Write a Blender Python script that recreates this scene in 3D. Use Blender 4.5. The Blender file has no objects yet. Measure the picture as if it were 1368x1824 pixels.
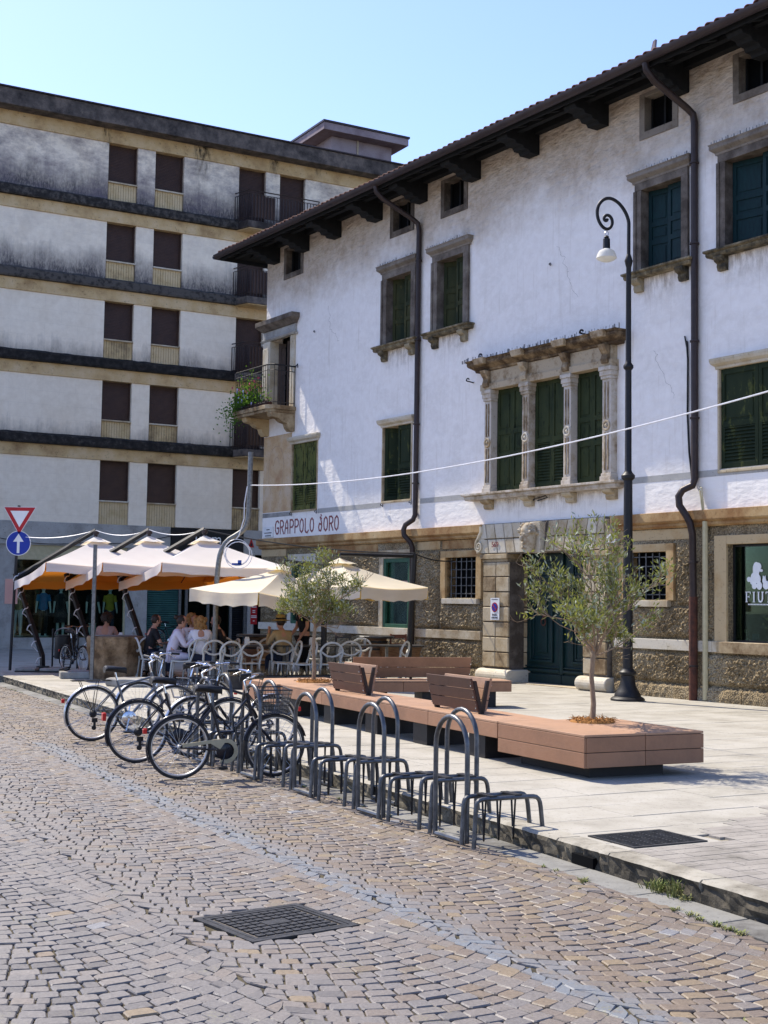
import bpy, math, random
from mathutils import Vector, Matrix
random.seed(7)
S = bpy.context.scene
COL = S.collection
PI = math.pi
# ---------------------------------------------------------------- camera
H = 1.8
AX = Matrix(((0.99989489, -0.01449848, 0.0), (-0.00097032, -0.06691886, -0.99775795), (0.01446597, 0.99765308, -0.06692589)))
camd = bpy.data.cameras.new('camera'); cam = bpy.data.objects.new('camera', camd); COL.objects.link(cam)
camd.sensor_fit = 'HORIZONTAL'; camd.sensor_width = 36; camd.lens = 36 * 2400 / 1368
camd.clip_start = 0.1; camd.clip_end = 3000
_m = AX.to_4x4(); _m.translation = (0, 0, H); cam.matrix_world = _m
S.camera = cam
# ---------------------------------------------------------------- light
SUN_AZ = -45.2      # degrees from +Y, negative = towards -X
SUN_EL = 51.0
a = math.radians(SUN_AZ); e = math.radians(SUN_EL)
to_sun = Vector((math.sin(a) * math.cos(e), math.cos(a) * math.cos(e), math.sin(e)))
world = bpy.data.worlds.new('World'); S.world = world; world.use_nodes = True
wn = world.node_tree; bg = wn.nodes['Background']
sky = wn.nodes.new('ShaderNodeTexSky'); sky.sky_type = 'NISHITA'; sky.sun_disc = False
sky.sun_elevation = e; sky.sun_rotation = a
sky.altitude = 600; sky.air_density = 1.0; sky.dust_density = 1.0; sky.ozone_density = 3.0
tint = wn.nodes.new('ShaderNodeMix'); tint.data_type = 'RGBA'; tint.blend_type = 'MULTIPLY'; tint.inputs[0].default_value = 1.0; tint.inputs[7].default_value = (0.87, 0.845, 1.0, 1)
wn.links.new(sky.outputs[0], tint.inputs[6]); wn.links.new(tint.outputs[2], bg.inputs[0]); bg.inputs[1].default_value = 0.12
sund = bpy.data.lights.new('sun', 'SUN'); sund.energy = 3.2; sund.angle = math.radians(0.53); sund.color = (1.0, 0.92, 0.79)
sun = bpy.data.objects.new('sun', sund); COL.objects.link(sun)
sun.rotation_euler = to_sun.to_track_quat('Z', 'Y').to_euler(); sun.location = (0, 0, 40)
S.view_settings.view_transform = 'Standard'; S.view_settings.look = 'None'; S.view_settings.gamma = 1
S.view_settings.use_curve_mapping = False; S.view_settings.exposure = 1.32

# ---------------------------------------------------------------- helpers
def R(d): return math.radians(d)
class MB:
    def __init__(s): s.v = []; s.f = []; s.t = []
    def add(s, vs, fs):
        b = len(s.v); s.v += [tuple(p) for p in vs]; s.f += [tuple(b + i for i in f) for f in fs]; return s
    def quad(s, a, b, c, d): return s.add([a, b, c, d], [(0, 1, 2, 3)])
    def box(s, x0, x1, y0, y1, z0, z1, mat=None):
        v = [(x0, y0, z0), (x1, y0, z0), (x1, y1, z0), (x0, y1, z0), (x0, y0, z1), (x1, y0, z1), (x1, y1, z1), (x0, y1, z1)]
        if mat is not None: v = [mat @ Vector(p) for p in v]
        return s.add(v, [(0, 3, 2, 1), (4, 5, 6, 7), (0, 1, 5, 4), (1, 2, 6, 5), (2, 3, 7, 6), (3, 0, 4, 7)])
    def hexa(s, pts): return s.add(pts, [(0, 3, 2, 1), (4, 5, 6, 7), (0, 1, 5, 4), (1, 2, 6, 5), (2, 3, 7, 6), (3, 0, 4, 7)])
    def tube(s, pts, r, n=8, closed=False, caps=True):
        pts = [Vector(p) for p in pts]; m = len(pts)
        rs = r if isinstance(r, (list, tuple)) else [r] * m
        up = None; rings = []
        for i, p in enumerate(pts):
            if closed: d = pts[(i + 1) % m] - pts[i - 1]
            else: d = pts[min(i + 1, m - 1)] - pts[max(i - 1, 0)]
            if d.length < 1e-9: d = Vector((0, 0, 1))
            d.normalize()
            if up is None:
                up = Vector((0, 0, 1)) if abs(d.z) < 0.9 else Vector((1, 0, 0))
            up = up - d * up.dot(d)
            if up.length < 1e-6: up = d.orthogonal()
            up.normalize(); sd = d.cross(up)
            rings.append([p + (up * math.cos(2 * PI * k / n) + sd * math.sin(2 * PI * k / n)) * rs[i] for k in range(n)])
        b = len(s.v)
        for rg in rings: s.v += [tuple(q) for q in rg]
        for i in range(m if closed else m - 1):
            j = (i + 1) % m
            for k in range(n):
                l = (k + 1) % n
                s.f.append((b + i * n + k, b + i * n + l, b + j * n + l, b + j * n + k))
        if caps and not closed:
            s.f.append(tuple(b + k for k in range(n))[::-1]); s.f.append(tuple(b + (m - 1) * n + k for k in range(n)))
        return s
    def lathe(s, prof, n=16, c=(0, 0, 0), sx=1, sy=1, rot=0, M=None):
        b = len(s.v)
        for (r, z) in prof:
            for k in range(n):
                an = 2 * PI * k / n + rot
                p = Vector((r * sx * math.cos(an), r * sy * math.sin(an), z))
                if M is not None: p = M @ p
                s.v.append((c[0] + p.x, c[1] + p.y, c[2] + p.z))
        m = len(prof)
        for i in range(m - 1):
            for k in range(n):
                l = (k + 1) % n
                s.f.append((b + i * n + k, b + i * n + l, b + (i + 1) * n + l, b + (i + 1) * n + k))
        if prof[0][0] > 1e-4: s.f.append(tuple(b + k for k in range(n))[::-1])
        if prof[-1][0] > 1e-4: s.f.append(tuple(b + (m - 1) * n + k for k in range(n)))
        return s
    def ball(s, c, rx, ry=None, rz=None, n=10, m=7):
        ry = ry or rx; rz = rz or rx
        prof = [(max(1e-5, math.sin(PI * i / m)), -math.cos(PI * i / m)) for i in range(m + 1)]
        b = len(s.v)
        s.lathe(prof, n); s.v[b:] = [(c[0] + p[0] * rx, c[1] + p[1] * ry, c[2] + p[2] * rz) for p in s.v[b:]]
        return s
    def prism(s, poly, a0, a1, ax='y'):
        # poly of 2d points; extruded along ax between a0 and a1
        def P(p, a): return {'y': (p[0], a, p[1]), 'z': (p[0], p[1], a), 'x': (a, p[0], p[1])}[ax]
        n = len(poly)
        vs = [P(p, a0) for p in poly] + [P(p, a1) for p in poly]
        fs = [tuple(range(n)), tuple(range(2 * n - 1, n - 1, -1))] + [(i, i + n, (i + 1) % n + n, (i + 1) % n) for i in range(n)]
        return s.add(vs, fs)
    def build(s, name, mat=None, parent=None, smooth=False, bevel=0, loc=None, rz=None, kind=None, label=None):
        me = bpy.data.meshes.new(name); me.from_pydata(s.v, [], s.f)
        if mat is not None: me.materials.append(mat)
        if smooth:
            me.polygons.foreach_set('use_smooth', [True] * len(me.polygons))
            try: me.set_sharp_from_angle(angle=R(40))
            except Exception: pass
        me.update()
        return link(name, me, parent, loc, rz, kind, bevel, label)
def link(name, me, parent=None, loc=None, rz=None, kind=None, bevel=0, label=None):
    o = bpy.data.objects.new(name, me); COL.objects.link(o)
    if parent is not None: o.parent = parent
    if loc is not None: o.location = loc
    if rz is not None: o.rotation_euler = (0, 0, rz)
    if kind: o['kind'] = kind
    if label: o['label'] = label
    if bevel:
        b = o.modifiers.new('bevel', 'BEVEL'); b.width = bevel; b.segments = 2; b.limit_method = 'ANGLE'
    return o
def tag(o, label, cat, group=None):
    o['label'] = label; o['category'] = cat
    if group: o['group'] = group
    return o
def thing(name, label, cat, loc=(0, 0, 0), rz=0, group=None):
    o = bpy.data.objects.new(name, None); COL.objects.link(o); o.empty_display_size = 0.2
    o.location = loc; o.rotation_euler = (0, 0, rz)
    return tag(o, label, cat, group)
def dup(root, loc, rz=0, label=None, group=None):
    def rec(o, par):
        c = o.copy(); COL.objects.link(c); c.parent = par
        for ch in list(o.children): rec(ch, c)
        return c
    r = rec(root, None); r.location = loc; r.rotation_euler = (0, 0, rz)
    if label: r['label'] = label
    if group: r['group'] = group
    return r
def ray(px, py): return AX @ Vector((px - 684.0, -(py - 912.0), -2400.0))
def G(px, py, z):                      # the point of the level z that the photograph shows there
    d = ray(px, py); t = (z - H) / d.z; return Vector((0, 0, H)) + d * t
def A(px, py, dep):
    d = ray(px, py); return Vector((0, 0, H)) + d * (dep / d.y)
def arc(c, r, a0, a1, n, plane='xz'):
    o = []
    for i in range(n + 1):
        an = R(a0 + (a1 - a0) * i / n); u, v = r * math.cos(an), r * math.sin(an)
        o.append({'xz': (c[0] + u, c[1], c[2] + v), 'xy': (c[0] + u, c[1] + v, c[2]), 'yz': (c[0], c[1] + u, c[2] + v)}[plane])
    return o
def bez(p0, p1, p2, p3, n=10):
    p0, p1, p2, p3 = map(Vector, (p0, p1, p2, p3)); o = []
    for i in range(n + 1):
        t = i / n; o.append(p0 * (1 - t) ** 3 + p1 * 3 * t * (1 - t) ** 2 + p2 * 3 * t * t * (1 - t) + p3 * t ** 3)
    return o
def sag(p0, p1, d, n=24):
    p0, p1 = Vector(p0), Vector(p1)
    return [p0.lerp(p1, i / n) - Vector((0, 0, d * 4 * (i / n) * (1 - i / n))) for i in range(n + 1)]

# ---------------------------------------------------------------- materials
class NT:
    def __init__(s, m): s.t = m.node_tree; s.b = s.t.nodes['Principled BSDF']
    def n(s, typ, **kw):
        o = s.t.nodes.new('ShaderNode' + typ)
        for k, v in kw.items():
            if k.startswith('i_'):
                o.inputs[k[2:].replace('_', ' ')].default_value = v
            else: setattr(o, k, v)
        return o
    def l(s, a, b): s.t.links.new(a, b)
    def math(s, op, a, b=None, clamp=False):
        o = s.t.nodes.new('ShaderNodeMath'); o.operation = op; o.use_clamp = clamp
        for i, x in enumerate((a, b)):
            if x is None: continue
            if isinstance(x, (int, float)): o.inputs[i].default_value = x
            else: s.l(x, o.inputs[i])
        return o.outputs[0]
    def coord(s, sc=(1, 1, 1), rot=(0, 0, 0), which='Object'):
        tc = s.n('TexCoord'); mp = s.n('Mapping'); mp.inputs['Scale'].default_value = sc; mp.inputs['Rotation'].default_value = rot
        s.l(tc.outputs[which], mp.inputs[0]); return mp.outputs[0]
    def noise(s, vec, scale, detail=5, rough=0.6):
        o = s.n('TexNoise'); o.inputs['Scale'].default_value = scale; o.inputs['Detail'].default_value = detail; o.inputs['Roughness'].default_value = rough
        if vec is not None: s.l(vec, o.inputs['Vector'])
        return o.outputs['Fac']
    def ramp(s, fac, stops):
        o = s.n('ValToRGB'); cr = o.color_ramp
        while len(cr.elements) < len(stops): cr.elements.new(0.5)
        for el, (p, c) in zip(cr.elements, stops):
            el.position = p; el.color = c4(c) if not isinstance(c, (int, float)) else (c, c, c, 1)
        s.l(fac, o.inputs[0]); return o.outputs[0]
    def mix(s, fac, a, b, mode='MIX'):
        o = s.n('Mix'); o.data_type = 'RGBA'; o.blend_type = mode
        for sock, x in ((o.inputs[0], fac), (o.inputs[6], a), (o.inputs[7], b)):
            if isinstance(x, (int, float)): sock.default_value = x
            elif isinstance(x, tuple): sock.default_value = c4(x)
            else: s.l(x, sock)
        return o.outputs[2]
    def sep(s, vec):
        o = s.n('SeparateXYZ'); s.l(vec, o.inputs[0]); return o.outputs
    def bump(s, h, strength=0.5, dist=0.02):
        o = s.n('Bump'); o.inputs['Strength'].default_value = strength; o.inputs['Distance'].default_value = dist
        s.l(h, o.inputs['Height']); s.l(o.outputs[0], s.b.inputs['Normal'])
def c4(c): return (c[0], c[1], c[2], 1)
def new_mat(name):
    m = bpy.data.materials.new(name); m.use_nodes = True; return m, NT(m)
def mat(name, c1, c2=None, scale=6, rough=0.7, bump=0.0, bscale=60, bdist=0.01, metal=0, sc=(1, 1, 1), spec=0.3, third=None, lo=0.35, hi=0.65):
    m, t = new_mat(name)
    v = t.coord(sc)
    if c2 is None: c2 = tuple(x * 0.75 for x in c1)
    f = t.noise(v, scale)
    stops = [(lo, c1), (hi, c2)]
    if third: stops.append((min(1, hi + 0.1), third))
    t.l(t.ramp(f, stops), t.b.inputs['Base Color'])
    t.b.inputs['Roughness'].default_value = rough; t.b.inputs['Metallic'].default_value = metal
    t.b.inputs['Specular IOR Level'].default_value = spec
    if bump: t.bump(t.noise(v, bscale), bump, bdist)
    return m
MAT = {}
MAT['steel'] = mat('galvanised_steel', (0.14, 0.143, 0.148), (0.075, 0.077, 0.08), 14, 0.42, metal=0.8, bump=0.08)
MAT['pole'] = mat('weathered_pole', (0.22, 0.22, 0.21), (0.13, 0.13, 0.125), 20, 0.5, metal=0.6)
MAT['iron'] = mat('cast_iron_paint', (0.016, 0.015, 0.016), (0.01, 0.01, 0.011), 20, 0.5, spec=0.3)
MAT['cover'] = mat('worn_cast_iron', (0.06, 0.06, 0.062), (0.03, 0.03, 0.03), 18, 0.5, 0.2, 80, metal=0.5, third=(0.1, 0.07, 0.05))
MAT['dustplate'] = mat('dusty_iron_plate', (0.13, 0.11, 0.085), (0.07, 0.06, 0.048), 14, 0.85)
MAT['black'] = mat('black_plastic', (0.018, 0.018, 0.019), (0.01, 0.01, 0.011), 20, 0.42)
MAT['rubber'] = mat('rubber', (0.022, 0.022, 0.022), (0.045, 0.042, 0.04), 25, 0.8)
MAT['chrome'] = mat('chrome', (0.75, 0.75, 0.76), (0.6, 0.6, 0.6), 10, 0.16, metal=1)
MAT['alu'] = mat('aluminium', (0.55, 0.55, 0.55), (0.42, 0.42, 0.42), 20, 0.35, metal=0.9)
MAT['bikeblack'] = mat('bicycle_black_enamel', (0.012, 0.012, 0.016), (0.02, 0.02, 0.025), 12, 0.18)
MAT['bikegrey'] = mat('bicycle_grey_enamel', (0.16, 0.17, 0.19), (0.11, 0.12, 0.13), 12, 0.25, metal=0.4)
MAT['beige'] = mat('beige_plastic', (0.42, 0.37, 0.24), (0.36, 0.31, 0.2), 12, 0.4)
MAT['red'] = mat('red_reflector', (0.5, 0.02, 0.015), (0.4, 0.015, 0.01), 12, 0.3)
MAT['signred'] = mat('sign_red', (0.42, 0.015, 0.02), (0.36, 0.012, 0.018), 4, 0.4)
MAT['signwhite'] = mat('sign_white', (0.78, 0.78, 0.76), (0.68, 0.68, 0.66), 4, 0.4)
MAT['signblue'] = mat('sign_blue', (0.012, 0.035, 0.3), (0.01, 0.03, 0.26), 4, 0.4)
MAT['white'] = mat('white_plastic', (0.72, 0.72, 0.7), (0.62, 0.62, 0.6), 8, 0.4)
MAT['chair'] = mat('chair_plastic', (0.56, 0.56, 0.52), (0.46, 0.46, 0.42), 8, 0.38)
MAT['cream'] = mat('cream_paint', (0.5, 0.44, 0.27), (0.42, 0.37, 0.22), 8, 0.5)
MAT['cable_white'] = mat('white_cable', (0.7, 0.7, 0.72), (0.6, 0.6, 0.62), 8, 0.4)
MAT['tabletop'] = mat('dark_tabletop', (0.03, 0.03, 0.032), (0.05, 0.048, 0.045), 10, 0.3)
MAT['wood'] = mat('old_wood', (0.2, 0.11, 0.055), (0.1, 0.05, 0.025), 6, 0.55, 0.15, 40, sc=(1, 1, 6))
MAT['redwood'] = mat('reddish_wood', (0.25, 0.08, 0.035), (0.16, 0.05, 0.02), 6, 0.5)
MAT['copper'] = mat('brown_downpipe', (0.045, 0.03, 0.026), (0.03, 0.02, 0.018), 8, 0.4, metal=0.2)
MAT['rust'] = mat('rusty_iron', (0.1, 0.035, 0.02), (0.045, 0.02, 0.014), 10, 0.75, 0.3, 60)
MAT['gutter'] = mat('gutter_metal', (0.055, 0.042, 0.042), (0.04, 0.03, 0.032), 4, 0.45, metal=0.3)
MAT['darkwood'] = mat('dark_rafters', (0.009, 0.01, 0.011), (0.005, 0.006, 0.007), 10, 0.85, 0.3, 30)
MAT['rooftile'] = mat('terracotta_tile', (0.25, 0.12, 0.08), (0.14, 0.08, 0.06), 8, 0.85, 0.3, 40, third=(0.3, 0.2, 0.14))
MAT['voidmat'] = mat('dark_room', (0.006, 0.0065, 0.007), (0.004, 0.004, 0.0045), 3, 0.95, spec=0.05)  # near-black colour carries the darkness of rooms and openings
MAT['coir'] = mat('coir_fibre', (0.4, 0.19, 0.05), (0.24, 0.1, 0.025), 30, 0.95, 0.5, 80)
MAT['bark'] = mat('olive_bark', (0.3, 0.22, 0.14), (0.2, 0.14, 0.09), 14, 0.9, 0.5, 50, sc=(3, 3, 1))
MAT['green_paint'] = mat('green_window_paint', (0.03, 0.1, 0.055), (0.02, 0.07, 0.04), 8, 0.45)
MAT['skin'] = mat('skin', (0.46, 0.25, 0.17), (0.42, 0.22, 0.15), 6, 0.55)
MAT['hair_dark'] = mat('dark_hair', (0.02, 0.013, 0.01), (0.035, 0.02, 0.014), 40, 0.5, 0.4, 90)
MAT['hair_fair'] = mat('fair_hair', (0.36, 0.2, 0.07), (0.22, 0.11, 0.035), 40, 0.5, 0.6, 60)
MAT['cloth_black'] = mat('black_cloth', (0.012, 0.012, 0.014), (0.02, 0.02, 0.023), 10, 0.9)
MAT['cloth_lilac'] = mat('lilac_cloth', (0.62, 0.58, 0.66), (0.52, 0.48, 0.56), 10, 0.9)
MAT['cloth_white'] = mat('white_cloth', (0.75, 0.74, 0.78), (0.66, 0.65, 0.68), 10, 0.9)
MAT['cloth_tan'] = mat('tan_cloth', (0.42, 0.31, 0.17), (0.34, 0.25, 0.13), 10, 0.9)
MAT['cloth_pink'] = mat('pink_cloth', (0.45, 0.3, 0.26), (0.38, 0.25, 0.22), 10, 0.9)
MAT['denim'] = mat('dark_denim', (0.03, 0.04, 0.07), (0.02, 0.026, 0.05), 10, 0.9)
MAT['straw'] = mat('straw', (0.36, 0.26, 0.1), (0.26, 0.18, 0.06), 30, 0.9, 0.3, 80)
MAT['blue_cloth'] = mat('blue_cloth', (0.02, 0.16, 0.34), (0.015, 0.12, 0.27), 10, 0.9)
MAT['yellow_cloth'] = mat('yellow_cloth', (0.45, 0.33, 0.04), (0.36, 0.26, 0.03), 10, 0.9)
MAT['mannequin'] = mat('pale_mannequin', (0.55, 0.58, 0.54), (0.5, 0.53, 0.5), 6, 0.4)
MAT['teal'] = mat('teal_shutter_paint', (0.004, 0.026, 0.027), (0.0025, 0.016, 0.018), 6, 0.6, 0.1, 40, sc=(4, 4, 1), spec=0.2)
MAT['door'] = mat('dark_green_door', (0.004, 0.026, 0.026), (0.003, 0.016, 0.018), 5, 0.45, 0.08, 30, sc=(4, 4, 1), spec=0.3)
MAT['soil'] = mat('dark_soil', (0.05, 0.035, 0.025), (0.03, 0.02, 0.015), 20, 0.95, 0.4, 50)
MAT['dryplant'] = mat('dry_plant', (0.25, 0.16, 0.08), (0.12, 0.1, 0.04), 30, 0.9)
MAT['grass'] = mat('kerb_weeds', (0.12, 0.16, 0.035), (0.26, 0.24, 0.09), 12, 0.8)
MAT['bricklegs'] = mat('black_powder_coat', (0.014, 0.013, 0.013), (0.02, 0.018, 0.018), 8, 0.6)
MAT['bracket'] = mat('dark_brown_bracket', (0.03, 0.018, 0.014), (0.022, 0.013, 0.01), 8, 0.5)
MAT['pebble'] = mat('pale_pebbles', (0.5, 0.48, 0.43), (0.32, 0.31, 0.28), 9, 0.85, third=(0.22, 0.21, 0.2))
MAT['rollgreen'] = mat('green_roller', (0.03, 0.1, 0.085), (0.022, 0.075, 0.065), 4, 0.5)
MAT['text_red'] = mat('faded_red_lettering', (0.2, 0.05, 0.05), (0.28, 0.1, 0.1), 12, 0.8)
MAT['lavender_flower'] = mat('pale_blue_petals', (0.4, 0.42, 0.7), (0.5, 0.5, 0.75), 12, 0.7)
MAT['pink_flower'] = mat('pink_petals', (0.6, 0.14, 0.2), (0.5, 0.08, 0.12), 12, 0.7)
MAT['satin_blue'] = mat('blue_plug', (0.02, 0.06, 0.3), (0.015, 0.05, 0.25), 10, 0.4)
MAT['orange_poster'] = mat('salmon_poster', (0.7, 0.38, 0.3), (0.66, 0.34, 0.27), 3, 0.6)

def deck(name, c1, c2):
    m, t = new_mat(name); v = t.coord()
    oi = t.n('ObjectInfo')
    f = t.math('ADD', t.math('MULTIPLY', t.noise(t.coord((2, 30, 30)), 6, 4), 0.55), t.math('MULTIPLY', t.noise(v, 3.5, 7, 0.7), 0.5))
    g = t.math('ADD', f, t.math('MULTIPLY', t.math('SUBTRACT', oi.outputs['Random'], 0.5), 0.25))
    wear = t.ramp(t.noise(v, 1.7, 8, 0.72), [(0.35, 0.72), (0.55, 1.0)])
    t.l(t.mix(1.0, t.ramp(g, [(0.3, c1), (0.7, c2)]), wear, 'MULTIPLY'), t.b.inputs['Base Color']); t.b.inputs['Roughness'].default_value = 0.62
    w = t.n('TexWave', wave_type='BANDS', bands_direction='Z'); w.inputs['Scale'].default_value = 60; t.l(v, w.inputs[0])
    t.bump(w.outputs['Fac'], 0.12, 0.002)
    return m
MAT['deck'] = deck('composite_deck_board', (0.34, 0.175, 0.092), (0.25, 0.12, 0.06))
MAT['decktop'] = deck('composite_deck_top', (0.4, 0.235, 0.14), (0.33, 0.18, 0.1))  # paler than the side boards: sunlight on the top put into the colour
MAT['slat'] = deck('composite_slat', (0.11, 0.045, 0.022), (0.075, 0.03, 0.016))  # darker copy of the board for the backrests' shaded outer slats

def stone(name, c1, c2, c3, scale=3, bump=0.4, bscale=30, var=0.3):
    m, t = new_mat(name); v = t.coord(); oi = t.n('ObjectInfo')
    f = t.math('ADD', t.noise(v, scale, 8, 0.65), t.math('MULTIPLY', t.math('SUBTRACT', oi.outputs['Random'], 0.5), var))
    col = t.ramp(f, [(0.3, c3), (0.48, c2), (0.62, c1)])
    pits = t.ramp(t.noise(v, bscale * 0.6, 6, 0.7), [(0.3, 0.45), (0.42, 1.0)])
    t.l(t.mix(1.0, col, pits, 'MULTIPLY'), t.b.inputs['Base Color'])
    t.b.inputs['Roughness'].default_value = 0.88; t.b.inputs['Specular IOR Level'].default_value = 0.25
    t.bump(t.noise(v, bscale, 8, 0.7), bump, 0.01); return m
def pebbledash():
    m, t = new_mat('pebbledash_render'); v = t.coord()
    big = t.ramp(t.noise(v, 1.1, 5, 0.6), [(0.3, (0.2, 0.145, 0.08)), (0.5, (0.45, 0.345, 0.2)), (0.66, (0.6, 0.5, 0.33))])
    vo = t.n('TexVoronoi'); vo.inputs['Scale'].default_value = 34; t.l(v, vo.inputs['Vector'])
    g = t.noise(v, 30, 4, 0.7)
    k = t.math('MULTIPLY', t.ramp(vo.outputs['Distance'], [(0.2, 1.0), (0.75, 0.45)]), t.ramp(g, [(0.3, 0.5), (0.62, 1.0)]))
    t.l(t.mix(1.0, big, k, 'MULTIPLY'), t.b.inputs['Base Color']); t.b.inputs['Roughness'].default_value = 0.92; t.b.inputs['Specular IOR Level'].default_value = 0.15
    h = t.math('SUBTRACT', t.math('MULTIPLY', g, 0.6), vo.outputs['Distance']); t.bump(h, 0.9, 0.03); return m
MAT['limestone'] = stone('old_limestone', (0.48, 0.4, 0.27), (0.38, 0.29, 0.17), (0.17, 0.11, 0.055), 2.6)
MAT['carvedstone'] = stone('weathered_carved_stone', (0.42, 0.34, 0.23), (0.24, 0.17, 0.095), (0.07, 0.045, 0.025), 3.4, 0.5)
MAT['carvedpale'] = stone('rain_washed_carved_stone', (0.52, 0.47, 0.4), (0.4, 0.33, 0.24), (0.16, 0.11, 0.065), 4, 0.4)
MAT['limepale'] = stone('pale_limestone', (0.55, 0.5, 0.4), (0.48, 0.41, 0.29), (0.33, 0.25, 0.15), 2.0, 0.3)
MAT['yellowstone'] = stone('ochre_sandstone', (0.48, 0.36, 0.2), (0.42, 0.28, 0.13), (0.25, 0.13, 0.05), 1.6)
MAT['greystone'] = stone('grey_window_stone', (0.22, 0.19, 0.155), (0.15, 0.125, 0.1), (0.07, 0.055, 0.042), 2.5)
MAT['sillstone'] = stone('mossy_sill_stone', (0.3, 0.25, 0.16), (0.15, 0.12, 0.07), (0.04, 0.035, 0.025), 5)
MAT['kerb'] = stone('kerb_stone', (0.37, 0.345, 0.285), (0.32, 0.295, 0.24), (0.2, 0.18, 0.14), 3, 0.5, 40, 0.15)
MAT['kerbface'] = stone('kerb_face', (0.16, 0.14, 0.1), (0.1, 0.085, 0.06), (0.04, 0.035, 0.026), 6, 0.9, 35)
MAT['well'] = stone('well_stone', (0.42, 0.32, 0.2), (0.3, 0.2, 0.11), (0.1, 0.06, 0.03), 2.5, 0.5)
MAT['roughstone'] = pebbledash()
MAT['headstone'] = stone('carved_head_stone', (0.46, 0.4, 0.3), (0.3, 0.22, 0.13), (0.05, 0.04, 0.03), 7, 0.5)
MAT['concrete'] = stone('grey_concrete', (0.4, 0.39, 0.36), (0.34, 0.33, 0.3), (0.2, 0.19, 0.17), 1.5, 0.3)
MAT['fascia'] = stone('dark_concrete_fascia', (0.15, 0.125, 0.105), (0.085, 0.073, 0.064), (0.03, 0.026, 0.024), 2.5, 0.4)
MAT['ledge'] = stone('black_lichen_ledge', (0.085, 0.076, 0.066), (0.032, 0.029, 0.026), (0.012, 0.011, 0.01), 6, 0.8)
MAT['beam'] = stone('ochre_concrete_beam', (0.6, 0.46, 0.27), (0.53, 0.38, 0.19), (0.3, 0.19, 0.09), 1.1, 0.2, 20, 0.05)
MAT['gutterstone'] = stone('gutter_stone', (0.21, 0.205, 0.185), (0.165, 0.16, 0.145), (0.09, 0.085, 0.075), 4, 0.3, 40)
MAT['slab'] = stone('pale_paving_slab', (0.375, 0.352, 0.302), (0.335, 0.312, 0.262), (0.255, 0.236, 0.195), 1.6, 0.25, 50, 0.09)
MAT['paver'] = stone('grey_strip_paver', (0.29, 0.265, 0.23), (0.25, 0.228, 0.198), (0.17, 0.155, 0.13), 3, 0.3, 50, 0.08)
MAT['bed'] = stone('sandy_joint_bed', (0.075, 0.062, 0.035), (0.032, 0.027, 0.018), (0.01, 0.009, 0.007), 6, 0.6, 60)
MAT['pavebed'] = stone('pavement_joint_bed', (0.27, 0.24, 0.18), (0.22, 0.2, 0.15), (0.12, 0.11, 0.085), 7, 0.4, 60)

def plaster():
    m, t = new_mat('white_lime_plaster'); v = t.coord(); xyz = t.sep(v)
    big = t.noise(v, 0.55, 5, 0.6); fine = t.noise(v, 6, 6, 0.6)
    base = t.ramp(fine, [(0.3, (0.78, 0.735, 0.68)), (0.7, (0.86, 0.825, 0.775))])
    # beige tone towards the top of the wall, with a ragged lower edge
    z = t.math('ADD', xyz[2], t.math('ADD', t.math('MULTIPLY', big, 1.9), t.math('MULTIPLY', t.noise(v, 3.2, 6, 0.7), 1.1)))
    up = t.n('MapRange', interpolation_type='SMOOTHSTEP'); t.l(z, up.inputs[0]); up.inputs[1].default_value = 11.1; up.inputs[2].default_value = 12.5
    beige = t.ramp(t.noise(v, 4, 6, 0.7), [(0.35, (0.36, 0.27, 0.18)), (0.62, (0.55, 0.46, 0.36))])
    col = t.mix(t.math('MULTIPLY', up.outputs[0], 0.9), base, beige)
    # greyish repaired strip painted above the base
    pz = t.math('ADD', xyz[2], t.math('MULTIPLY', t.math('SUBTRACT', fine, 0.5), 0.05))
    low = t.math('LESS_THAN', pz, 4.11)
    col = t.mix(low, col, (0.84, 0.8, 0.74))
    # rust and dirt runs
    runs = t.noise(t.coord((5, 5, 0.25)), 2.2, 4, 0.6)
    patch = t.ramp(t.noise(t.coord((1, 1, 1.6)), 0.8, 7, 0.7), [(0.5, 0.0), (0.56, 0.22), (0.62, 0.0), (0.72, 0.28)])
    col = t.mix(patch, col, (0.6, 0.56, 0.5))
    rr = t.ramp(runs, [(0.58, 0.0), (0.76, 0.45)])
    col = t.mix(rr, col, (0.5, 0.43, 0.34))
    t.l(col, t.b.inputs['Base Color']); t.b.inputs['Roughness'].default_value = 0.92; t.b.inputs['Specular IOR Level'].default_value = 0.15
    tro = t.noise(t.coord((1.0, 1.0, 2.3), (0, R(32), 0)), 4.2, 5, 0.55)
    h = t.math('ADD', t.math('MULTIPLY', tro, t.math('ADD', t.math('MULTIPLY', up.outputs[0], 1.0), 0.18)), t.math('MULTIPLY', fine, 0.08))
    t.bump(h, 0.8, 0.09)
    return m
MAT['plaster'] = plaster()
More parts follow.
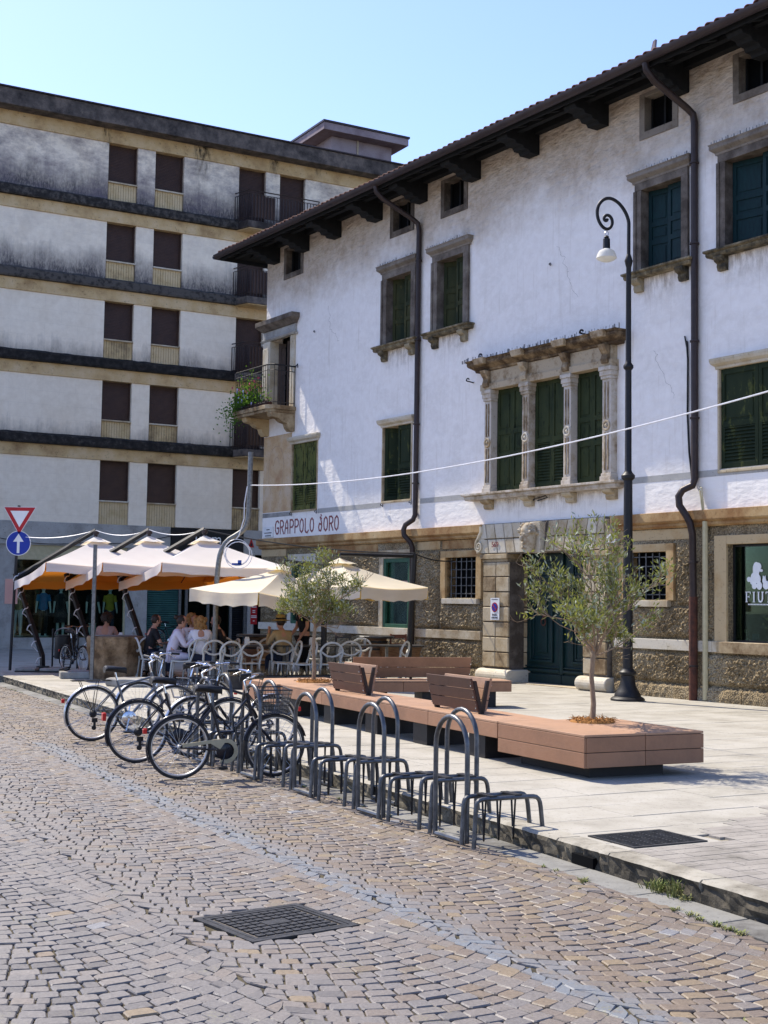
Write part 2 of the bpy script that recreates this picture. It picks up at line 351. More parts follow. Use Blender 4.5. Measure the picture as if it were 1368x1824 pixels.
def travertine():
    m, t = new_mat('stained_travertine_cladding'); v = t.coord(); xyz = t.sep(v)
    fine = t.noise(v, 5, 6, 0.6)
    base = t.ramp(fine, [(0.3, (0.78, 0.685, 0.53)), (0.7, (0.88, 0.79, 0.635))])
    ochre = t.ramp(t.noise(t.coord((0.8, 0.8, 0.8)), 0.9, 5, 0.6), [(0.5, 0.0), (0.75, 0.4)])
    col = t.mix(ochre, base, (0.6, 0.48, 0.32))
    # lichen creeping up from each ledge
    fr = t.math('FRACT', t.math('DIVIDE', t.math('SUBTRACT', xyz[2], 1.70), 2.69))
    nz = t.math('ADD', t.math('MULTIPLY', t.noise(t.coord((1, 1, 0.6)), 0.9, 6, 0.65), 0.7), t.math('MULTIPLY', t.noise(t.coord((4, 4, 0.3)), 1.5, 5, 0.6), 0.3))
    top = t.math('GREATER_THAN', xyz[2], 12.4)
    lim = t.math('ADD', t.math('MULTIPLY', t.math('SUBTRACT', nz, 0.24), 0.8), t.math('MULTIPLY', top, 0.22))
    st = t.math('MULTIPLY', t.math('SUBTRACT', lim, fr), 2.6, True)
    grit = t.ramp(t.noise(t.coord((6, 6, 2)), 3, 6, 0.75), [(0.32, 0.55), (0.6, 1.0)])
    above = t.math('GREATER_THAN', xyz[2], 7.0)
    st = t.math('MULTIPLY', t.math('MULTIPLY', st, grit), t.math('ADD', t.math('MULTIPLY', above, 1.15), 0.0), True)
    col = t.mix(st, col, (0.085, 0.078, 0.078))
    blot = t.ramp(t.noise(t.coord((0.6, 0.6, 1.0)), 1.4, 7, 0.75), [(0.42, 0.0), (0.66, 0.85)])
    col = t.mix(t.math('MULTIPLY', blot, t.math('ADD', t.math('MULTIPLY', t.math('GREATER_THAN', xyz[2], 15.2), 0.7), t.math('ADD', 0.06, t.math('MULTIPLY', t.math('GREATER_THAN', xyz[2], 12.4), 0.2)))), col, (0.14, 0.12, 0.14))
    # slab joints
    br = t.n('TexBrick'); br.inputs['Scale'].default_value = 1.0; br.inputs['Mortar Size'].default_value = 0.004; br.inputs['Brick Width'].default_value = 1.1; br.inputs['Row Height'].default_value = 0.45
    mp = t.n('CombineXYZ'); t.l(xyz[0], mp.inputs[0]); t.l(xyz[2], mp.inputs[1]); t.l(mp.outputs[0], br.inputs[0])
    col = t.mix(t.math('MULTIPLY', br.outputs['Fac'], 0.18), col, (0.3, 0.28, 0.25))
    t.l(col, t.b.inputs['Base Color']); t.b.inputs['Roughness'].default_value = 0.85; t.b.inputs['Specular IOR Level'].default_value = 0.2
    t.bump(t.noise(v, 40, 5), 0.1, 0.01); return m
MAT['travertine'] = travertine()
MAT['ribpanel'] = stone('ochre_ribbed_panel', (0.58, 0.46, 0.27), (0.5, 0.38, 0.2), (0.24, 0.18, 0.1), 1.6, 0.2, 30, 0.3)
MAT['roller'] = mat('brown_roller_slats', (0.065, 0.035, 0.023), (0.05, 0.027, 0.018), 4, 0.55)
MAT['penthouse'] = stone('faded_pink_render', (0.34, 0.28, 0.28), (0.28, 0.22, 0.22), (0.2, 0.15, 0.15), 1.4, 0.2)
def shutter_mat(name, g1, g2, wear, wearcol):
    m, t = new_mat(name); v = t.coord((1, 1, 0.35)); oi = t.n('ObjectInfo')
    f = t.noise(v, 9, 6, 0.7)
    col = t.ramp(t.noise(v, 3), [(0.35, g1), (0.65, g2)])
    w = t.ramp(f, [(wear, 0.0), (wear + 0.06, 0.9)])
    t.l(t.mix(w, col, wearcol), t.b.inputs['Base Color']); t.b.inputs['Roughness'].default_value = 0.75; t.b.inputs['Specular IOR Level'].default_value = 0.15
    t.bump(f, 0.25, 0.006); return m
MAT['peel'] = shutter_mat('peeling_green_paint', (0.125, 0.125, 0.035), (0.07, 0.085, 0.025), 0.51, (0.018, 0.024, 0.01))
MAT['peeldark'] = shutter_mat('dark_green_peeling_paint', (0.022, 0.032, 0.014), (0.012, 0.021, 0.01), 0.57, (0.07, 0.08, 0.022))
MAT['peelmid'] = shutter_mat('mid_green_peeling_paint', (0.04, 0.05, 0.018), (0.02, 0.03, 0.013), 0.55, (0.012, 0.018, 0.008))
MAT['sage'] = shutter_mat('faded_green_paint', (0.05, 0.052, 0.02), (0.018, 0.027, 0.014), 0.6, (0.09, 0.078, 0.028))
MAT['brownslat'] = mat('brown_shutter', (0.075, 0.05, 0.035), (0.05, 0.032, 0.024), 8, 0.6, sc=(3, 3, 1))
MAT['fresco'] = stone('faded_fresco', (0.56, 0.43, 0.29), (0.52, 0.36, 0.2), (0.4, 0.23, 0.12), 1.8, 0.15, 30, 0)
MAT['fresco_line'] = mat('fresco_line', (0.36, 0.25, 0.17), (0.46, 0.33, 0.2), 6, 0.9)

def fabric(name, base, trans, fac):
    m = bpy.data.materials.new(name); m.use_nodes = True; nt = m.node_tree; nt.nodes.clear()
    out = nt.nodes.new('ShaderNodeOutputMaterial'); mx = nt.nodes.new('ShaderNodeMixShader'); mx.inputs[0].default_value = fac
    d = nt.nodes.new('ShaderNodeBsdfDiffuse'); tr = nt.nodes.new('ShaderNodeBsdfTranslucent'); tr.inputs[0].default_value = c4(trans)
    no = nt.nodes.new('ShaderNodeTexNoise'); no.inputs['Scale'].default_value = 2.2; no.inputs['Detail'].default_value = 6
    rp = nt.nodes.new('ShaderNodeValToRGB'); rp.color_ramp.elements[0].color = c4(tuple(x * 0.86 for x in base)); rp.color_ramp.elements[1].color = c4(base)
    rp.color_ramp.elements[0].position = 0.3; rp.color_ramp.elements[1].position = 0.6
    bp = nt.nodes.new('ShaderNodeBump'); bp.inputs['Strength'].default_value = 0.35; bp.inputs['Distance'].default_value = 0.03
    L = nt.links.new
    L(no.outputs[0], rp.inputs[0]); L(rp.outputs[0], d.inputs[0]); L(no.outputs[0], bp.inputs['Height']); L(bp.outputs[0], d.inputs['Normal'])
    L(d.outputs[0], mx.inputs[1]); L(tr.outputs[0], mx.inputs[2]); L(mx.outputs[0], out.inputs[0]); return m
MAT['canvas'] = fabric('umbrella_canvas_warm', (0.86, 0.83, 0.77), (0.85, 0.7, 0.5), 0.3)
MAT['glow_layer'] = fabric('orange_sun_glow_cloth', (0.62, 0.28, 0.05), (0.9, 0.42, 0.07), 0.5)  # added under-layer: sun glowing through the canvas put into an orange colour
MAT['glow_layer2'] = fabric('straw_sun_glow_cloth', (0.66, 0.52, 0.2), (0.9, 0.72, 0.28), 0.5)  # same added layer in straw yellow, the glow of the cream parasols
MAT['canvas2'] = fabric('umbrella_canvas_cream', (0.84, 0.78, 0.62), (0.9, 0.72, 0.36), 0.36)
MAT['leaf'] = fabric('olive_leaf', (0.14, 0.16, 0.065), (0.26, 0.28, 0.05), 0.35)
MAT['leafpale'] = fabric('olive_leaf_underside', (0.38, 0.4, 0.3), (0.2, 0.24, 0.07), 0.2)
MAT['leafgreen'] = fabric('geranium_leaf', (0.08, 0.17, 0.03), (0.14, 0.26, 0.03), 0.35)
MAT['opal'] = fabric('opal_glass', (0.8, 0.79, 0.74), (0.8, 0.78, 0.7), 0.35)
def glass(name, tint, fac):
    m = bpy.data.materials.new(name); m.use_nodes = True; nt = m.node_tree; nt.nodes.clear()
    out = nt.nodes.new('ShaderNodeOutputMaterial'); mx = nt.nodes.new('ShaderNodeMixShader')
    fr = nt.nodes.new('ShaderNodeFresnel'); fr.inputs[0].default_value = 1.5
    ad = nt.nodes.new('ShaderNodeMath'); ad.operation = 'MULTIPLY_ADD'; ad.inputs[1].default_value = 0.5; ad.inputs[2].default_value = fac
    t = nt.nodes.new('ShaderNodeBsdfTransparent'); t.inputs[0].default_value = c4(tint); g = nt.nodes.new('ShaderNodeBsdfGlossy'); g.inputs[1].default_value = 0.02
    g.inputs[0].default_value = (0.8, 0.9, 0.85, 1)
    L = nt.links.new; L(fr.outputs[0], ad.inputs[0]); L(ad.outputs[0], mx.inputs[0]); L(t.outputs[0], mx.inputs[1]); L(g.outputs[0], mx.inputs[2]); L(mx.outputs[0], out.inputs[0]); return m
MAT['spike'] = mat('thin_steel_spikes', (0.34, 0.34, 0.35), (0.28, 0.28, 0.28), 8, 0.5)
MAT['darkglass'] = glass('dim_shop_glass', (0.42, 0.52, 0.47), -0.01)
MAT['glass'] = glass('shop_glass', (0.78, 0.88, 0.83), 0.0)
MAT['basketmesh'] = mat('basket_wire', (0.05, 0.05, 0.05), (0.09, 0.09, 0.09), 20, 0.4, metal=0.5)
def cobble_mat():
    m, t = new_mat('porphyry_cobbles'); v = t.coord()
    at = t.n('Attribute', attribute_name='tint'); oi = t.n('Attribute', attribute_name='paint')
    col = t.ramp(at.outputs['Fac'], [(0.0, (0.09, 0.08, 0.075)), (0.3, (0.165, 0.15, 0.14)), (0.5, (0.185, 0.16, 0.14)), (0.7, (0.165, 0.125, 0.092)), (0.9, (0.24, 0.18, 0.105)), (1.0, (0.2, 0.2, 0.21))])
    tc = t.n('TexCoord'); nz = t.noise(tc.outputs['Object'], 45, 5, 0.65); n2 = t.noise(tc.outputs['Object'], 12, 5, 0.7)
    col = t.mix(0.55, col, t.ramp(nz, [(0.3, 0.4), (0.65, 1.0)]), 'MULTIPLY')
    pf = t.math('MULTIPLY', oi.outputs['Fac'], t.ramp(n2, [(0.3, 0.0), (0.5, 1.0)]))
    col = t.mix(t.math('MULTIPLY', pf, 0.68), col, (0.14, 0.175, 0.21))
    n3 = t.noise(tc.outputs['Object'], 2.3, 4, 0.6)
    ms = t.math('MULTIPLY', t.ramp(n3, [(0.58, 0.0), (0.72, 1.0)]), t.ramp(nz, [(0.5, 0.0), (0.65, 0.7)]))
    col = t.mix(ms, col, (0.17, 0.17, 0.05))
    t.l(col, t.b.inputs['Base Color']); t.b.inputs['Roughness'].default_value = 0.55; t.b.inputs['Specular IOR Level'].default_value = 0.5
    t.bump(t.math('ADD', nz, t.math('MULTIPLY', n2, 1.5)), 0.5, 0.006); return m
MAT['cobble'] = cobble_mat()
def far_cobble():
    m, t = new_mat('distant_cobbles'); v = t.coord((1, 1, 1))
    vo = t.n('TexVoronoi'); vo.inputs['Scale'].default_value = 9.5; t.l(v, vo.inputs['Vector'])
    sx = t.sep(vo.outputs['Color'])
    c = t.ramp(sx[0], [(0.0, (0.15, 0.13, 0.12)), (0.6, (0.22, 0.19, 0.165)), (1.0, (0.26, 0.21, 0.16))])
    t.l(t.mix(1.0, c, t.ramp(vo.outputs['Distance'], [(0.35, 1.0), (0.75, 0.35)]), 'MULTIPLY'), t.b.inputs['Base Color']); t.b.inputs['Roughness'].default_value = 0.7; return m
MAT['farcobble'] = far_cobble()
def dirt(name, col, dens, sc):
    m = bpy.data.materials.new(name); m.use_nodes = True; nt = m.node_tree; nt.nodes.clear(); L = nt.links.new
    out = nt.nodes.new('ShaderNodeOutputMaterial'); mx = nt.nodes.new('ShaderNodeMixShader'); tr = nt.nodes.new('ShaderNodeBsdfTransparent'); d = nt.nodes.new('ShaderNodeBsdfDiffuse'); d.inputs[0].default_value = c4(col)
    tc = nt.nodes.new('ShaderNodeTexCoord'); mp = nt.nodes.new('ShaderNodeMapping'); mp.inputs['Scale'].default_value = sc; no = nt.nodes.new('ShaderNodeTexNoise'); no.inputs['Scale'].default_value = 3; no.inputs['Detail'].default_value = 7; no.inputs['Roughness'].default_value = 0.7
    rp = nt.nodes.new('ShaderNodeValToRGB'); rp.color_ramp.elements[0].position = 0.42; rp.color_ramp.elements[1].position = 0.68
    sp = nt.nodes.new('ShaderNodeSeparateXYZ'); a = nt.nodes.new('ShaderNodeMath'); a.operation = 'MULTIPLY'; b = nt.nodes.new('ShaderNodeMath'); b.operation = 'MULTIPLY'; b.inputs[1].default_value = dens
    pw = nt.nodes.new('ShaderNodeMath'); pw.operation = 'POWER'; pw.inputs[1].default_value = 1.6
    e = nt.nodes.new('ShaderNodeValToRGB'); ce = e.color_ramp; ce.elements[0].color = (0, 0, 0, 1); ce.elements[1].position = 0.25; k = ce.elements.new(0.75); k.color = (1, 1, 1, 1); k = ce.elements.new(1.0); k.color = (0, 0, 0, 1)
    c = nt.nodes.new('ShaderNodeMath'); c.operation = 'MULTIPLY'
    L(tc.outputs['Object'], mp.inputs[0]); L(mp.outputs[0], no.inputs[0]); L(no.outputs[0], rp.inputs[0]); L(tc.outputs['Generated'], sp.inputs[0]); L(sp.outputs[2], pw.inputs[0]); L(sp.outputs[0], e.inputs[0])
    L(rp.outputs[0], a.inputs[0]); L(pw.outputs[0], a.inputs[1]); L(a.outputs[0], c.inputs[0]); L(e.outputs[0], c.inputs[1]); L(c.outputs[0], b.inputs[0]); L(b.outputs[0], mx.inputs[0]); L(tr.outputs[0], mx.inputs[1]); L(d.outputs[0], mx.inputs[2]); L(mx.outputs[0], out.inputs[0]); return m
MAT['sillrun'] = dirt('rusty_runs_below_sill', (0.34, 0.25, 0.15), 0.75, (2.6, 1, 0.8))
MAT['blackrun'] = dirt('black_water_run', (0.03, 0.028, 0.026), 1.3, (3.5, 1, 0.9))
# ---------------------------------------------------------------- ground, road, kerb, pavement
PAV = 0.14
KP = [(5.044, 2.0), (2.218, 7.78), (1.145, 9.97), (-4.93, 22.4), (-8.04, 28.7), (-13.6, 40.0)]
def kx(y):
    for (x0, y0), (x1, y1) in zip(KP, KP[1:]):
        if y <= y1: return x0 + (x1 - x0) * (y - y0) / (y1 - y0)
    return KP[-1][0]
def kdir(y):
    d = Vector((kx(y + 0.3) - kx(y - 0.3), 0.6, 0)).normalized(); return d, Vector((d.y, -d.x, 0))   # along, towards pavement
def kpt(y, off, z):
    d, n = kdir(y); return Vector((kx(y), y, z)) + n * off
ys = [2.0 + i * 0.5 for i in range(77)]
MB().quad((-400, -150, -0.06), (400, -150, -0.06), (400, 900, -0.06), (-400, 900, -0.06)).build('ground', MAT['farcobble'], kind='structure')
mb = MB()
for y0, y1 in zip(ys, ys[1:]):
    mb.quad((-30, y0, -0.017), (kx(y0) + 0.02, y0, -0.017), (kx(y1) + 0.02, y1, -0.017), (-30, y1, -0.017))
mb.quad((-30, -20, -0.017), (5.06, -20, -0.017), (5.06, 2, -0.017), (-30, 2, -0.017))
road = mb.build('road', MAT['farcobble'], kind='structure')
mb = MB()
for y0, y1 in zip(ys[5:], ys[6:]):
    if y1 < 33.5: mb.quad((-0.31 * y0 - 3.45, y0, -0.013), (kx(y0) - 0.2, y0, -0.013), (kx(y1) - 0.2, y1, -0.013), (-0.31 * y1 - 3.45, y1, -0.013))
mb.build('joint_bed', MAT['bed'], road)
mb = MB()
for y0, y1 in zip(ys, ys[1:]):
    mb.quad((kx(y0) + 0.05, y0, 0.126), (40, y0, 0.126), (40, y1, 0.126), (kx(y1) + 0.05, y1, 0.126))
    mb.quad((kx(y0) + 0.05, y0, -0.05), (kx(y0) + 0.05, y0, 0.126), (kx(y1) + 0.05, y1, 0.126), (kx(y1) + 0.05, y1, -0.05))
mb.quad((-30, 40, 0.126), (40, 40, 0.126), (40, 70, 0.126), (-30, 70, 0.126))
mb.quad((-30, 40, -0.05), (40, 40, -0.05), (40, 40, 0.126), (-30, 40, 0.126))
pavement = mb.build('pavement', MAT['pavebed'], kind='structure')

# cobbles in fan-shaped lanes that run along the kerb
CU = Vector((0.889, 0.458, 0)); CV = Vector((-0.458, 0.889, 0))       # across the lanes, along the lanes
LW = 1.36; L0 = 2.44 - 1.36 * 12
MH = [Vector((-1.02, 7.78, 0)), Vector((-0.46, 8.2, 0)), Vector((-0.13, 7.63, 0)), Vector((-0.69, 7.22, 0))]
mhc = sum(MH, Vector()) / 4; mhu = (MH[1] - MH[0]).normalized(); mhv = Vector((-mhu.y, mhu.x, 0)); MHU, MHV = 0.34, 0.315
def in_mh(p):
    d = p - mhc; return abs(d.dot(mhu)) < MHU + 0.012 and abs(d.dot(mhv)) < MHV + 0.012
rnd = random.Random(11)
class Cob:
    def __init__(s): s.v = []; s.f = []; s.t = []; s.p = []
    def build(s, name, parent, kind=None):
        me = bpy.data.meshes.new(name); me.from_pydata(s.v, [], s.f); me.materials.append(MAT['cobble'])
        at = me.attributes.new('tint', 'FLOAT', 'FACE'); at.data.foreach_set('value', s.t)
        ap = me.attributes.new('paint', 'FLOAT', 'FACE'); ap.data.foreach_set('value', s.p)
        return link(name, me, parent, kind=kind)
def add_cob(C, q, tint, paint, fine):
    c = sum(q, Vector()) / 4
    h = rnd.gauss(0, 0.0017); tx, ty = rnd.gauss(0, 0.013), rnd.gauss(0, 0.013)
    out = []
    for i in range(4):
        a, b, d = q[i], q[i - 1], q[(i + 1) % 4]
        k = rnd.uniform(0.05, 0.15) if fine else 0
        if fine: out += [a.lerp(b, k), a.lerp(d, k * rnd.uniform(0.7, 1.3))]
        else: out.append(a)
    if fine:
        out = [p + Vector((rnd.uniform(-1, 1), rnd.uniform(-1, 1), 0)) * 0.0035 for p in out]
    n = len(out); b0 = len(C.v)
    for p in out: C.v.append((p.x, p.y, -0.03))
    for p in out:
        d = p - c; C.v.append((p.x, p.y, -0.006 + h + d.x * tx + d.y * ty))
    for p in out:
        d = (p - c) * 0.9; C.v.append((c.x + d.x, c.y + d.y, h + d.x * tx + d.y * ty))
    for i in range(n):
        j = (i + 1) % n
        C.f.append((b0 + i, b0 + j, b0 + n + j, b0 + n + i)); C.f.append((b0 + n + i, b0 + n + j, b0 + 2 * n + j, b0 + 2 * n + i))
    C.f.append(tuple(b0 + 2 * n + k for k in range(n)))
    m = 2 * n + 1; C.t += [tint] * m; C.p += [paint] * m
def project(p):
    d = AX.transposed() @ (p - Vector((0, 0, H)))
    return 684 + 2400 * d.x / -d.z, 912 - 2400 * d.y / -d.z
stones = []
for lane in range(-5, 20):
    qa = L0 + lane * LW; qc = qa + LW / 2
    Rr = LW / math.sqrt(2) * 0.98
    f = lambda q: (Rr - math.sqrt(max(0, Rr * Rr - (q - qc) ** 2)))
    row = 0.104; nrow = int(34 / row)
    off = rnd.random() * row
    for r in range(nrow):
        p0 = 2.0 + off + r * row
        # width of this row's stones varies a little
        n = rnd.choice((12, 13, 13, 14)); cuts = [0]
        for k in range(1, n): cuts.append((k + rnd.uniform(-0.2, 0.2)) / n)
        cuts.append(1)
        # crude arc-length spacing
        for c0, c1 in zip(cuts, cuts[1:]):
            an0, an1 = (c0 - 0.5) * PI / 2 * 1.02, (c1 - 0.5) * PI / 2 * 1.02
            q0, q1 = qc + Rr * math.sin(an0), qc + Rr * math.sin(an1)
            qm = (q0 + q1) / 2; P = CU * qm + CV * (p0 + f(qm) + row / 2)
            if not (5.0 < P.y < 33) or P.x < -0.31 * P.y - 3.4 or P.x > kx(P.y) - 0.27 or in_mh(P): continue
            if P.x > 0.31 * P.y + 3.0: continue
            stones.append((P, q0, q1, p0, f, row, qc, c0 == 0, c1 == 1))
def tint_at(P):
    side = (P.dot(CU) - 2.4) * 0.14
    t = rnd.gauss(0.38 + max(-0.14, min(0.3, side)), 0.12)
    if rnd.random() < 0.03: t = rnd.uniform(0.7, 1.0)
    return max(0, min(1, t))
vis = []
for i, s in enumerate(stones):
    u, v = project(s[0])
    vis.append((s[0].length, i) if 12 < u < 1356 and v < 1812 else (1e9, i))
vis.sort(); near = set(i for d, i in vis[:290])
stuff = Cob()
for i, (P, q0, q1, p0, f, row, qc, e0, e1) in enumerate(stones):
    g = 0.003 + abs(rnd.gauss(0, 0.0014)); gv = g * 1.0
    q = []; gv = g * 1.15
    for (qq, pp) in ((q0 + g, p0 + gv), (q1 - g, p0 + gv), (q1 - g, p0 + row - gv), (q0 + g, p0 + row - gv)):
        # the cross joints lean towards the arc's centre
        ed = min(1.0, abs(qq - qc) / (LW / 2)); lean = (qq - qc) * -0.9 * (pp - p0 - row / 2) * (1 - ed ** 5)
        qn = qq + lean
        if (e0 and qq < (q0 + q1) / 2) or (e1 and qq > (q0 + q1) / 2):                   # the lanes interlock along an uneven seam
            w = pp + f(qq); bq = round((qq - L0) / LW) * LW + L0; qn = bq + 0.024 * math.sin(w * 25 + bq * 9) + 0.016 * math.sin(w * 53 + bq * 5) + math.copysign(g, qc - qq)
        q.append(CU * qn + CV * (pp + f(qq)))
    for k in range(4):                  # stones are cut to fit round the cover
        w = q[k] - mhc; a_, b_ = w.dot(mhu), w.dot(mhv)
        if abs(a_) < MHU + 0.0 and abs(b_) < MHV + 0.0:
            if MHU - abs(a_) < MHV - abs(b_): a_ = math.copysign(MHU + 0.004, a_)
            else: b_ = math.copysign(MHV + 0.004, b_)
            q[k] = mhc + mhu * a_ + mhv * b_
    d = abs(P.dot(CU) - 3.82 - 0.0022 * max(0, P.dot(CV) - 8) ** 2)
    paint = max(0, min(1, (0.15 - d) / 0.07)) * rnd.uniform(0.5, 1.0) if P.dot(CV) < 17 else 0
    t = tint_at(P)
    if i in near:
        C = Cob(); add_cob(C, q, t, paint, True); C.build('cobble', road)
    else: add_cob(stuff, q, t, paint, P.y < 14 and abs(P.x) < 0.31 * P.y + 1)
stuff.build('cobble_paving', road, kind='stuff')

# gutter stones and kerb stones
y = 3.2; gut = []
while y < 36:
    ln = rnd.uniform(0.55, 0.85); d, n = kdir(y); y1 = y + ln * d.y
    mb = MB(); pts = []
    for z in (-0.05, 0.002):
        for yy, o in ((y + 0.006, -0.25), (y + 0.006, -0.006), (y1 - 0.006, -0.006), (y1 - 0.006, -0.25)):
            p = kpt(yy, o, z + (0.006 if o > -0.1 else 0)); pts.append(tuple(p))
    mb.hexa(pts); mb.build('gutter_stone', MAT['gutterstone'], road, bevel=0.006)
    y = y1
kerb = MB().quad(*[tuple(kpt(yy, o, 0.02)) for yy, o in ((2.4, 0.02), (2.4, 0.2), (2.9, 0.2), (2.9, 0.02))]).build('kerb', MAT['kerbface'], kind='structure')
y = 3.0; done = False
while y < 37:
    ln = rnd.uniform(0.85, 1.15)
    if 8.95 < y < 9.45 and not done: ln = 0.62; done = True
    d, n = kdir(y); y1 = y + ln * d.y; inlet = ln == 0.62
    # rough front: body slightly behind the worn top slab
    seg = 16; mb = MB(); fr = []
    for k in range(seg + 1):
        yy = y + 0.006 + (y1 - y - 0.012) * k / seg
        fr.append([kpt(yy, 0.01 + rnd.uniform(-0.018, 0.014), z) for z in (-0.04, 0.02, 0.06, 0.1)] + [kpt(yy, rnd.uniform(-0.006, 0.008), PAV - 0.012), kpt(yy, 0.02, PAV + 0.003), kpt(yy, 0.205, PAV + 0.003), kpt(yy, 0.205, 0.0)])
    vs = [p for r in fr for p in r]; fs = []
    for k in range(seg):
        for j in range(7):
            a0 = k * 8 + j; fs.append((a0, a0 + 8, a0 + 9, a0 + 1))
    fs.append(tuple(range(8))); fs.append(tuple(seg * 8 + j for j in range(8))[::-1])
    me = bpy.data.meshes.new('kerb_stone'); me.from_pydata([tuple(p) for p in vs], [], fs)
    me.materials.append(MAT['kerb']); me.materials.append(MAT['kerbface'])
    for fi, pl in enumerate(me.polygons):
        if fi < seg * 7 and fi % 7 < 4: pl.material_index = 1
    link('kerb_stone', me, kerb)
    if inlet:
        mb = MB(); p = [kpt(y + 0.13, -0.019, 0.01), kpt(y + 0.36, -0.019, 0.01), kpt(y + 0.36, -0.019, 0.08), kpt(y + 0.13, -0.019, 0.08)]
        q = [kpt(y + 0.13, 0.02, 0.01), kpt(y + 0.36, 0.02, 0.01), kpt(y + 0.36, 0.02, 0.085), kpt(y + 0.13, 0.02, 0.085)]
        mb.hexa(p + q); mb.build('drain_inlet', MAT['voidmat'], kerb)  # black box in the kerb face paints the darkness of the hole
    y = y1

# paving slabs in courses that run from the kerb to the house
PU = Vector((0.88, 0.475, 0)); PV = Vector((-0.475, 0.88, 0))
FD = Vector((0.54939944, -0.83555985, 0)); FI = Vector((0.83555985, 0.54939944, 0)); ORI = Vector((-3.42677528, 37.99473885, 0))
def u_kerb(v):
    u = -30.0; lo, hi = -30.0, 30.0
    for _ in range(40):
        u = (lo + hi) / 2; P = PU * u + PV * v
        if P.x < kx(max(2, min(39.9, P.y))) + 0.215: lo = u
        else: hi = u
    return u
def u_wall(v): return ((ORI - PV * v).dot(FI)) / PU.dot(FI)
def in_patch(P):
    d = P - Vector((1.79, 9.33, 0)); return d.x * 0.8 - d.y * 0.6 > 0
slabs = []
v = 3.0
while v < 44:
    w = rnd.uniform(0.4, 0.56); ua0, ua1 = u_kerb(v) + 0.008, u_kerb(v + w) + 0.008
    ub = min(u_wall(v), 26)
    u = ua0; first = True
    while u < ub:
        ln = rnd.uniform(0.7, 1.35); c = PU * (u + ln / 2) + PV * (v + w / 2)
        a0, a1 = (ua0, ua1) if first else (u, u)
        px, py = project(Vector((c.x, c.y, PAV)))
        if c.y > 3 and -300 < px < 2400 and not all(in_patch(PU * uu + PV * vv) for uu, vv in ((a0, v), (u + ln, v), (a1, v + w), (u + ln, v + w))):
            slabs.append((c, a0, a1, u + ln, v, w, 0 < px < 1368))
        u += ln; first = False
    v += w
slabs.sort(key=lambda s: (not s[6], s[0].length))
mbs = MB()
for i, (c, a0, a1, b, v, w, vz) in enumerate(slabs):
    g = 0.004; h = PAV + rnd.uniform(-0.0015, 0.0015)
    q = [PU * (a0 + g) + PV * (v + g), PU * (b - g) + PV * (v + g), PU * (b - g) + PV * (v + w - g), PU * (a1 + g) + PV * (v + w - g)]
    pts = [(p.x, p.y, 0.11) for p in q] + [(p.x, p.y, h - 0.003) for p in q]
    cc = sum(q, Vector()) / 4
    top = [cc + (p - cc) * (1 - 0.006 / max(0.2, (p - cc).length)) for p in q]
    vs = pts + [(p.x, p.y, h) for p in top]
    fs = [(8, 9, 10, 11)] + [(k, (k + 1) % 4, 4 + (k + 1) % 4, 4 + k) for k in range(4)] + [(4 + k, 4 + (k + 1) % 4, 8 + (k + 1) % 4, 8 + k) for k in range(4)]
    if i < 290: MB().add(vs, fs).build('paving_slab', MAT['slab'], pavement)
    else: mbs.add(vs, fs)
mbs.build('distant_slabs', MAT['slab'], pavement, kind='stuff')
# the strip of small grey pavers at the right
v = 2.0; n = 0
patch = MB().quad((3.7, 5.4, 0.131), (9.2, 5.4, 0.131), (9.2, 13.5, 0.131), (2.0, 9.1, 0.131)).build('paver_strip', MAT['pavebed'], kind='structure')
pav = []
while v < 12:
    u = u_kerb(v) + 0.01 + rnd.uniform(-0.3, 0); u0 = u_kerb(v) + 0.01
    while u < 11:
        a0, b = max(u, u0), u + 0.4; c = PU * ((a0 + b) / 2) + PV * (v + 0.06); u = b
        if b - a0 < 0.05 or not in_patch(c) or c.x > 9: continue
        dd = c - Vector((1.92, 9.76, 0))
        if c.y < 4 or c.y > 12.5: continue
        pav.append((c, a0, b, v))
    v += 0.125
pav.sort(key=lambda s: (not (project(Vector((s[0].x, s[0].y, PAV)))[0] < 1380 and project(Vector((s[0].x, s[0].y, PAV)))[1] < 1830), s[0].length))
DR = [Vector((1.58, 9.72, 0)), Vector((2.04, 10.17, 0)), Vector((2.26, 9.73, 0)), Vector((1.77, 9.37, 0))]
drc = sum(DR, Vector()) / 4
dru = PU; drv = PV
rest = MB()
for i, (c, a0, b, v) in enumerate(pav):
    if abs((c - drc).dot(dru)) < 0.3 + 0.15 and abs((c - drc).dot(drv)) < 0.27: continue
    g = 0.0035; q = [PU * (a0 + g) + PV * (v + g), PU * (b - g) + PV * (v + g), PU * (b - g) + PV * (v + 0.125 - g), PU * (a0 + g) + PV * (v + 0.125 - g)]
    h = PAV + 0.004 + rnd.uniform(-0.001, 0.001)
    m = MB().hexa([(p.x, p.y, 0.11) for p in q] + [(p.x, p.y, h) for p in q])
    if i < 200: m.build('paver', MAT['paver'], patch)
    else: rest.add(m.v, m.f)
if rest.v: rest.build('distant_pavers', MAT['paver'], patch, kind='stuff')
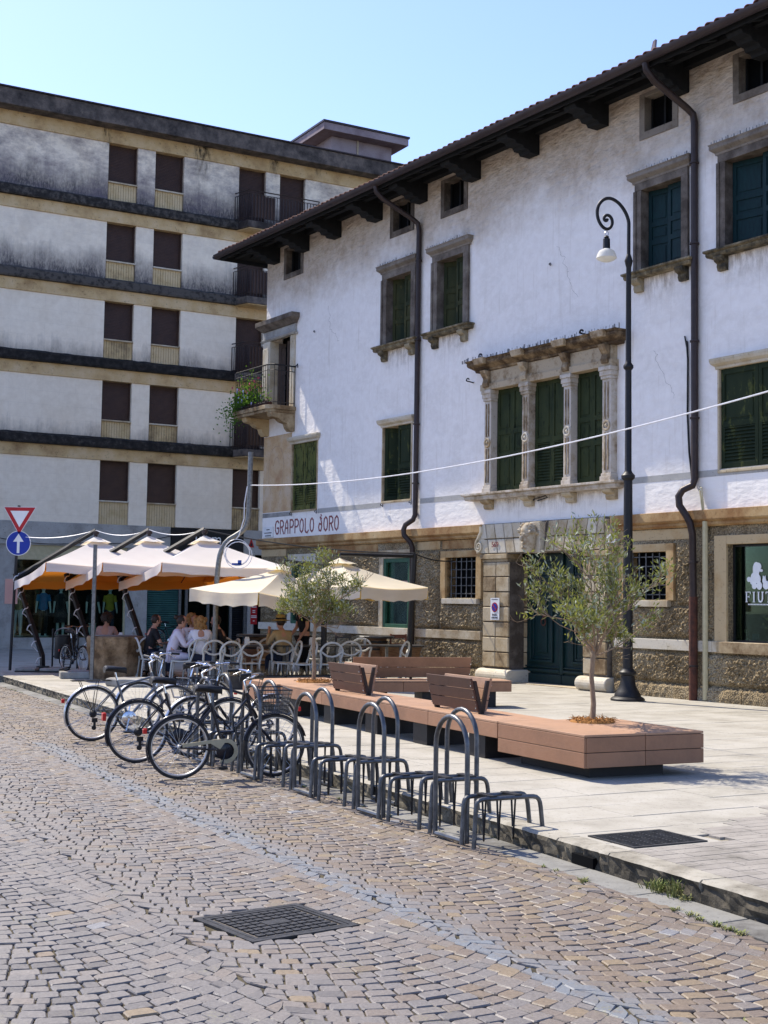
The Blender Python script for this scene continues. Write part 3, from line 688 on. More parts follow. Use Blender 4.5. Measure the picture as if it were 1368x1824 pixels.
# drain grate in the pavement
zt = PAV + 0.007
def lp(c, u, v, a, b, z): p = c + u * a + v * b; return (p.x, p.y, z)
def lbox(mb, c, u, v, a0, a1, b0, b1, z0, z1):
    mb.hexa([lp(c, u, v, a, b, z) for z in (z0, z1) for a, b in ((a0, b0), (a1, b0), (a1, b1), (a0, b1))])
gr = thing('drain_grate', 'slotted rectangular iron drain grate set in the pavement by the kerb', 'drain grate', (drc.x, drc.y, PAV))
inv = Vector((drc.x, drc.y, PAV))
def shift(mb, o): mb.v = [(p[0] - o[0], p[1] - o[1], p[2] - o[2]) for p in mb.v]; return mb
mb = MB(); lbox(mb, drc, dru, drv, -0.31, 0.31, -0.24, 0.24, PAV - 0.01, PAV + 0.0035); shift(mb, inv).build('pit', MAT['voidmat'], gr)  # black plate paints the darkness of the pit below the bars
mb = MB()
for a0, a1, b0, b1 in ((-0.33, 0.33, -0.26, -0.235), (-0.33, 0.33, 0.235, 0.26), (-0.33, -0.305, -0.235, 0.235), (0.305, 0.33, -0.235, 0.235)): lbox(mb, drc, dru, drv, a0, a1, b0, b1, PAV - 0.02, zt + 0.004)
shift(mb, inv).build('frame', MAT['cover'], gr)
for k in range(13):
    b = -0.222 + k * 0.037
    mb = MB(); lbox(mb, drc, dru, drv, -0.305, 0.305, b - 0.007, b + 0.007, PAV - 0.005, zt + 0.002); shift(mb, inv).build('bar', MAT['cover'], gr)
mb = MB()
for a in (-0.2, -0.1, 0, 0.1, 0.2): lbox(mb, drc, dru, drv, a - 0.006, a + 0.006, -0.234, 0.234, PAV - 0.008, zt)
shift(mb, inv).build('cross_bars', MAT['cover'], gr)
# manhole cover in the road
mh = thing('manhole_cover', 'square cast iron manhole cover with raised chequer blocks in the cobbles', 'manhole cover', tuple(mhc))
mb = MB(); lbox(mb, mhc, mhu, mhv, -MHU, MHU, -MHV, MHV, -0.02, -0.004); shift(mb, mhc).build('plate', MAT['dustplate'], mh)
mb = MB()
for (e0, e1, zz) in ((-0.008, 0.03, 0.004), (0.036, 0.06, 0.003)):
    U1, V1, U0, V0 = MHU - e0, MHV - e0, MHU - e1, MHV - e1
    for a0, a1, b0, b1 in ((-U1, U1, -V1, -V0), (-U1, U1, V0, V1), (-U1, -U0, -V0, V0), (U0, U1, -V0, V0)): lbox(mb, mhc, mhu, mhv, a0, a1, b0, b1, -0.02, zz)
shift(mb, mhc).build('frame', MAT['cover'], mh)
nb = 9
for i in range(nb):
    for j in range(8):
        a = -0.262 + 0.524 * (i + 0.5) / nb; b = -0.245 + 0.49 * (j + 0.5) / 8
        if 3 <= i <= 5 and 3 <= j <= 4: continue
        w, h = (0.046, 0.018) if (i + j) % 2 == 0 else (0.03, 0.022)
        an = 0.6 if (i + j) % 2 == 0 else 0.6
        uu = mhu * math.cos(an * 0) + mhv * math.sin(an * 0)
        mb = MB(); lbox(mb, mhc, mhu, mhv, a - 0.024, a + 0.024, b - 0.02, b + 0.02, -0.02, 0.0045); shift(mb, mhc).build('raised_block', MAT['cover'], mh)
mb = MB(); lbox(mb, mhc, mhu, mhv, -0.08, 0.08, -0.05, 0.05, -0.02, 0.0035); shift(mb, mhc).build('centre_boss', MAT['cover'], mh)
# weeds and dry tufts along the kerb and between the cobbles
def tuft(mb, p, n, h, spread, r):
    for _ in range(n):
        an = r.uniform(0, 2 * PI); b = Vector(p) + Vector((r.gauss(0, spread * 0.4), r.gauss(0, spread * 0.4), 0))
        tip = b + Vector((math.cos(an) * spread, math.sin(an) * spread, h * r.uniform(0.4, 1.1)))
        s = Vector((-math.sin(an), math.cos(an), 0)) * 0.0035; m = b.lerp(tip, 0.55) + Vector((0, 0, h * 0.25))
        mb.add([b - s, b + s, m + s, m - s, tip], [(0, 1, 2, 3), (3, 2, 4)])
mb = MB(); r2 = random.Random(4)
for (yy, n, h, sp) in ((8.62, 60, 0.1, 0.06), (8.5, 50, 0.12, 0.05), (8.72, 30, 0.06, 0.05), (8.4, 25, 0.05, 0.05)):
    tuft(mb, kpt(yy, -0.03, 0.0), n, h, sp, r2)
for yy in (8.25, 8.12, 8.02, 7.9, 7.8, 7.7, 9.05, 9.1): 
    tuft(mb, kpt(yy, -0.27 + r2.uniform(-0.03, 0.03), -0.005), 26, 0.028, 0.035, r2)
for k in range(60):
    yy = r2.uniform(6, 30); tuft(mb, kpt(yy, r2.choice((-0.01, -0.26)), -0.005), 10, 0.025, 0.03, r2)
for k in range(170):
    yy = r2.uniform(5.8, 16); x = kx(yy) - 0.3 - abs(r2.gauss(0, 1.3)); tuft(mb, (x, yy, -0.012), 7, 0.014, 0.02, r2)
mb.build('kerb_weeds', MAT['grass'], kind='stuff')
# pebble bed inside the angle of the benches
mb = MB(); r3 = random.Random(8)
for k in range(1700):
    a, b = r3.uniform(0, 1), r3.uniform(0, 1)
    P = Vector((0.05, 18.2, 0)) + Vector((-0.42, 0.907, 0)) * (a * 2.9) + Vector((0.87, 0.45, 0)) * (b * 2.1 + 0.2)
    s = r3.uniform(0.018, 0.036); mb.lathe([(1e-5, -0.4 * s), (s * 0.8, -0.2 * s), (s, 0.1 * s), (s * 0.6, 0.45 * s), (1e-5, 0.55 * s)], 6, (P.x, P.y, PAV + 0.012), 1, r3.uniform(0.7, 1), r3.random())
mb.build('pebbles', MAT['pebble'], kind='stuff')
# ---------------------------------------------------------------- wall with openings
def wall_mesh(mb, s0, s1, z0, z1, holes, y=0.0, depth=0.3):
    ss = sorted({s0, s1, *[max(s0, min(s1, h[i])) for h in holes for i in (0, 1)]}); zs = sorted({z0, z1, *[max(z0, min(z1, h[i])) for h in holes for i in (2, 3)]})
    idx = {}
    def V(a, b):
        if (a, b) not in idx: idx[(a, b)] = len(mb.v); mb.v.append((a, y, b))
        return idx[(a, b)]
    for a0, a1 in zip(ss, ss[1:]):
        for b0, b1 in zip(zs, zs[1:]):
            cs, cz = (a0 + a1) / 2, (b0 + b1) / 2
            if any(h[0] < cs < h[1] and h[2] < cz < h[3] for h in holes): continue
            mb.f.append((V(a0, b0), V(a1, b0), V(a1, b1), V(a0, b1)))
    for h in holes:
        a0, a1, b0, b1 = max(s0, h[0]), min(s1, h[1]), max(z0, h[2]), min(z1, h[3])
        if a0 >= a1 or b0 >= b1: continue
        d = y + depth
        mb.quad((a0, y, b0), (a0, d, b0), (a0, d, b1), (a0, y, b1)); mb.quad((a1, y, b1), (a1, d, b1), (a1, d, b0), (a1, y, b0))
        mb.quad((a0, y, b1), (a0, d, b1), (a1, d, b1), (a1, y, b1)); mb.quad((a1, y, b0), (a1, d, b0), (a0, d, b0), (a0, y, b0))
    return mb
def stroke(mb, pts, w, y, t=0.004, scale=1, s0=0, z0=0):
    # a flat ribbon along a polyline in the s,z plane
    P = [Vector((s0 + p[0] * scale, 0, z0 + p[1] * scale)) for p in pts]
    for i in range(len(P) - 1):
        d = P[i + 1] - P[i]
        if d.length < 1e-6: continue
        d.normalize(); n = Vector((-d.z, 0, d.x)) * w / 2; e = d * w * 0.3; yy = y - 0.0004 * (i % 3)
        q = [P[i] - n - e, P[i + 1] - n + e, P[i + 1] + n + e, P[i] + n - e]
        mb.add([(p.x, yy, p.z) for p in q] + [(p.x, yy + t, p.z) for p in q], [(0, 1, 2, 3), (0, 4, 5, 1), (1, 5, 6, 2), (2, 6, 7, 3), (3, 7, 4, 0)])
def text_mesh(txt, size, M, mat_, parent, name='lettering', ext=0.003, align='CENTER', spacing=1.0):
    cu = bpy.data.curves.new('text', 'FONT'); cu.body = txt; cu.size = size; cu.extrude = ext; cu.align_x = align; cu.resolution_u = 3; cu.space_character = spacing
    to = bpy.data.objects.new('text', cu); COL.objects.link(to)
    me = bpy.data.meshes.new_from_object(to); bpy.data.objects.remove(to); bpy.data.curves.remove(cu)
    me.transform(M); me.materials.clear(); me.materials.append(mat_); me.name = name
    return link(name, me, parent)
def facing(s, y, z): return Matrix.Translation((s, y, z)) @ Matrix.Rotation(PI / 2, 4, 'X')
# ---------------------------------------------------------------- left apartment block
LO = Vector((-12.18391655, 43.18530004, 0)); LA = math.atan2(0.49252271, 0.87029959)
LDv = Vector((0.87029959, 0.49252271, 0)); LIv = Vector((-0.49252271, 0.87029959, 0))
def Lw(s, y, z): return LO + LDv * s + LIv * y + Vector((0, 0, z))
ap = thing('apartment_block', 'long stained pale apartment block with brown roller shutters and dark ledges', 'building', tuple(LO), LA)
heads = [6.40, 9.08, 11.78, 14.48, 17.20]; sills = [5.06, 7.77, 10.50, 13.18, 15.89]
piers = [(-9.0, 3.10), (4.13, 4.76), (5.81, 7.88), (8.93, 9.48), (10.5, 20.0)]
S0, S1 = -9.0, 20.0
for k, (hd, sl) in enumerate(zip(heads, sills)):
    base = 4.26 if k == 0 else heads[k - 1] + 0.74
    for p in piers: MB().box(p[0], p[1], 0, 0.35, base, hd).build('wall_pier', MAT['travertine'], ap, bevel=0.006)
    # beam over the windows, projecting slightly, and the lichen-black ledge on it
    if k < 4:
        MB().box(S0, S1, -0.05, 0.35, hd, hd + 0.40).build('floor_beam', MAT['beam'], ap, bevel=0.01)
        mb = MB(); n = 120; pr = []
        for i in range(n + 1):
            s = S0 + (S1 - S0) * i / n; w = rnd.uniform(-0.012, 0.012)
            pr.append([(s, 0.3, hd + 0.40), (s, -0.2, hd + 0.40), (s, -0.22, hd + 0.46 + w * 0.3), (s, -0.21, hd + 0.68 + w * 0.3), (s, -0.05, hd + 0.765 + w), (s, 0.3, hd + 0.78)])
        b = len(mb.v)
        for r in pr: mb.v += r
        for i in range(n):
            for j in range(5): mb.f.append((b + i * 6 + j, b + i * 6 + 6 + j, b + i * 6 + 7 + j, b + i * 6 + 1 + j))
        mb.build('ledge', MAT['ledge'], ap)
    else: MB().box(S0, S1, -0.05, 0.35, hd, hd + 0.55).build('floor_beam', MAT['beam'], ap, bevel=0.01)
    cols = [(3.10, 4.13, False), (4.76, 5.81, False), (7.88, 8.93, k > 0), (9.48, 10.5, k > 0)]
    for (a0, a1, door) in cols:
        b0 = base if door else sl
        w = MB().box(a0 + 0.002, a1 - 0.002, 0.3, 0.34, b0, hd).box(a0 + 0.002, a0 + 0.045, 0.13, 0.3, b0, hd).box(a1 - 0.045, a1 - 0.002, 0.13, 0.3, b0, hd).build('window', MAT['roller'], ap)
        mb = MB(); zz = b0 + 0.02; n = int((hd - b0 - 0.03) / 0.052)
        for i in range(n):
            z = zz + i * 0.052; mb.hexa([(a0 + 0.046, 0.185, z), (a1 - 0.046, 0.185, z), (a1 - 0.046, 0.2, z), (a0 + 0.046, 0.2, z), (a0 + 0.046, 0.195, z + 0.048), (a1 - 0.046, 0.195, z + 0.048), (a1 - 0.046, 0.21, z + 0.048), (a0 + 0.046, 0.21, z + 0.048)])
        mb.box(a0 + 0.046, a1 - 0.046, 0.205, 0.215, b0, hd)
        mb.build('roller_shutter', MAT['roller'], w)
        if not door:
            MB().box(a0 + 0.003, a1 - 0.003, -0.025, 0.3, sl - 0.045, sl).build('sill', MAT['limepale'], w)
            mb = MB().box(a0 + 0.003, a1 - 0.003, 0.09, 0.3, base, sl - 0.045); n = 11
            for i in range(n):
                s = a0 + 0.03 + (a1 - a0 - 0.06) * (i + 0.5) / n; h = (a1 - a0 - 0.06) / n * 0.42
                mb.box(s - h, s + h, 0.06, 0.09, base, sl - 0.045)
            mb.build('ribbed_panel', MAT['ribpanel'], ap)
    if k > 0:      # balcony
        zb = base
        bal = MB(); bal.prism([(7.72, -0.02), (7.95, -0.75), (10.75, -0.75), (10.98, -0.02)], zb - 0.34, zb - 0.10, 'z')
        bo = bal.build('balcony', MAT['fascia'], ap, bevel=0.012)
        MB().prism([(7.80, -0.06), (8.02, -0.70), (10.68, -0.70), (10.9, -0.06)], zb - 0.37, zb - 0.341, 'z').build('balcony_soffit', MAT['beam'], bo)
        path = [(7.74, -0.02), (7.97, -0.72), (10.73, -0.72), (10.96, -0.02)]
        mb = MB()
        for hh, rr in ((0.98, 0.022), (0.86, 0.014), (0.03, 0.014)): mb.tube([(p[0], p[1], zb + hh) for p in path], rr, 5)
        for (p, q) in zip(path, path[1:]):
            L = math.hypot(q[0] - p[0], q[1] - p[1]); n = max(2, int(L / 0.12))
            for i in range(n + 1):
                t = i / n; x, yy = p[0] + (q[0] - p[0]) * t, p[1] + (q[1] - p[1]) * t
                mb.box(x - 0.011, x + 0.011, yy - 0.011, yy + 0.011, zb - 0.1, zb + 0.86)
        mb.build('railing', MAT['copper'], bo)
        MB().box(8.15, 9.0, -0.69, -0.675, zb + 0.06, zb + 0.84).build('wind_screen', MAT['roller'], bo)
MB().box(S0, S1, -0.6, 9, 17.66, 18.20).build('roof_fascia', MAT['fascia'], ap, bevel=0.015)
MB().box(S0 - 0.02, S1, -0.66, 9.02, 18.203, 18.25).build('roof_flashing', MAT['copper'], ap)
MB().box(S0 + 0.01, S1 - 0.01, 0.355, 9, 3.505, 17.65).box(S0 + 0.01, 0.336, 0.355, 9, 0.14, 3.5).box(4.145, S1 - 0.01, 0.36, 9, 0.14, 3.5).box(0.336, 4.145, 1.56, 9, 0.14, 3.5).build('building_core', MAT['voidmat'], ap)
MB().box(S0, S1, 0.02, 0.345, 17.75 - 0.003, 17.655).build('soffit_strip', MAT['beam'], ap)
def pxL(px, py, yoff):     # point of the plane y = yoff of the block, in its own coordinates
    d = ray(px, py); n = LIv; p0 = LO + LIv * yoff; t = (p0 - Vector((0, 0, H))).dot(n) / d.dot(n); w = Vector((0, 0, H)) + d * t
    return (w - LO).dot(LDv), w.z
a0, _ = pxL(590, 280, 1.5); a1, z1 = pxL(697, 298, 1.5); _, zt1 = pxL(640, 252, 1.5)
pent = MB().box(a0, a1, 1.5, 5.5, 18.26, zt1).build('penthouse', MAT['penthouse'], ap, bevel=0.01)
MB().box(a0 - 0.6, a1 + 0.45, 0.95, 6.2, zt1 + 0.002, zt1 + 0.28).build('penthouse_roof', MAT['penthouse'], pent, bevel=0.01)
MB().box(a0 - 0.64, a1 + 0.49, 0.91, 6.24, zt1 + 0.283, zt1 + 0.36).build('roof_flashing', MAT['copper'], pent)
MB().box(a0 + 1.1, a0 + 1.16, 1.46, 1.5, 18.26, zt1).build('downpipe', MAT['limepale'], pent)
MB().box(a0 - 0.35, a0 - 0.02, 1.6, 2.2, 18.26, 18.85).build('vent_box', MAT['fascia'], pent)
# ground floor
for s, z0, z1, w in ((3.0, 16.6, 17.75, 0.35), (6.45, 15.9, 17.78, 0.7), (9.2, 16.7, 17.75, 0.4), (11.0, 17.2, 17.76, 0.5)):
    MB().quad((s - w / 2, -0.056 if z1 > 17.3 else -0.004, z0), (s + w / 2, -0.056 if z1 > 17.3 else -0.004, z0), (s + w / 2, -0.056 if z1 > 17.3 else -0.004, z1), (s - w / 2, -0.056 if z1 > 17.3 else -0.004, z1)).build('water_stain', MAT['blackrun'], ap)
MB().box(S0, 5.62, -0.07, 0.34, 3.50, 4.258).build('shop_beam', MAT['concrete'], ap, bevel=0.01)
MB().box(8.32, S1, -0.07, 0.34, 3.40, 4.258).build('shop_beam', MAT['concrete'], ap, bevel=0.01)
MB().box(S0, 0.38, 0.0, 0.34, 0.14, 3.498).build('shop_pillar', MAT['concrete'], ap, bevel=0.008)
MB().box(4.12, 4.86, -0.01, 0.34, 0.14, 3.498).build('shop_pillar', MAT['concrete'], ap, bevel=0.008)
MB().box(8.55, 8.8, -0.01, 0.34, 0.14, 3.398).build('shop_pillar', MAT['alu'], ap, bevel=0.008)
MB().box(0.09, 0.5, -0.012, -0.004, 1.58, 2.38).build('poster', MAT['orange_poster'], ap)
sw = MB().box(0.38, 4.12, 0.02, 0.30, 3.02, 3.498).box(0.38, 0.44, 0.06, 0.14, 0.5, 3.02).box(4.06, 4.12, 0.06, 0.14, 0.5, 3.02).box(2.2, 2.24, 0.06, 0.14, 0.5, 3.02).build('shop_window', MAT['cream'], ap)
MB().box(0.38, 4.12, 0.0, 0.34, 0.14, 0.5).build('shop_plinth', MAT['concrete'], sw)
MB().box(0.44, 2.2, 0.09, 0.102, 0.5, 3.02).box(2.24, 4.06, 0.09, 0.102, 0.5, 3.02).build('glass_pane', MAT['glass'], sw)
MB().box(0.34, 4.14, 1.5, 1.55, 0.3, 3.5).build('shop_back_wall', MAT['voidmat'], sw)
MB().box(0.44, 4.06, 0.12, 1.5, 0.46, 0.52).build('display_floor', MAT['wood'], sw)
sg = MB().box(5.64, 8.3, -0.12, 0.34, 3.38, 4.22).build('shop_sign', MAT['black'], ap, bevel=0.008)
for q, ch in ((6.6, 'u'), (6.9, 'u'), (7.28, 'm')): text_mesh(ch, 0.5, facing(q, -0.126, 3.74), MAT['signwhite'], sg, 'letter')
tri = MB().prism([(8.5, 3.66), (8.72, 3.66), (8.61, 3.98)], -0.09, -0.075).build('triangle_emblem', MAT['signred'], ap)
MB().prism([(8.56, 3.70), (8.66, 3.70), (8.61, 3.86)], -0.096, -0.091).build('emblem_centre', MAT['black'], tri)
sh = MB().box(4.88, 6.02, 0.05, 0.3, 2.62, 3.378).build('security_shutter', MAT['black'], ap)
mb = MB(); z = 0.16
while z < 2.6:
    mb.prism([(0.12, z), (0.09, z + 0.03), (0.12, z + 0.07)], 4.9, 6.0, 'x'); z += 0.074
mb.box(4.88, 6.02, 0.13, 0.3, 0.14, 2.62); mb.build('shutter_slats', MAT['rollgreen'], sh)
dr = MB().box(6.02, 8.55, 0.1, 0.3, 2.9, 3.378).build('shop_entrance', MAT['copper'], ap)
for a in (6.06, 6.3, 7.1, 7.35, 7.95, 8.5): MB().box(a - 0.045, a + 0.045, 0.06, 0.16, 0.14, 2.9).build('mullion', MAT['pole'], dr)
MB().box(6.02, 7.9, 0.1, 0.112, 0.14, 2.9).build('glass_pane', MAT['glass'], dr)
MB().box(6.02, 8.55, 0.32, 0.345, 0.14, 2.9).build('dark_interior', MAT['voidmat'], dr)
MB().box(6.55, 6.95, 0.115, 0.13, 0.9, 1.02).build('entrance_panel', MAT['rollgreen'], dr)  # plain green panel behind the entrance glass
mb = MB(); z = 0.2
while z < 2.3: mb.prism([(0.2, z), (0.17, z + 0.03), (0.2, z + 0.06)], 8.0, 8.46, 'x'); z += 0.065
mb.build('louvre_panel', MAT['black'], dr)
# cables along the shop beam
ap_c = MB().tube(sag((-2, -0.1, 4.2), (2.6, -0.1, 3.62), 0.3), 0.012, 5).tube(sag((2.6, -0.1, 3.62), (5.6, -0.1, 3.95), 0.12), 0.012, 5).build('wall_cable', MAT['black'], ap)
# mannequins in the shop window
def mannequin(s, y, z, top, legs, skirt, label, ang=0):
    p = Lw(s, y, z); m = thing('mannequin', label, 'mannequin', tuple(p), LA + PI + ang)
    b = MB()
    b.ball((0, 0.01, 1.6), 0.075, 0.09, 0.115, 10, 8); b.lathe([(0.05, 1.42), (0.042, 1.5), (0.045, 1.53)], 8)
    b.lathe([(0.13, 0.84), (0.145, 0.9), (0.115, 1.1), (0.14, 1.28), (0.15, 1.36), (0.06, 1.44)], 12, (0, 0, 0), 1, 0.62)
    for sx in (-1, 1):
        b.tube([(sx * 0.16, 0, 1.37), (sx * 0.2, 0.0, 1.12), (sx * 0.23, 0.06, 0.88), (sx * 0.235, 0.08, 0.78)], [0.045, 0.038, 0.028, 0.022], 7)
        b.tube([(sx * 0.08, 0, 0.88), (sx * 0.09, 0.02, 0.48), (sx * 0.09, 0, 0.06), (sx * 0.09, 0.1, 0.02)], [0.075, 0.052, 0.035, 0.03], 8)
    b.lathe([(0.2, 0), (0.2, 0.02)], 16)
    b.build('figure', MAT['mannequin'], m, smooth=True)
    t = MB().lathe([(0.15, 0.86 if not skirt else 0.5), (0.16, 0.9), (0.128, 1.1), (0.152, 1.28), (0.16, 1.36), (0.075, 1.43)], 14, (0, 0, 0), 1.02, 0.68)
    for sx in (-1, 1): t.tube([(sx * 0.15, 0, 1.37), (sx * 0.2, 0.0, 1.16)], [0.06, 0.055], 8)
    t.build('top', MAT[top], m, smooth=True)
    if skirt: MB().lathe([(0.23, 0.45), (0.2, 0.7), (0.155, 0.9)], 14, (0, 0, 0), 1.02, 0.75).build('skirt', MAT[top], m, smooth=True)
    else:
        l = MB()
        for sx in (-1, 1): l.tube([(sx * 0.08, 0, 0.9), (sx * 0.092, 0.02, 0.48), (sx * 0.092, 0, 0.1)], [0.088, 0.066, 0.052], 8)
        l.build('trousers', MAT[legs], m, smooth=True)
for s, y, top, lg, sk, lab in ((1.55, 0.75, 'blue_cloth', 'cloth_black', False, 'shop window mannequin in a bright blue top and black trousers'),
        (2.15, 0.8, 'cloth_black', 'cloth_black', True, 'shop window mannequin in a dark sleeveless dress'),
        (3.2, 0.7, 'cloth_black', 'denim', True, 'shop window mannequin in black behind the middle parasol mast'),
        (3.85, 0.85, 'yellow_cloth', 'denim', False, 'shop window mannequin in a yellow top beside the grey pillar'),
        (0.75, 0.9, 'cloth_tan', 'cloth_white', False, 'shop window mannequin in tan at the left end of the shop window')):
    mannequin(s, y, 0.52, top, lg, sk, lab, rnd.uniform(-0.3, 0.3))
# ---------------------------------------------------------------- the white palazzo; local x = along the facade, y = into the wall
FA = math.atan2(FD.y, FD.x)
pz = thing('palazzo', 'old white plastered palazzo with green shutters, deep dark eaves and a rough stone base', 'building', tuple(ORI), FA)
def Fw(s, y, z): return ORI + FD * s + FI * y + Vector((0, 0, z))
def pxF(px, py, y):
    d = ray(px, py); p0 = ORI + FI * y; t = (p0 - Vector((0, 0, H))).dot(FI) / d.dot(FI); w = Vector((0, 0, H)) + d * t
    return (w - ORI).dot(FD), w.z
END = 25.0
ATT = [(1.12, 1.92), (6.48, 7.24), (8.62, 9.38), (15.17, 15.9), (17.52, 18.25)]
ATT = [(a, b, 10.88, 11.56) for a, b in ATT]
W2 = [(6.27, 7.33, 8.08, 9.74, 'sage'), (8.41, 9.42, 8.08, 9.74, 'sage'), (15.11, 16.15, 8.16, 9.75, 'teal'), (17.22, 18.62, 8.16, 9.75, 'teal')]
W1 = [(1.66, 2.98, 4.25, 6.06, 'peel'), (6.17, 7.38, 4.26, 6.06, 'peeldark'), (17.05, 18.75, 4.22, 6.02, 'peeldark')]
TRI = [(10.66, 11.7), (11.94, 13.02), (13.26, 14.16)]
BAL = (0.42, 1.5, 7.1, 9.2)
EX = 0.02
holes = [(a - EX, b + EX, c - EX, d + EX) for a, b, c, d in ATT + [w[:4] for w in W2 + W1] + [BAL]] + [(10.5, 14.3, 4.12, 6.52)]
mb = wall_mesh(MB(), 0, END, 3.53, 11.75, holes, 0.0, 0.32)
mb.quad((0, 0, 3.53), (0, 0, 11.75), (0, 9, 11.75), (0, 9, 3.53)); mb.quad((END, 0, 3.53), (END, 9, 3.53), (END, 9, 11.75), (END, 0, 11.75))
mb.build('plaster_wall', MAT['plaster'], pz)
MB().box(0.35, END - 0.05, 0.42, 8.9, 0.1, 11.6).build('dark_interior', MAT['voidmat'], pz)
for a, b in ((7.78, 9.85), (14.5, 24), (0.0, 1.6), (3.05, 6.1)): MB().box(a, b, -0.004, 0.0, 4.12, 4.24).build('painted_band', MAT['concrete'], pz)
# ---- roof, eaves, gutter
YE = -1.02; ZE = 11.66; SL = 0.36; SE = -1.0
mb = MB()
zt = lambda y: ZE + (y - YE) * SL
for dz, flip in ((0, 0), (0.1, 1)):
    pass
p = [(SE, YE, ZE), (END, YE, ZE), (END, 4, zt(4)), (SE + 5.0, 4, zt(4)), (SE, 9, ZE)]
mb.add([(a, b, c) for a, b, c in p] + [(a, b, c + 0.09) for a, b, c in p], [(0, 3, 2, 1), (5, 6, 7, 8), (0, 1, 6, 5), (1, 2, 7, 6), (0, 4, 3), (5, 8, 9), (4, 0, 5, 9), (3, 4, 9, 8), (2, 3, 8, 7)])
roof = mb.build('roof', MAT['darkwood'], pz)
tile = MB(); n = 7
for rr, y0 in ((0.085, 0),):
    vs = []
    for yy, r1 in ((-0.06, 0.09), (0.42, 0.078)):
        for rad in (r1, r1 - 0.018):
            vs += [(rad * math.cos(PI * i / n), yy, rad * math.sin(PI * i / n)) for i in range(n + 1)]
    m = n + 1
    fs = []
    for i in range(n):
        fs += [(i, i + 1, 2 * m + i + 1, 2 * m + i), (m + i, 3 * m + i, 3 * m + i + 1, m + i + 1), (i, m + i, m + i + 1, i + 1)]
    tile.add(vs, fs)
me = bpy.data.meshes.new('roof_tile'); me.from_pydata(tile.v, [], tile.f); me.materials.append(MAT['rooftile'])
me.polygons.foreach_set('use_smooth', [True] * len(me.polygons))
s = SE + 0.1; i = 0
while s < 20:
    o = link('roof_tile', me, roof, (s, YE + rnd.uniform(-0.03, 0.02), zt(YE) + 0.09)); o.rotation_euler = (math.atan(SL), rnd.uniform(-0.05, 0.05), rnd.uniform(-0.03, 0.03)); s += 0.215
gt = MB()
prof = [(0.105 * math.cos(R(a0)), 0.105 * math.sin(R(a0))) for a0 in range(180, 361, 20)] + [(0.095 * math.cos(R(a0)), 0.095 * math.sin(R(a0))) for a0 in range(360, 179, -20)]
gt.prism([(YE - 0.1 + u, ZE + 0.04 + w) for u, w in prof], SE - 0.05, END, 'x')
gt.prism([(SE - 0.1 + u, ZE + 0.04 + w) for u, w in prof], YE - 0.15, 8, 'y')
gt.build('gutter', MAT['gutter'], roof, smooth=True)
fb = MB().box(SE, END, YE + 0.012, YE + 0.05, ZE - 0.1, ZE - 0.004)
fb.box(SE + 0.012, SE + 0.05, YE + 0.05, 8, ZE - 0.1, ZE - 0.004).build('eaves_board', MAT['darkwood'], roof)
# small rafters between the big ones
s = SE + 0.35
jm = MB().hexa([(-0.05, YE + 0.06, ZE - 0.085), (0.05, YE + 0.06, ZE - 0.085), (0.05, 0.3, ZE + 0.36), (-0.05, 0.3, ZE + 0.36), (-0.05, YE + 0.06, ZE - 0.004), (0.05, YE + 0.06, ZE - 0.004), (0.05, 0.3, zt(0.3) - 0.004), (-0.05, 0.3, zt(0.3) - 0.004)])
jme = bpy.data.meshes.new('rafter'); jme.from_pydata(jm.v, [], jm.f); jme.materials.append(MAT['darkwood'])
while s < 20: link('rafter', jme, roof, (s, 0, 0)); s += 0.52
# carved bracket beams that carry the eaves; the plaster steps up round their roots
bp = [(0.0, 11.30), (-0.26, 11.30), (-0.30, 11.36), (-0.42, 11.36), (-0.47, 11.43), (-0.62, 11.43), (-0.68, 11.50), (-0.86, 11.5), (-0.9, 11.56), (-0.9, 11.64), (0.0, 11.90)]
bm_ = MB().prism(bp, -0.17, 0.17, 'x'); bme = bpy.data.meshes.new('bracket_beam'); bme.from_pydata(bm_.v, [], bm_.f); bme.materials.append(MAT['darkwood'])
for s in (0.56, 2.2, 3.86, 5.82, 7.76, 9.83, 11.86, 13.99, 16.15, 18.2): link('bracket_beam', bme, roof, (s, 0.002 if s > 0 else 0, 0))
MB().box(SE, END, -0.16, -0.003, 11.72, 11.86).box(SE, END, -0.62, -0.5, 11.66, 11.74).build('wall_plate', MAT['darkwood'], roof)
pt = [pxF(1157, 112, 1.5), pxF(1168, 72, 1.5)]
MB().prism([(pt[0][0] - 0.02, pt[0][1] - 0.3), (pt[0][0] + 0.2, pt[0][1] - 0.3), (pt[0][0] + 0.19, pt[0][1] + 0.15), (pt[1][0] + 0.04, pt[1][1]), (pt[1][0] - 0.03, pt[1][1] - 0.02), (pt[0][0], pt[0][1])], 1.45, 1.5).build('roof_finial', MAT['penthouse'], roof)
# ---- attic windows
for a, b, c, d in ATT:
    f = 0.14; mb = MB()
    mb.box(a - f, a, -0.02, 0.3, c - f, d + 0.08).box(b, b + f, -0.02, 0.3, c - f, d + 0.08).box(a, b, -0.025, 0.3, c - f, c).box(a, b, -0.018, 0.3, d, d + 0.08)
    w = mb.build('attic_window', MAT['greystone'], pz, bevel=0.006)
    MB().box(a, b, 0.21, 0.24, c, d).build('dark_pane', MAT['voidmat'], w)
    MB().box(a, a + 0.04, 0.16, 0.2, c, d).box(b - 0.04, b, 0.16, 0.2, c, d).box((a + b) / 2 - 0.025, (a + b) / 2 + 0.025, 0.16, 0.2, c, d).build('sash', MAT['darkwood'], w)
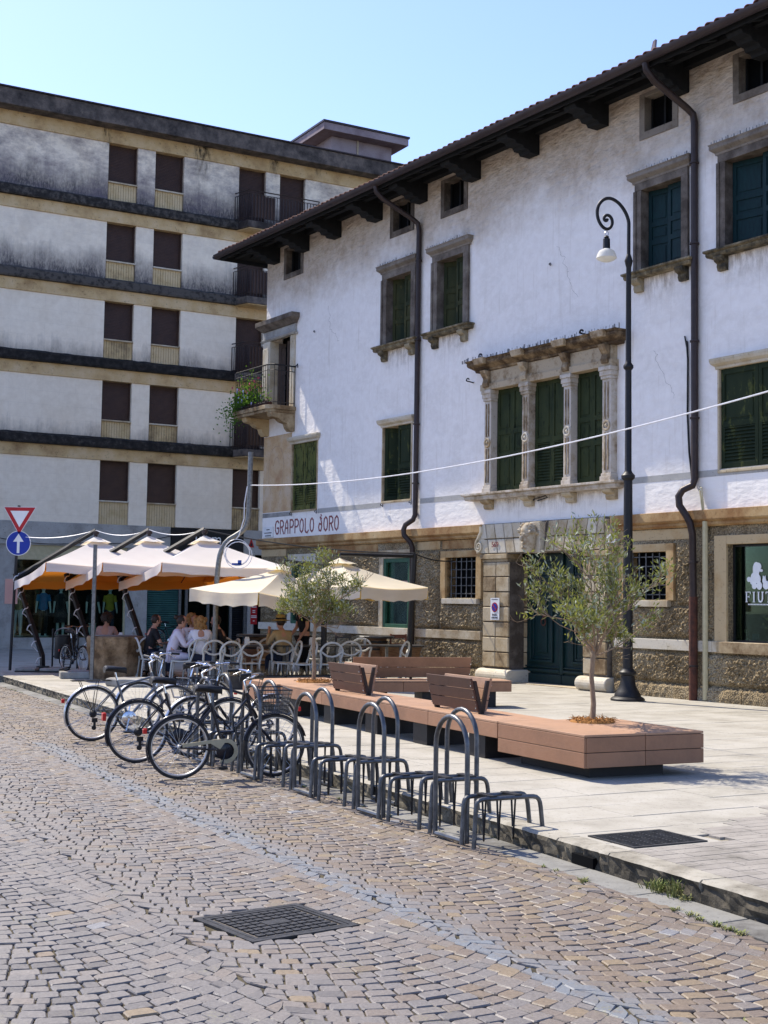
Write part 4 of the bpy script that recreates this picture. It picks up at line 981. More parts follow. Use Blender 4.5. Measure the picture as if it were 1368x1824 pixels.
# ---- shutters
def shutter(par, s0, s1, z0, z1, y, m, hinge, ang, kind='panel', label=None):
    # a leaf hinged on one side; hinge -1 = left edge
    w = s1 - s0; mb = MB(); st = 0.075
    mb.box(0, st, -0.02, 0.02, 0, z1 - z0).box(w - st, w, -0.02, 0.02, 0, z1 - z0)
    hgt = z1 - z0; rails = [0, hgt * 0.42, hgt - 0.1] if kind == 'louvre' else ([0, hgt * 0.33, hgt * 0.55, hgt - 0.1])
    for r in rails: mb.box(st, w - st, -0.02, 0.02, r, r + 0.1)
    for i, (r0, r1) in enumerate(zip(rails, rails[1:])):
        if kind == 'louvre' and i == 0:
            z = r0 + 0.1
            while z < r1 - 0.03:
                mb.hexa([(st, -0.022, z), (w - st, -0.022, z), (w - st, -0.012, z - 0.004), (st, -0.012, z - 0.004), (st, 0.01, z + 0.05), (w - st, 0.01, z + 0.05), (w - st, 0.02, z + 0.046), (st, 0.02, z + 0.046)]); z += 0.062
            mb.box(st, w - st, 0.021, 0.024, r0 + 0.1, r1)
        else:
            mb.box(st, w - st, 0.0, 0.015, r0 + 0.1, r1)
            mb.box(st + 0.05, w - st - 0.05, -0.012, 0.0, r0 + 0.15, r1 - 0.05)
    A0 = Matrix.Translation((s0 if hinge < 0 else s1, y, z0)) @ Matrix.Rotation(ang, 4, 'Z') @ Matrix.Translation((0 if hinge < 0 else -w, 0, 0))
    mb.v = [tuple(A0 @ Vector(p)) for p in mb.v]
    return mb.build('shutter', MAT[m], par, label=label)
def moulded(mb, s0, s1, z0, prof):      # a cornice: prof = list of (projection, height)
    for (pr, h0), (pr2, h1) in zip(prof, prof[1:]):
        mb.hexa([(s0 - pr * 0.8, -pr, z0 + h0), (s1 + pr * 0.8, -pr, z0 + h0), (s1 + pr * 0.8, 0, z0 + h0), (s0 - pr * 0.8, 0, z0 + h0), (s0 - pr2 * 0.8, -pr2, z0 + h1), (s1 + pr2 * 0.8, -pr2, z0 + h1), (s1 + pr2 * 0.8, 0, z0 + h1), (s0 - pr2 * 0.8, 0, z0 + h1)])
    return mb
def console(mb, s, w, z1, proj, h):
    mb.prism([(0, z1 - h), (-proj * 0.35, z1 - h), (-proj * 0.5, z1 - h * 0.7), (-proj * 0.45, z1 - h * 0.5), (-proj * 0.85, z1 - h * 0.35), (-proj, z1 - h * 0.15), (-proj, z1), (0, z1)], s - w / 2, s + w / 2, 'x')
for k, (a, b, c, d, m) in enumerate(W2):
    f = 0.2 if k < 2 else 0.17
    mb = MB().box(a - f, a, -0.05, 0.31, c, d).box(b, b + f, -0.05, 0.31, c, d).box(a - f, b + f, -0.055, 0.31, d + 0.001, d + 0.15)
    mb.box(a - f - 0.02, a - f + 0.05, -0.075, -0.051, c, d).box(b + f - 0.05, b + f + 0.02, -0.075, -0.051, c, d)
    w = mb.build('window', MAT['greystone'], pz, bevel=0.006)
    moulded(MB(), a - f, b + f, d + 0.151, [(0.06, 0), (0.07, 0.04), (0.13, 0.08), (0.15, 0.1), (0.15, 0.16), (0.17, 0.19)]).build('cornice', MAT['greystone'], w, bevel=0.004)
    sp = MB(); s = a - f - 0.1
    while s < b + f + 0.1: sp.box(s, s + 0.003, -0.12 + rnd.uniform(-0.03, 0.03), -0.117, d + 0.33, d + 0.4 + rnd.uniform(-0.01, 0.02)); s += 0.07
    sp.build('bird_spikes', MAT['spike'], w, kind='stuff')
    mb = moulded(MB(), a - f - 0.02, b + f + 0.02, c - 0.13, [(0.17, 0), (0.19, 0.03), (0.19, 0.07), (0.23, 0.09), (0.23, 0.128)])
    mb.build('sill', MAT['sillstone'], w, bevel=0.008)
    for s in (a - 0.06, b + 0.06):
        mb = MB(); console(mb, s, 0.2, c - 0.131, 0.19, 0.25); mb.build('sill_bracket', MAT['sillstone'], w, bevel=0.006)
    MB().quad((a - 0.25, -0.004, c - 0.85), (b + 0.25, -0.004, c - 0.85), (b + 0.25, -0.004, c - 0.1), (a - 0.25, -0.004, c - 0.1)).build('dirt_runs', MAT['sillrun'], w)
    mid = (a + b) / 2
    left_open = -0.5 if k in (0, 1) else -0.22
    shutter(w, a + 0.01, mid - 0.005, c + 0.01, d, 0.16, m, -1, left_open * -1 if False else 0.45 if k < 2 else 0.2)
    shutter(w, mid + 0.005, b - 0.01, c + 0.01, d, 0.16, m, 1, 0)
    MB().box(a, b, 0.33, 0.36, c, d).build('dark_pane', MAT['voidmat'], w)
for k, (a, b, c, d, m) in enumerate(W1):
    mb = MB().box(a - 0.045, a, -0.02, 0.31, c, d).box(b, b + 0.045, -0.02, 0.31, c, d).box(a - 0.04, b + 0.04, -0.03, 0.31, c - 0.05, c - 0.001).box(a - 0.04, b + 0.04, 0.0, 0.31, d + 0.001, d + 0.03)
    w = mb.build('window', MAT['limestone'], pz, bevel=0.005)
    moulded(MB(), a - 0.06, b + 0.06, d + 0.005, [(0.03, 0), (0.04, 0.05), (0.1, 0.09), (0.12, 0.14), (0.12, 0.19)]).build('cornice', MAT['limepale'], w, bevel=0.006)
    mid = (a + b) / 2; dark = m == 'peeldark'
    shutter(w, a + 0.01, mid - 0.005, c + 0.01, d, 0.045, m, -1, 0.75 if k == 1 else 0, 'louvre')
    shutter(w, mid + 0.005, b - 0.01, c + 0.01, d, 0.045, m, 1, 0, 'louvre')
    MB().box(a, b, 0.33, 0.36, c, d).build('dark_pane', MAT['voidmat'], w)
    if k < 2:
        for s in (a - 0.0, b + 0.02): MB().tube([(s, 0, c - 0.1), (s, -0.06, c - 0.1)] + arc((s + 0.045, -0.06, c - 0.1), 0.05, 180, -60, 8), 0.01, 5).build('shutter_hook', MAT['iron'], w)
# ---- triple window
tw = moulded(MB(), 10.0, 14.42, 4.055, [(0.22, 0), (0.24, 0.04), (0.24, 0.09), (0.3, 0.1), (0.3, 0.145)]).build('triple_window', MAT['carvedpale'], pz, bevel=0.01)
for s in (10.45, 11.82, 13.14, 14.32):
    mb = MB(); console(mb, s, 0.26, 4.053, 0.2, 0.2); mb.build('sill_bracket', MAT['limestone'], tw, bevel=0.008)
PIL = [(10.42, 10.65), (11.71, 11.93), (13.03, 13.25), (14.17, 14.42)]
for a, b in PIL:
    mb = MB().box(a, b, -0.16, 0.2, 4.36, 6.2)
    mb.box(a - 0.03, b + 0.03, -0.2, 0.2, 4.201, 4.30).box(a - 0.015, b + 0.015, -0.18, 0.2, 4.301, 4.358)
    mb.box(a - 0.02, b + 0.02, -0.19, 0.2, 6.201, 6.26).box(a - 0.035, b + 0.035, -0.21, 0.2, 6.261, 6.36).box(a - 0.05, b + 0.05, -0.23, 0.2, 6.361, 6.44)
    p = mb.build('pilaster', MAT['carvedpale'], tw, bevel=0.008)
    c = (a + b) / 2; q = (b - a) / 4
    fl = MB()
    for sx in (-0.7, 0.7):
        for z0, z1 in ((4.42, 5.16), (5.42, 6.14)): fl.box(c + sx * q - 0.018, c + sx * q + 0.018, -0.176, -0.161, z0, z1)
    fl.build('fluting', MAT['carvedstone'], p, bevel=0.006)
    MB().tube(arc((c, -0.17, 5.29), 0.085, 0, 345, 16), 0.022, 6, closed=True).ball((c, -0.17, 5.29), 0.035, 0.03, 0.035, 8, 5).build('roundel', MAT['limepale'], p, smooth=True)
mb = MB().box(10.3, 14.46, -0.2, 0.3, 6.441, 6.58).box(10.34, 14.42, -0.16, 0.3, 6.581, 6.86)
mb.build('entablature', MAT['carvedstone'], tw, bevel=0.008)
moulded(MB(), 10.3, 14.46, 6.861, [(0.2, 0), (0.22, 0.05), (0.34, 0.12), (0.36, 0.15), (0.36, 0.2), (0.4, 0.25)]).build('cornice', MAT['carvedstone'], tw, bevel=0.01)
for s in (10.53, 11.82, 13.14, 14.3):
    mb = MB(); mb.prism([(-0.16, 6.5), (-0.24, 6.5), (-0.26, 6.58), (-0.22, 6.68), (-0.3, 6.78), (-0.33, 6.862), (-0.16, 6.862)], s - 0.09, s + 0.09, 'x'); mb.build('console', MAT['carvedstone'], tw, bevel=0.008)
    MB().hexa([(s - 0.16, -0.43, 6.985), (s + 0.16, -0.43, 6.985), (s + 0.16, -0.2, 6.985), (s - 0.16, -0.2, 6.985), (s - 0.2, -0.46, 7.118), (s + 0.2, -0.46, 7.118), (s + 0.2, -0.2, 7.118), (s - 0.2, -0.2, 7.118)]).build('cornice_block', MAT['carvedstone'], tw, bevel=0.01)
sp = MB(); s = 9.75
while s < 14.8: sp.box(s, s + 0.002, -0.3 + rnd.uniform(-0.05, 0.05), -0.298, 7.11, 7.2 + rnd.uniform(-0.02, 0.02)); s += 0.085
sp.build('bird_spikes', MAT['spike'], tw, kind='stuff')
for a, b in TRI:
    mid = (a + b) / 2
    shutter(tw, a + 0.01, mid - 0.004, 4.22, 6.46, 0.02, 'peelmid', -1, 0.05, 'louvre' if a > 11.6 and a < 12.5 else 'panel')
    shutter(tw, mid + 0.004, b - 0.01, 4.22, 6.46, 0.02, 'peelmid', 1, 0.0, 'louvre' if a > 11.6 and a < 12.5 else 'panel')
    MB().box(a - 0.3, b + 0.25, 0.33, 0.36, 4.13, 6.51).build('dark_pane', MAT['voidmat'], tw)
for s, z in ((9.8, 6.72), (13.55, 7.2), (10.25, 7.2)):
    MB().tube([(s, 0, z), (s, -0.2, z + 0.02)] + arc((s + 0.05, -0.2, z + 0.02), 0.05, 180, 20, 6), 0.02 if z > 7 else 0.014, 6).build('iron_hook', MAT['iron'], tw)
MB().tube([(11.75, -0.02, 3.88), (12.0, -0.05, 3.99), (12.35, -0.05, 4.04), (12.42, -0.05, 4.0), (12.1, -0.05, 3.95)], 0.012, 5).build('iron_stay', MAT['iron'], pz)
MB().quad((10.0, -0.004, 3.56), (14.4, -0.004, 3.56), (14.4, -0.004, 4.05), (10.0, -0.004, 4.05)).build('dirt_runs', MAT['sillrun'], tw)
rk_ = random.Random(31); mb = MB()
for s, z, n in ((3.4, 9.6, 26), (12.6, 9.2, 30), (15.4, 6.6, 24)):
    pts = [(s, z)]
    for k in range(n): pts.append((pts[-1][0] + rk_.gauss(0.02, 0.035), pts[-1][1] - abs(rk_.gauss(0.03, 0.03))))
    stroke(mb, pts, 0.0035, -0.002, 0.001)
mb.build('hairline_cracks', MAT['greystone'], pz, kind='stuff')
# ---- balcony door on the corner
mb = MB().box(0.02, 0.42, -0.1, 0.25, 7.1, 9.1).box(1.5, 1.72, -0.06, 0.25, 7.1, 9.1).box(0.05, 0.38, -0.13, -0.101, 7.3, 8.9)
bd = mb.build('balcony_door', MAT['limepale'], pz, bevel=0.008)
moulded(MB(), 0.0, 1.72, 9.101, [(0.1, 0), (0.14, 0.05), (0.1, 0.06), (0.1, 0.1), (0.06, 0.12), (0.06, 0.3)]).build('entablature', MAT['concrete'], bd, bevel=0.006)
moulded(MB(), 0.0, 1.7, 9.402, [(0.1, 0), (0.16, 0.06), (0.24, 0.13), (0.26, 0.15), (0.26, 0.28)]).build('cornice', MAT['greystone'], bd, bevel=0.008)
shutter(bd, 0.43, 0.96, 7.1, 9.05, 0.18, 'brownslat', -1, 0.9, 'panel'); shutter(bd, 0.96, 1.49, 7.1, 9.05, 0.18, 'brownslat', 1, 0, 'louvre')
MB().box(0.42, 1.5, 0.33, 0.36, 7.1, 9.2).build('dark_pane', MAT['voidmat'], bd)
mb = MB()
bs = [(-0.55, 0.3), (-0.55, -0.6), (-0.3, -0.86), (1.62, -0.86), (1.8, -0.7), (1.8, -0.003), (-0.003, -0.003), (-0.003, 0.3)]
mb.prism(bs, 6.98, 7.095, 'z'); mb.prism([(x * 0.97 + 0.02, y * 0.96) for x, y in bs], 6.90, 6.979, 'z')
bl = mb.build('balcony', MAT['limestone'], pz, bevel=0.012)
for s in (0.15, 1.62):
    mb = MB().prism([(0, 6.42), (-0.12, 6.42), (-0.2, 6.5), (-0.24, 6.62), (-0.4, 6.66), (-0.5, 6.74), (-0.7, 6.78), (-0.76, 6.898), (0, 6.898)], s - 0.13, s + 0.13, 'x')
    mb.build('balcony_console', MAT['limestone'] if s > 1 else MAT['yellowstone'], bl, bevel=0.008)
rp = [(-0.48, 0.25), (-0.48, -0.58), (-0.27, -0.79), (1.58, -0.79), (1.74, -0.66), (1.74, -0.02)]
mb = MB().tube([(x, y, 8.2) for x, y in rp], 0.02, 6).tube([(x, y, 8.05) for x, y in rp], 0.01, 5).tube([(x, y, 7.18) for x, y in rp], 0.01, 5).tube([(1.74, -0.02, 8.2), (2.05, -0.12, 8.22), (2.06, -0.12, 8.12)], 0.014, 5)
for p, q in zip(rp, rp[1:]):
    L = math.hypot(q[0] - p[0], q[1] - p[1]); n = max(1, int(L / 0.105))
    for i in range(n + 1):
        x, y = p[0] + (q[0] - p[0]) * i / n, p[1] + (q[1] - p[1]) * i / n; mb.tube([(x, y, 7.1), (x, y, 8.2)], 0.008, 4, caps=False)
mb.build('railing', MAT['iron'], bl)
# ---- painted corner panel and lettering
fr = MB().box(0.01, 1.6, -0.006, 0.0, 4.26, 6.4).build('fresco_panel', MAT['fresco'], pz)
mb = MB()
stroke(mb, [(0.55 + 0.42 * math.cos(R(a0)) + 0.2, 5.6 + 0.5 * math.sin(R(a0))) for a0 in range(0, 181, 12)], 0.02, -0.0085, 0.002)
stroke(mb, [(0.3, 5.6), (0.34, 5.1), (0.5, 4.8)], 0.015, -0.0085, 0.002); stroke(mb, [(1.18, 5.6), (1.1, 5.0), (0.95, 4.7)], 0.015, -0.0085, 0.002)
stroke(mb, [(0.62, 5.62), (0.68, 5.75), (0.8, 5.8), (0.9, 5.72), (0.92, 5.55)], 0.02, -0.0095, 0.002)
mb.build('painted_outline', MAT['fresco_line'], fr)
GL = {'G': [[(0.62, 0.85), (0.45, 1), (0.2, 0.95), (0.08, 0.7), (0.08, 0.3), (0.25, 0.02), (0.5, 0.02), (0.6, 0.2), (0.6, 0.45), (0.35, 0.45)]],
 'R': [[(0.1, 0), (0.1, 1), (0.4, 1), (0.58, 0.85), (0.58, 0.62), (0.4, 0.5), (0.1, 0.5)], [(0.32, 0.5), (0.62, 0)]],
 'A': [[(0.05, 0), (0.2, 0.75), (0.38, 1), (0.5, 0.75), (0.55, 0)], [(0.15, 0.4), (0.54, 0.4)]],
 'P': [[(0.1, 0), (0.1, 1), (0.42, 1), (0.6, 0.85), (0.6, 0.6), (0.42, 0.45), (0.1, 0.45)]],
 'O': [[(0.35, 1), (0.14, 0.85), (0.08, 0.5), (0.14, 0.15), (0.35, 0), (0.54, 0.15), (0.6, 0.5), (0.54, 0.85), (0.35, 1)]],
 'L': [[(0.12, 1), (0.12, 0.15), (0.2, 0.02), (0.42, -0.05), (0.6, 0.12)]],
 'd': [[(0.5, 0.9), (0.3, 1.02), (0.52, 0.6), (0.55, 0.3), (0.42, 0.02), (0.2, 0.05), (0.1, 0.3), (0.2, 0.55), (0.42, 0.5)], [(0.4, 1.2), (0.48, 1.1)]]}
s = 0.74
for ch in 'GRAPPOLO dORO':
    if ch == ' ': s += 0.17; continue
    ln = MB()
    for st in GL[ch]: stroke(ln, st, 0.045, -0.005, 0.004, 0.36, s, 3.645)
    ln.build('letter', MAT['text_red'], pz)
    s += 0.272
pl = MB().box(0.12, 0.66, -0.03, -0.004, 3.56, 3.86).build('street_plaque', MAT['signwhite'], pz, bevel=0.004)
mb = MB()
for a0, b0, z in ((0.3, 0.48, 3.78), (0.18, 0.6, 3.69), (0.22, 0.56, 3.61)): mb.box(a0, b0, -0.033, -0.0301, z - 0.012, z + 0.012)
mb.build('worn_inscription', MAT['cloth_black'], pl)
# ---- stone base
DO = (11.27, 13.57)
BW = [(8.88, 10.02, 1.93, 2.83), (14.72, 15.78, 1.93, 2.81)]
GW = [(6.28, 7.42, 1.17, 2.86), (1.75, 2.85, 1.17, 2.86)]
SH = (17.23, 20.2, 1.2, 2.9)
holes = BW + GW + [SH, (10.3, 14.3, 0.1, 2.95)]
mb = wall_mesh(MB(), 0, END, 0.1, 3.24, holes, 0.0, 0.3)
mb.quad((0, 0, 0.1), (0, 0, 3.53), (0, 9, 3.53), (0, 9, 0.1)); mb.build('base_wall', MAT['roughstone'], pz)
moulded(MB(), 0.02, 10.22, 3.235, [(0.05, 0), (0.09, 0.03), (0.09, 0.08), (0.13, 0.1), (0.15, 0.12), (0.15, 0.29)]).build('string_cornice', MAT['yellowstone'], pz, bevel=0.008)
moulded(MB(), 14.5, END, 3.235, [(0.05, 0), (0.09, 0.03), (0.09, 0.08), (0.13, 0.1), (0.15, 0.12), (0.15, 0.29)]).build('string_cornice', MAT['yellowstone'], pz, bevel=0.008)
r5 = random.Random(21)
def rough(s0, s1, z0, z1, proud=0.05):
    st = 0.036; nx, nz = max(2, int((s1 - s0) / st)), max(2, int((z1 - z0) / st)); vs = []; fs = []
    for j in range(nz + 1):
        for i in range(nx + 1):
            e = min(i, nx - i, j, nz - j)
            y = -0.002 if e == 0 else -proud * (0.55 if e == 1 else 1) - abs(r5.gauss(0, 0.022)) * (1 if e > 0 else 0)
            vs.append((s0 + (s1 - s0) * i / nx, y, z0 + (z1 - z0) * j / nz))
    for j in range(nz):
        for i in range(nx): a0 = j * (nx + 1) + i; fs.append((a0, a0 + 1, a0 + nx + 2, a0 + nx + 1))
    MB().add(vs, fs).build('rough_panel', MAT['roughstone'], pz)
for a, b in ((0.12, 1.5), (3.1, 6.05), (7.65, 8.6)): rough(a, b, 1.23, 3.0)
rough(8.68, 10.2, 1.23, 1.8); rough(14.42, 16.4, 1.23, 1.8); rough(16.02, 16.45, 1.83, 3.0)
rough(16.62, 16.88, 1.25, 3.0, 0.03)
for a, b in ((0.12, 3.4), (3.5, 7.55), (7.72, 10.2), (14.42, 16.42), (16.6, 20.5)): rough(a, b, 0.42, 0.98)
for a, b in ((0.05, 3.0), (3.02, 6.2), (6.22, 9.0), (9.02, 10.15), (14.45, 16.4), (16.6, 17.6), (17.62, 20.5)):
    vs = MB(); n = int((b - a) / 0.08); fr_ = []
    for i in range(n + 1):
        s = a + (b - a) * i / n; k = r5.uniform(-0.012, 0.012); fr_.append([(s, 0, 0.1), (s, -0.1 + k, 0.1), (s, -0.105 + r5.uniform(-0.012, 0.012), 0.22), (s, -0.09 + k, 0.34), (s, -0.05, 0.385 + k), (s, 0, 0.39)])
    for r in fr_: vs.v += r
    for i in range(n):
        for j in range(5): a0 = i * 6 + j; vs.f.append((a0, a0 + 6, a0 + 7, a0 + 1))
    vs.f += [tuple(range(6)), tuple(range(n * 6, n * 6 + 6))[::-1]]
    vs.build('plinth_stone', MAT['roughstone'], pz)
for a, b in ((0.0, 2.6), (2.604, 5.2), (5.204, 7.7), (7.704, 10.22), (14.4, 16.9), (16.904, 20.6)): MB().box(a, b, -0.075, 0.0, 1.01, 1.2).build('string_course', MAT['limepale'], pz, bevel=0.008)
for a, b in ((0, 1.4), (3.15, 6.0), (7.7, 8.6), (8.7, 10.15), (14.5, 16.4)): MB().box(a, b, -0.012, 0, 3.03, 3.22).build('cornice_shade_band', MAT['yellowstone'], pz)  # brown strip under the cornice, its shade put into the colour
def barred(a, b, c, d):
    f = 0.19; mb = MB().box(a - f, a, -0.06, 0.25, c - 0.02, d + 0.15).box(b, b + f, -0.06, 0.25, c - 0.02, d + 0.15).box(a, b, -0.058, 0.25, d, d + 0.15)
    w = mb.build('barred_window', MAT['yellowstone'], pz, bevel=0.008)
    MB().box(a - 0.08, b + 0.08, -0.1, 0.25, c - 0.14, c - 0.021).build('sill', MAT['limepale'], w, bevel=0.008)
    MB().box(a, b, 0.26, 0.28, c, d).build('dark_pane', MAT['voidmat'], w)
    n = 6
    for i in range(n): x = a + (b - a) * (i + 0.5) / n; MB().tube([(x, 0.05, c), (x, 0.05, d)], 0.012, 6).build('bar', MAT['steel'], w)
    for i in range(5): z = c + (d - c) * (i + 0.5) / 5; MB().tube([(a, 0.07, z), (b, 0.07, z)], 0.012, 6).build('bar', MAT['steel'], w)
for q in BW: barred(*q)
for a, b, c, d in GW:
    mb = MB().box(a - 0.18, a, -0.04, 0.2, c, d + 0.2).box(b, b + 0.18, -0.04, 0.2, c, d + 0.2).box(a, b, -0.038, 0.2, d, d + 0.2).box(a - 0.18, b + 0.18, -0.05, 0.2, c - 0.13, c - 0.002)
    w = mb.build('ground_window', MAT['limepale'], pz, bevel=0.006)
    MB().box(a, a + 0.1, -0.02, 0.05, c, d).box(b - 0.1, b, -0.02, 0.05, c, d).box(a + 0.1, b - 0.1, -0.02, 0.05, d - 0.1, d).box(a + 0.1, b - 0.1, -0.02, 0.05, c, c + 0.12).build('green_frame', MAT['green_paint'], w, bevel=0.006)
    MB().box(a + 0.1, a + 0.32, 0.08, 0.1, c + 0.12, d - 0.1).build('green_curtain', MAT['green_paint'], w)
    MB().box(a + 0.1, b - 0.1, 0.05, 0.06, c + 0.12, d - 0.1).build('glass_pane', MAT['glass'], w)
    MB().box(a, b, 0.2, 0.22, c, d).build('dark_pane', MAT['voidmat'], w)
    MB().box(b - 0.42, b - 0.16, 0.03, 0.034, c + 0.75, c + 1.15).build('poster', MAT['cloth_pink'], w)
# shop window at the right
a, b, c, d = SH
mb = MB().box(a - 0.28, a - 0.002, -0.05, 0.28, c - 0.2, d + 0.16).box(a, b, -0.05, 0.28, d, d + 0.16)
w = mb.build('shop_window', MAT['yellowstone'], pz, bevel=0.008)
MB().box(a - 0.2, b, -0.09, 0.28, c - 0.2, c - 0.002).build('sill', MAT['limestone'], w, bevel=0.01)
MB().box(a, a + 0.04, 0.12, 0.2, c, d).box(a + 0.04, b, 0.12, 0.2, d - 0.04, d).box(a + 0.04, b, 0.12, 0.2, c, c + 0.03).build('frame', MAT['black'], w)
MB().box(a + 0.04, b, 0.14, 0.15, c + 0.03, d - 0.04).build('glass_pane', MAT['darkglass'], w)
MB().box(a - 0.1, b, 0.405, 0.415, c, d).build('dark_pane', MAT['voidmat'], w)
MB().box(a + 0.05, b, 0.36, 0.4, d - 0.32, d - 0.02).build('green_panel', MAT['rollgreen'], w)
MB().box(a + 0.36, a + 0.5, 0.2, 0.22, c + 0.04, c + 0.15).build('info_card', MAT['blue_cloth'], w)
MB().lathe([(0.03, 0), (0.03, 0.02), (0.008, 0.04), (0.008, 0.1), (0.045, 0.14), (0.045, 0.18)], 10, (a + 0.2, 0.24, c + 0.04)).build('small_vase', MAT['cream'], w)
mb = MB()
for i in range(40): 
    p = (a + 0.75 + r5.gauss(0, 0.1), 0.26 + r5.gauss(0, 0.02), c + 0.36 + r5.gauss(0, 0.1)); mb.ball(p, 0.025, 0.012, 0.025, 5, 4)
mb.build('yellow_flowers', MAT['yellow_cloth'], w)
# the white emblem: a fluffy dog with a cat beside it, and the lettering
mb = MB(); yy = 0.134
def disc(cx, cz, rx, rz, k=0, rot=0):
    pts = [(cx + rx * math.cos(R(t)) * math.cos(rot) - rz * math.sin(R(t)) * math.sin(rot), cz + rx * math.cos(R(t)) * math.sin(rot) + rz * math.sin(R(t)) * math.cos(rot)) for t in range(0, 360, 20)]
    mb.prism(pts, yy - 0.0006 * k, yy + 0.003)
e0, z0 = 17.72, 2.13
disc(e0 + 0.02, z0 + 0.33, 0.075, 0.13, 0); disc(e0 + 0.05, z0 + 0.38, 0.085, 0.07, 1); disc(e0 + 0.13, z0 + 0.31, 0.04, 0.025, 2); disc(e0, z0 + 0.19, 0.1, 0.1, 3)
disc(e0 - 0.05, z0 + 0.14, 0.07, 0.08, 4); disc(e0 - 0.14, z0 + 0.16, 0.045, 0.045, 5); disc(e0 - 0.02, z0 + 0.05, 0.055, 0.06, 6); disc(e0 + 0.09, z0 + 0.05, 0.06, 0.07, 7); disc(e0 + 0.07, z0 + 0.16, 0.05, 0.08, 8)
disc(e0 + 0.24, z0 + 0.06, 0.07, 0.075, 9); disc(e0 + 0.2, z0 + 0.14, 0.04, 0.06, 10); mb.prism([(e0 + 0.165, z0 + 0.19), (e0 + 0.175, z0 + 0.225), (e0 + 0.2, z0 + 0.2), (e0 + 0.225, z0 + 0.225), (e0 + 0.235, z0 + 0.18)], yy - 0.007, yy + 0.003)
mb.build('dog_emblem', MAT['signwhite'], w)
SER = {'F': [[(0.15, 0), (0.15, 1)], [(0.15, 1), (0.65, 1)], [(0.65, 1), (0.65, 0.82)], [(0.15, 0.52), (0.48, 0.52)], [(0.03, 0), (0.28, 0)], [(0.03, 1), (0.2, 1)], [(0.48, 0.6), (0.48, 0.44)]],
 'I': [[(0.2, 0), (0.2, 1)], [(0.07, 0), (0.33, 0)], [(0.07, 1), (0.33, 1)]],
 'U': [[(0.18, 1), (0.18, 0.3), (0.28, 0.06), (0.48, 0.02), (0.64, 0.14), (0.7, 0.35), (0.7, 1)], [(0.05, 1), (0.31, 1)], [(0.58, 1), (0.82, 1)]],
 'T': [[(0.4, 0), (0.4, 1)], [(0.05, 1), (0.75, 1)], [(0.05, 1), (0.05, 0.82)], [(0.75, 1), (0.75, 0.82)], [(0.26, 0), (0.54, 0)]]}
s = 17.5
for ch, wd in (('F', 0.155), ('I', 0.105), ('U', 0.185), ('T', 0.2)):
    ln = MB()
    for i, st in enumerate(SER[ch]): stroke(ln, st, 0.026 if i == 0 else 0.013, 0.132, 0.003, 0.17, s, 1.9)
    ln.build('letter', MAT['signwhite'], w); s += wd
mb = MB(); s = 17.56
while s < 18.3: mb.box(s, s + 0.022, 0.131, 0.135, 1.845, 1.868); s += 0.032
mb.build('small_print', MAT['signwhite'], w)
# ---- portal
pt = MB().box(10.3, 11.18, -0.09, 0.3, 2.70, 2.765).box(10.26, 11.2, -0.14, 0.3, 2.766, 2.87).box(13.66, 14.28, -0.09, 0.3, 2.70, 2.765).box(13.62, 14.32, -0.14, 0.3, 2.766, 2.87).build('portal', MAT['limestone'], pz, bevel=0.01)
zb = [0.46 + i * (2.70 - 0.46) / 7 for i in range(8)]
for (x0, x1, inner) in ((10.36, 11.26, 1), (13.58, 14.26, -1)):
    m = (x0 + x1) / 2; cols = [(x0, m), (m, x1)]
    for z0, z1 in zip(zb, zb[1:]):
        for a0, b0 in cols:
            MB().box(a0 + 0.012, b0 - 0.012, -0.12 + rnd.uniform(-0.006, 0.006), 0.0, z0 + 0.011, z1 - 0.011).build('stone_block', MAT['limestone'], pt, bevel=0.014)
        xi = x1 if inner > 0 else x0
        MB().box(xi - 0.14, xi + 0.01 * inner, 0.004, 0.5, z0 + 0.006, z1 - 0.006) if False else None
        lo, hi = (xi - 0.2, xi - 0.012) if inner > 0 else (xi + 0.012, xi + 0.2)
        MB().box(lo, hi, 0.003, 0.56, z0 + 0.007, z1 - 0.007).build('stone_block', MAT['limestone'], pt, bevel=0.01)
    MB().box(x0, x1, -0.085, 0.3, 0.43, 2.70).build('block_backing', MAT['greystone'], pt)
    zz = [(0.0, 0.14), (0.0, 0.42)]
    tb = MB(); pr = [(-0.12 - 0.14 * math.sin(R(t)) , 0.14 + 0.14 - 0.14 * math.cos(R(t))) for t in range(0, 181, 20)]
    tb.prism([(0.5, 0.14), *[(y, z) for y, z in pr], (0.5, 0.42)], x0 - 0.08, x1 + 0.1, 'x'); tb.build('base_torus', MAT['limepale'], pt, smooth=False, bevel=0.02)
# lintel voussoirs in two rows
cx = 12.24
for row, (z0, z1) in enumerate(((2.885, 3.19), (3.2, 3.52))):
    n = 6
    for side in (-1, 1):
        for i in range(n):
            e0 = 0.16 + i * 0.3; e1 = e0 + 0.3
            if i == n - 1: e1 = 1.96
            ln_ = 0.07
            k0, k1 = (ln_ * i / n, ln_ * (i + 1) / n) if True else (0, 0)
            zr = lambda e, z: cx + side * (e + (z - 2.885) * 0.22 * (1 if e < 1.9 else 0))
            q = [(zr(e0 + 0.012, z0), z0 + 0.006), (zr(e1 - 0.012, z0), z0 + 0.006), (zr(e1 - 0.012, z1), z1 - 0.006), (zr(e0 + 0.012, z1), z1 - 0.006)]
            if side < 0: q = q[::-1]
            MB().prism(q, -0.13 + rnd.uniform(-0.005, 0.005), 0.0).build('voussoir', MAT['limepale'], pt, bevel=0.012)
MB().box(10.33, 14.3, -0.09, 0.3, 2.872, 3.527).build('lintel_backing', MAT['greystone'], pt)
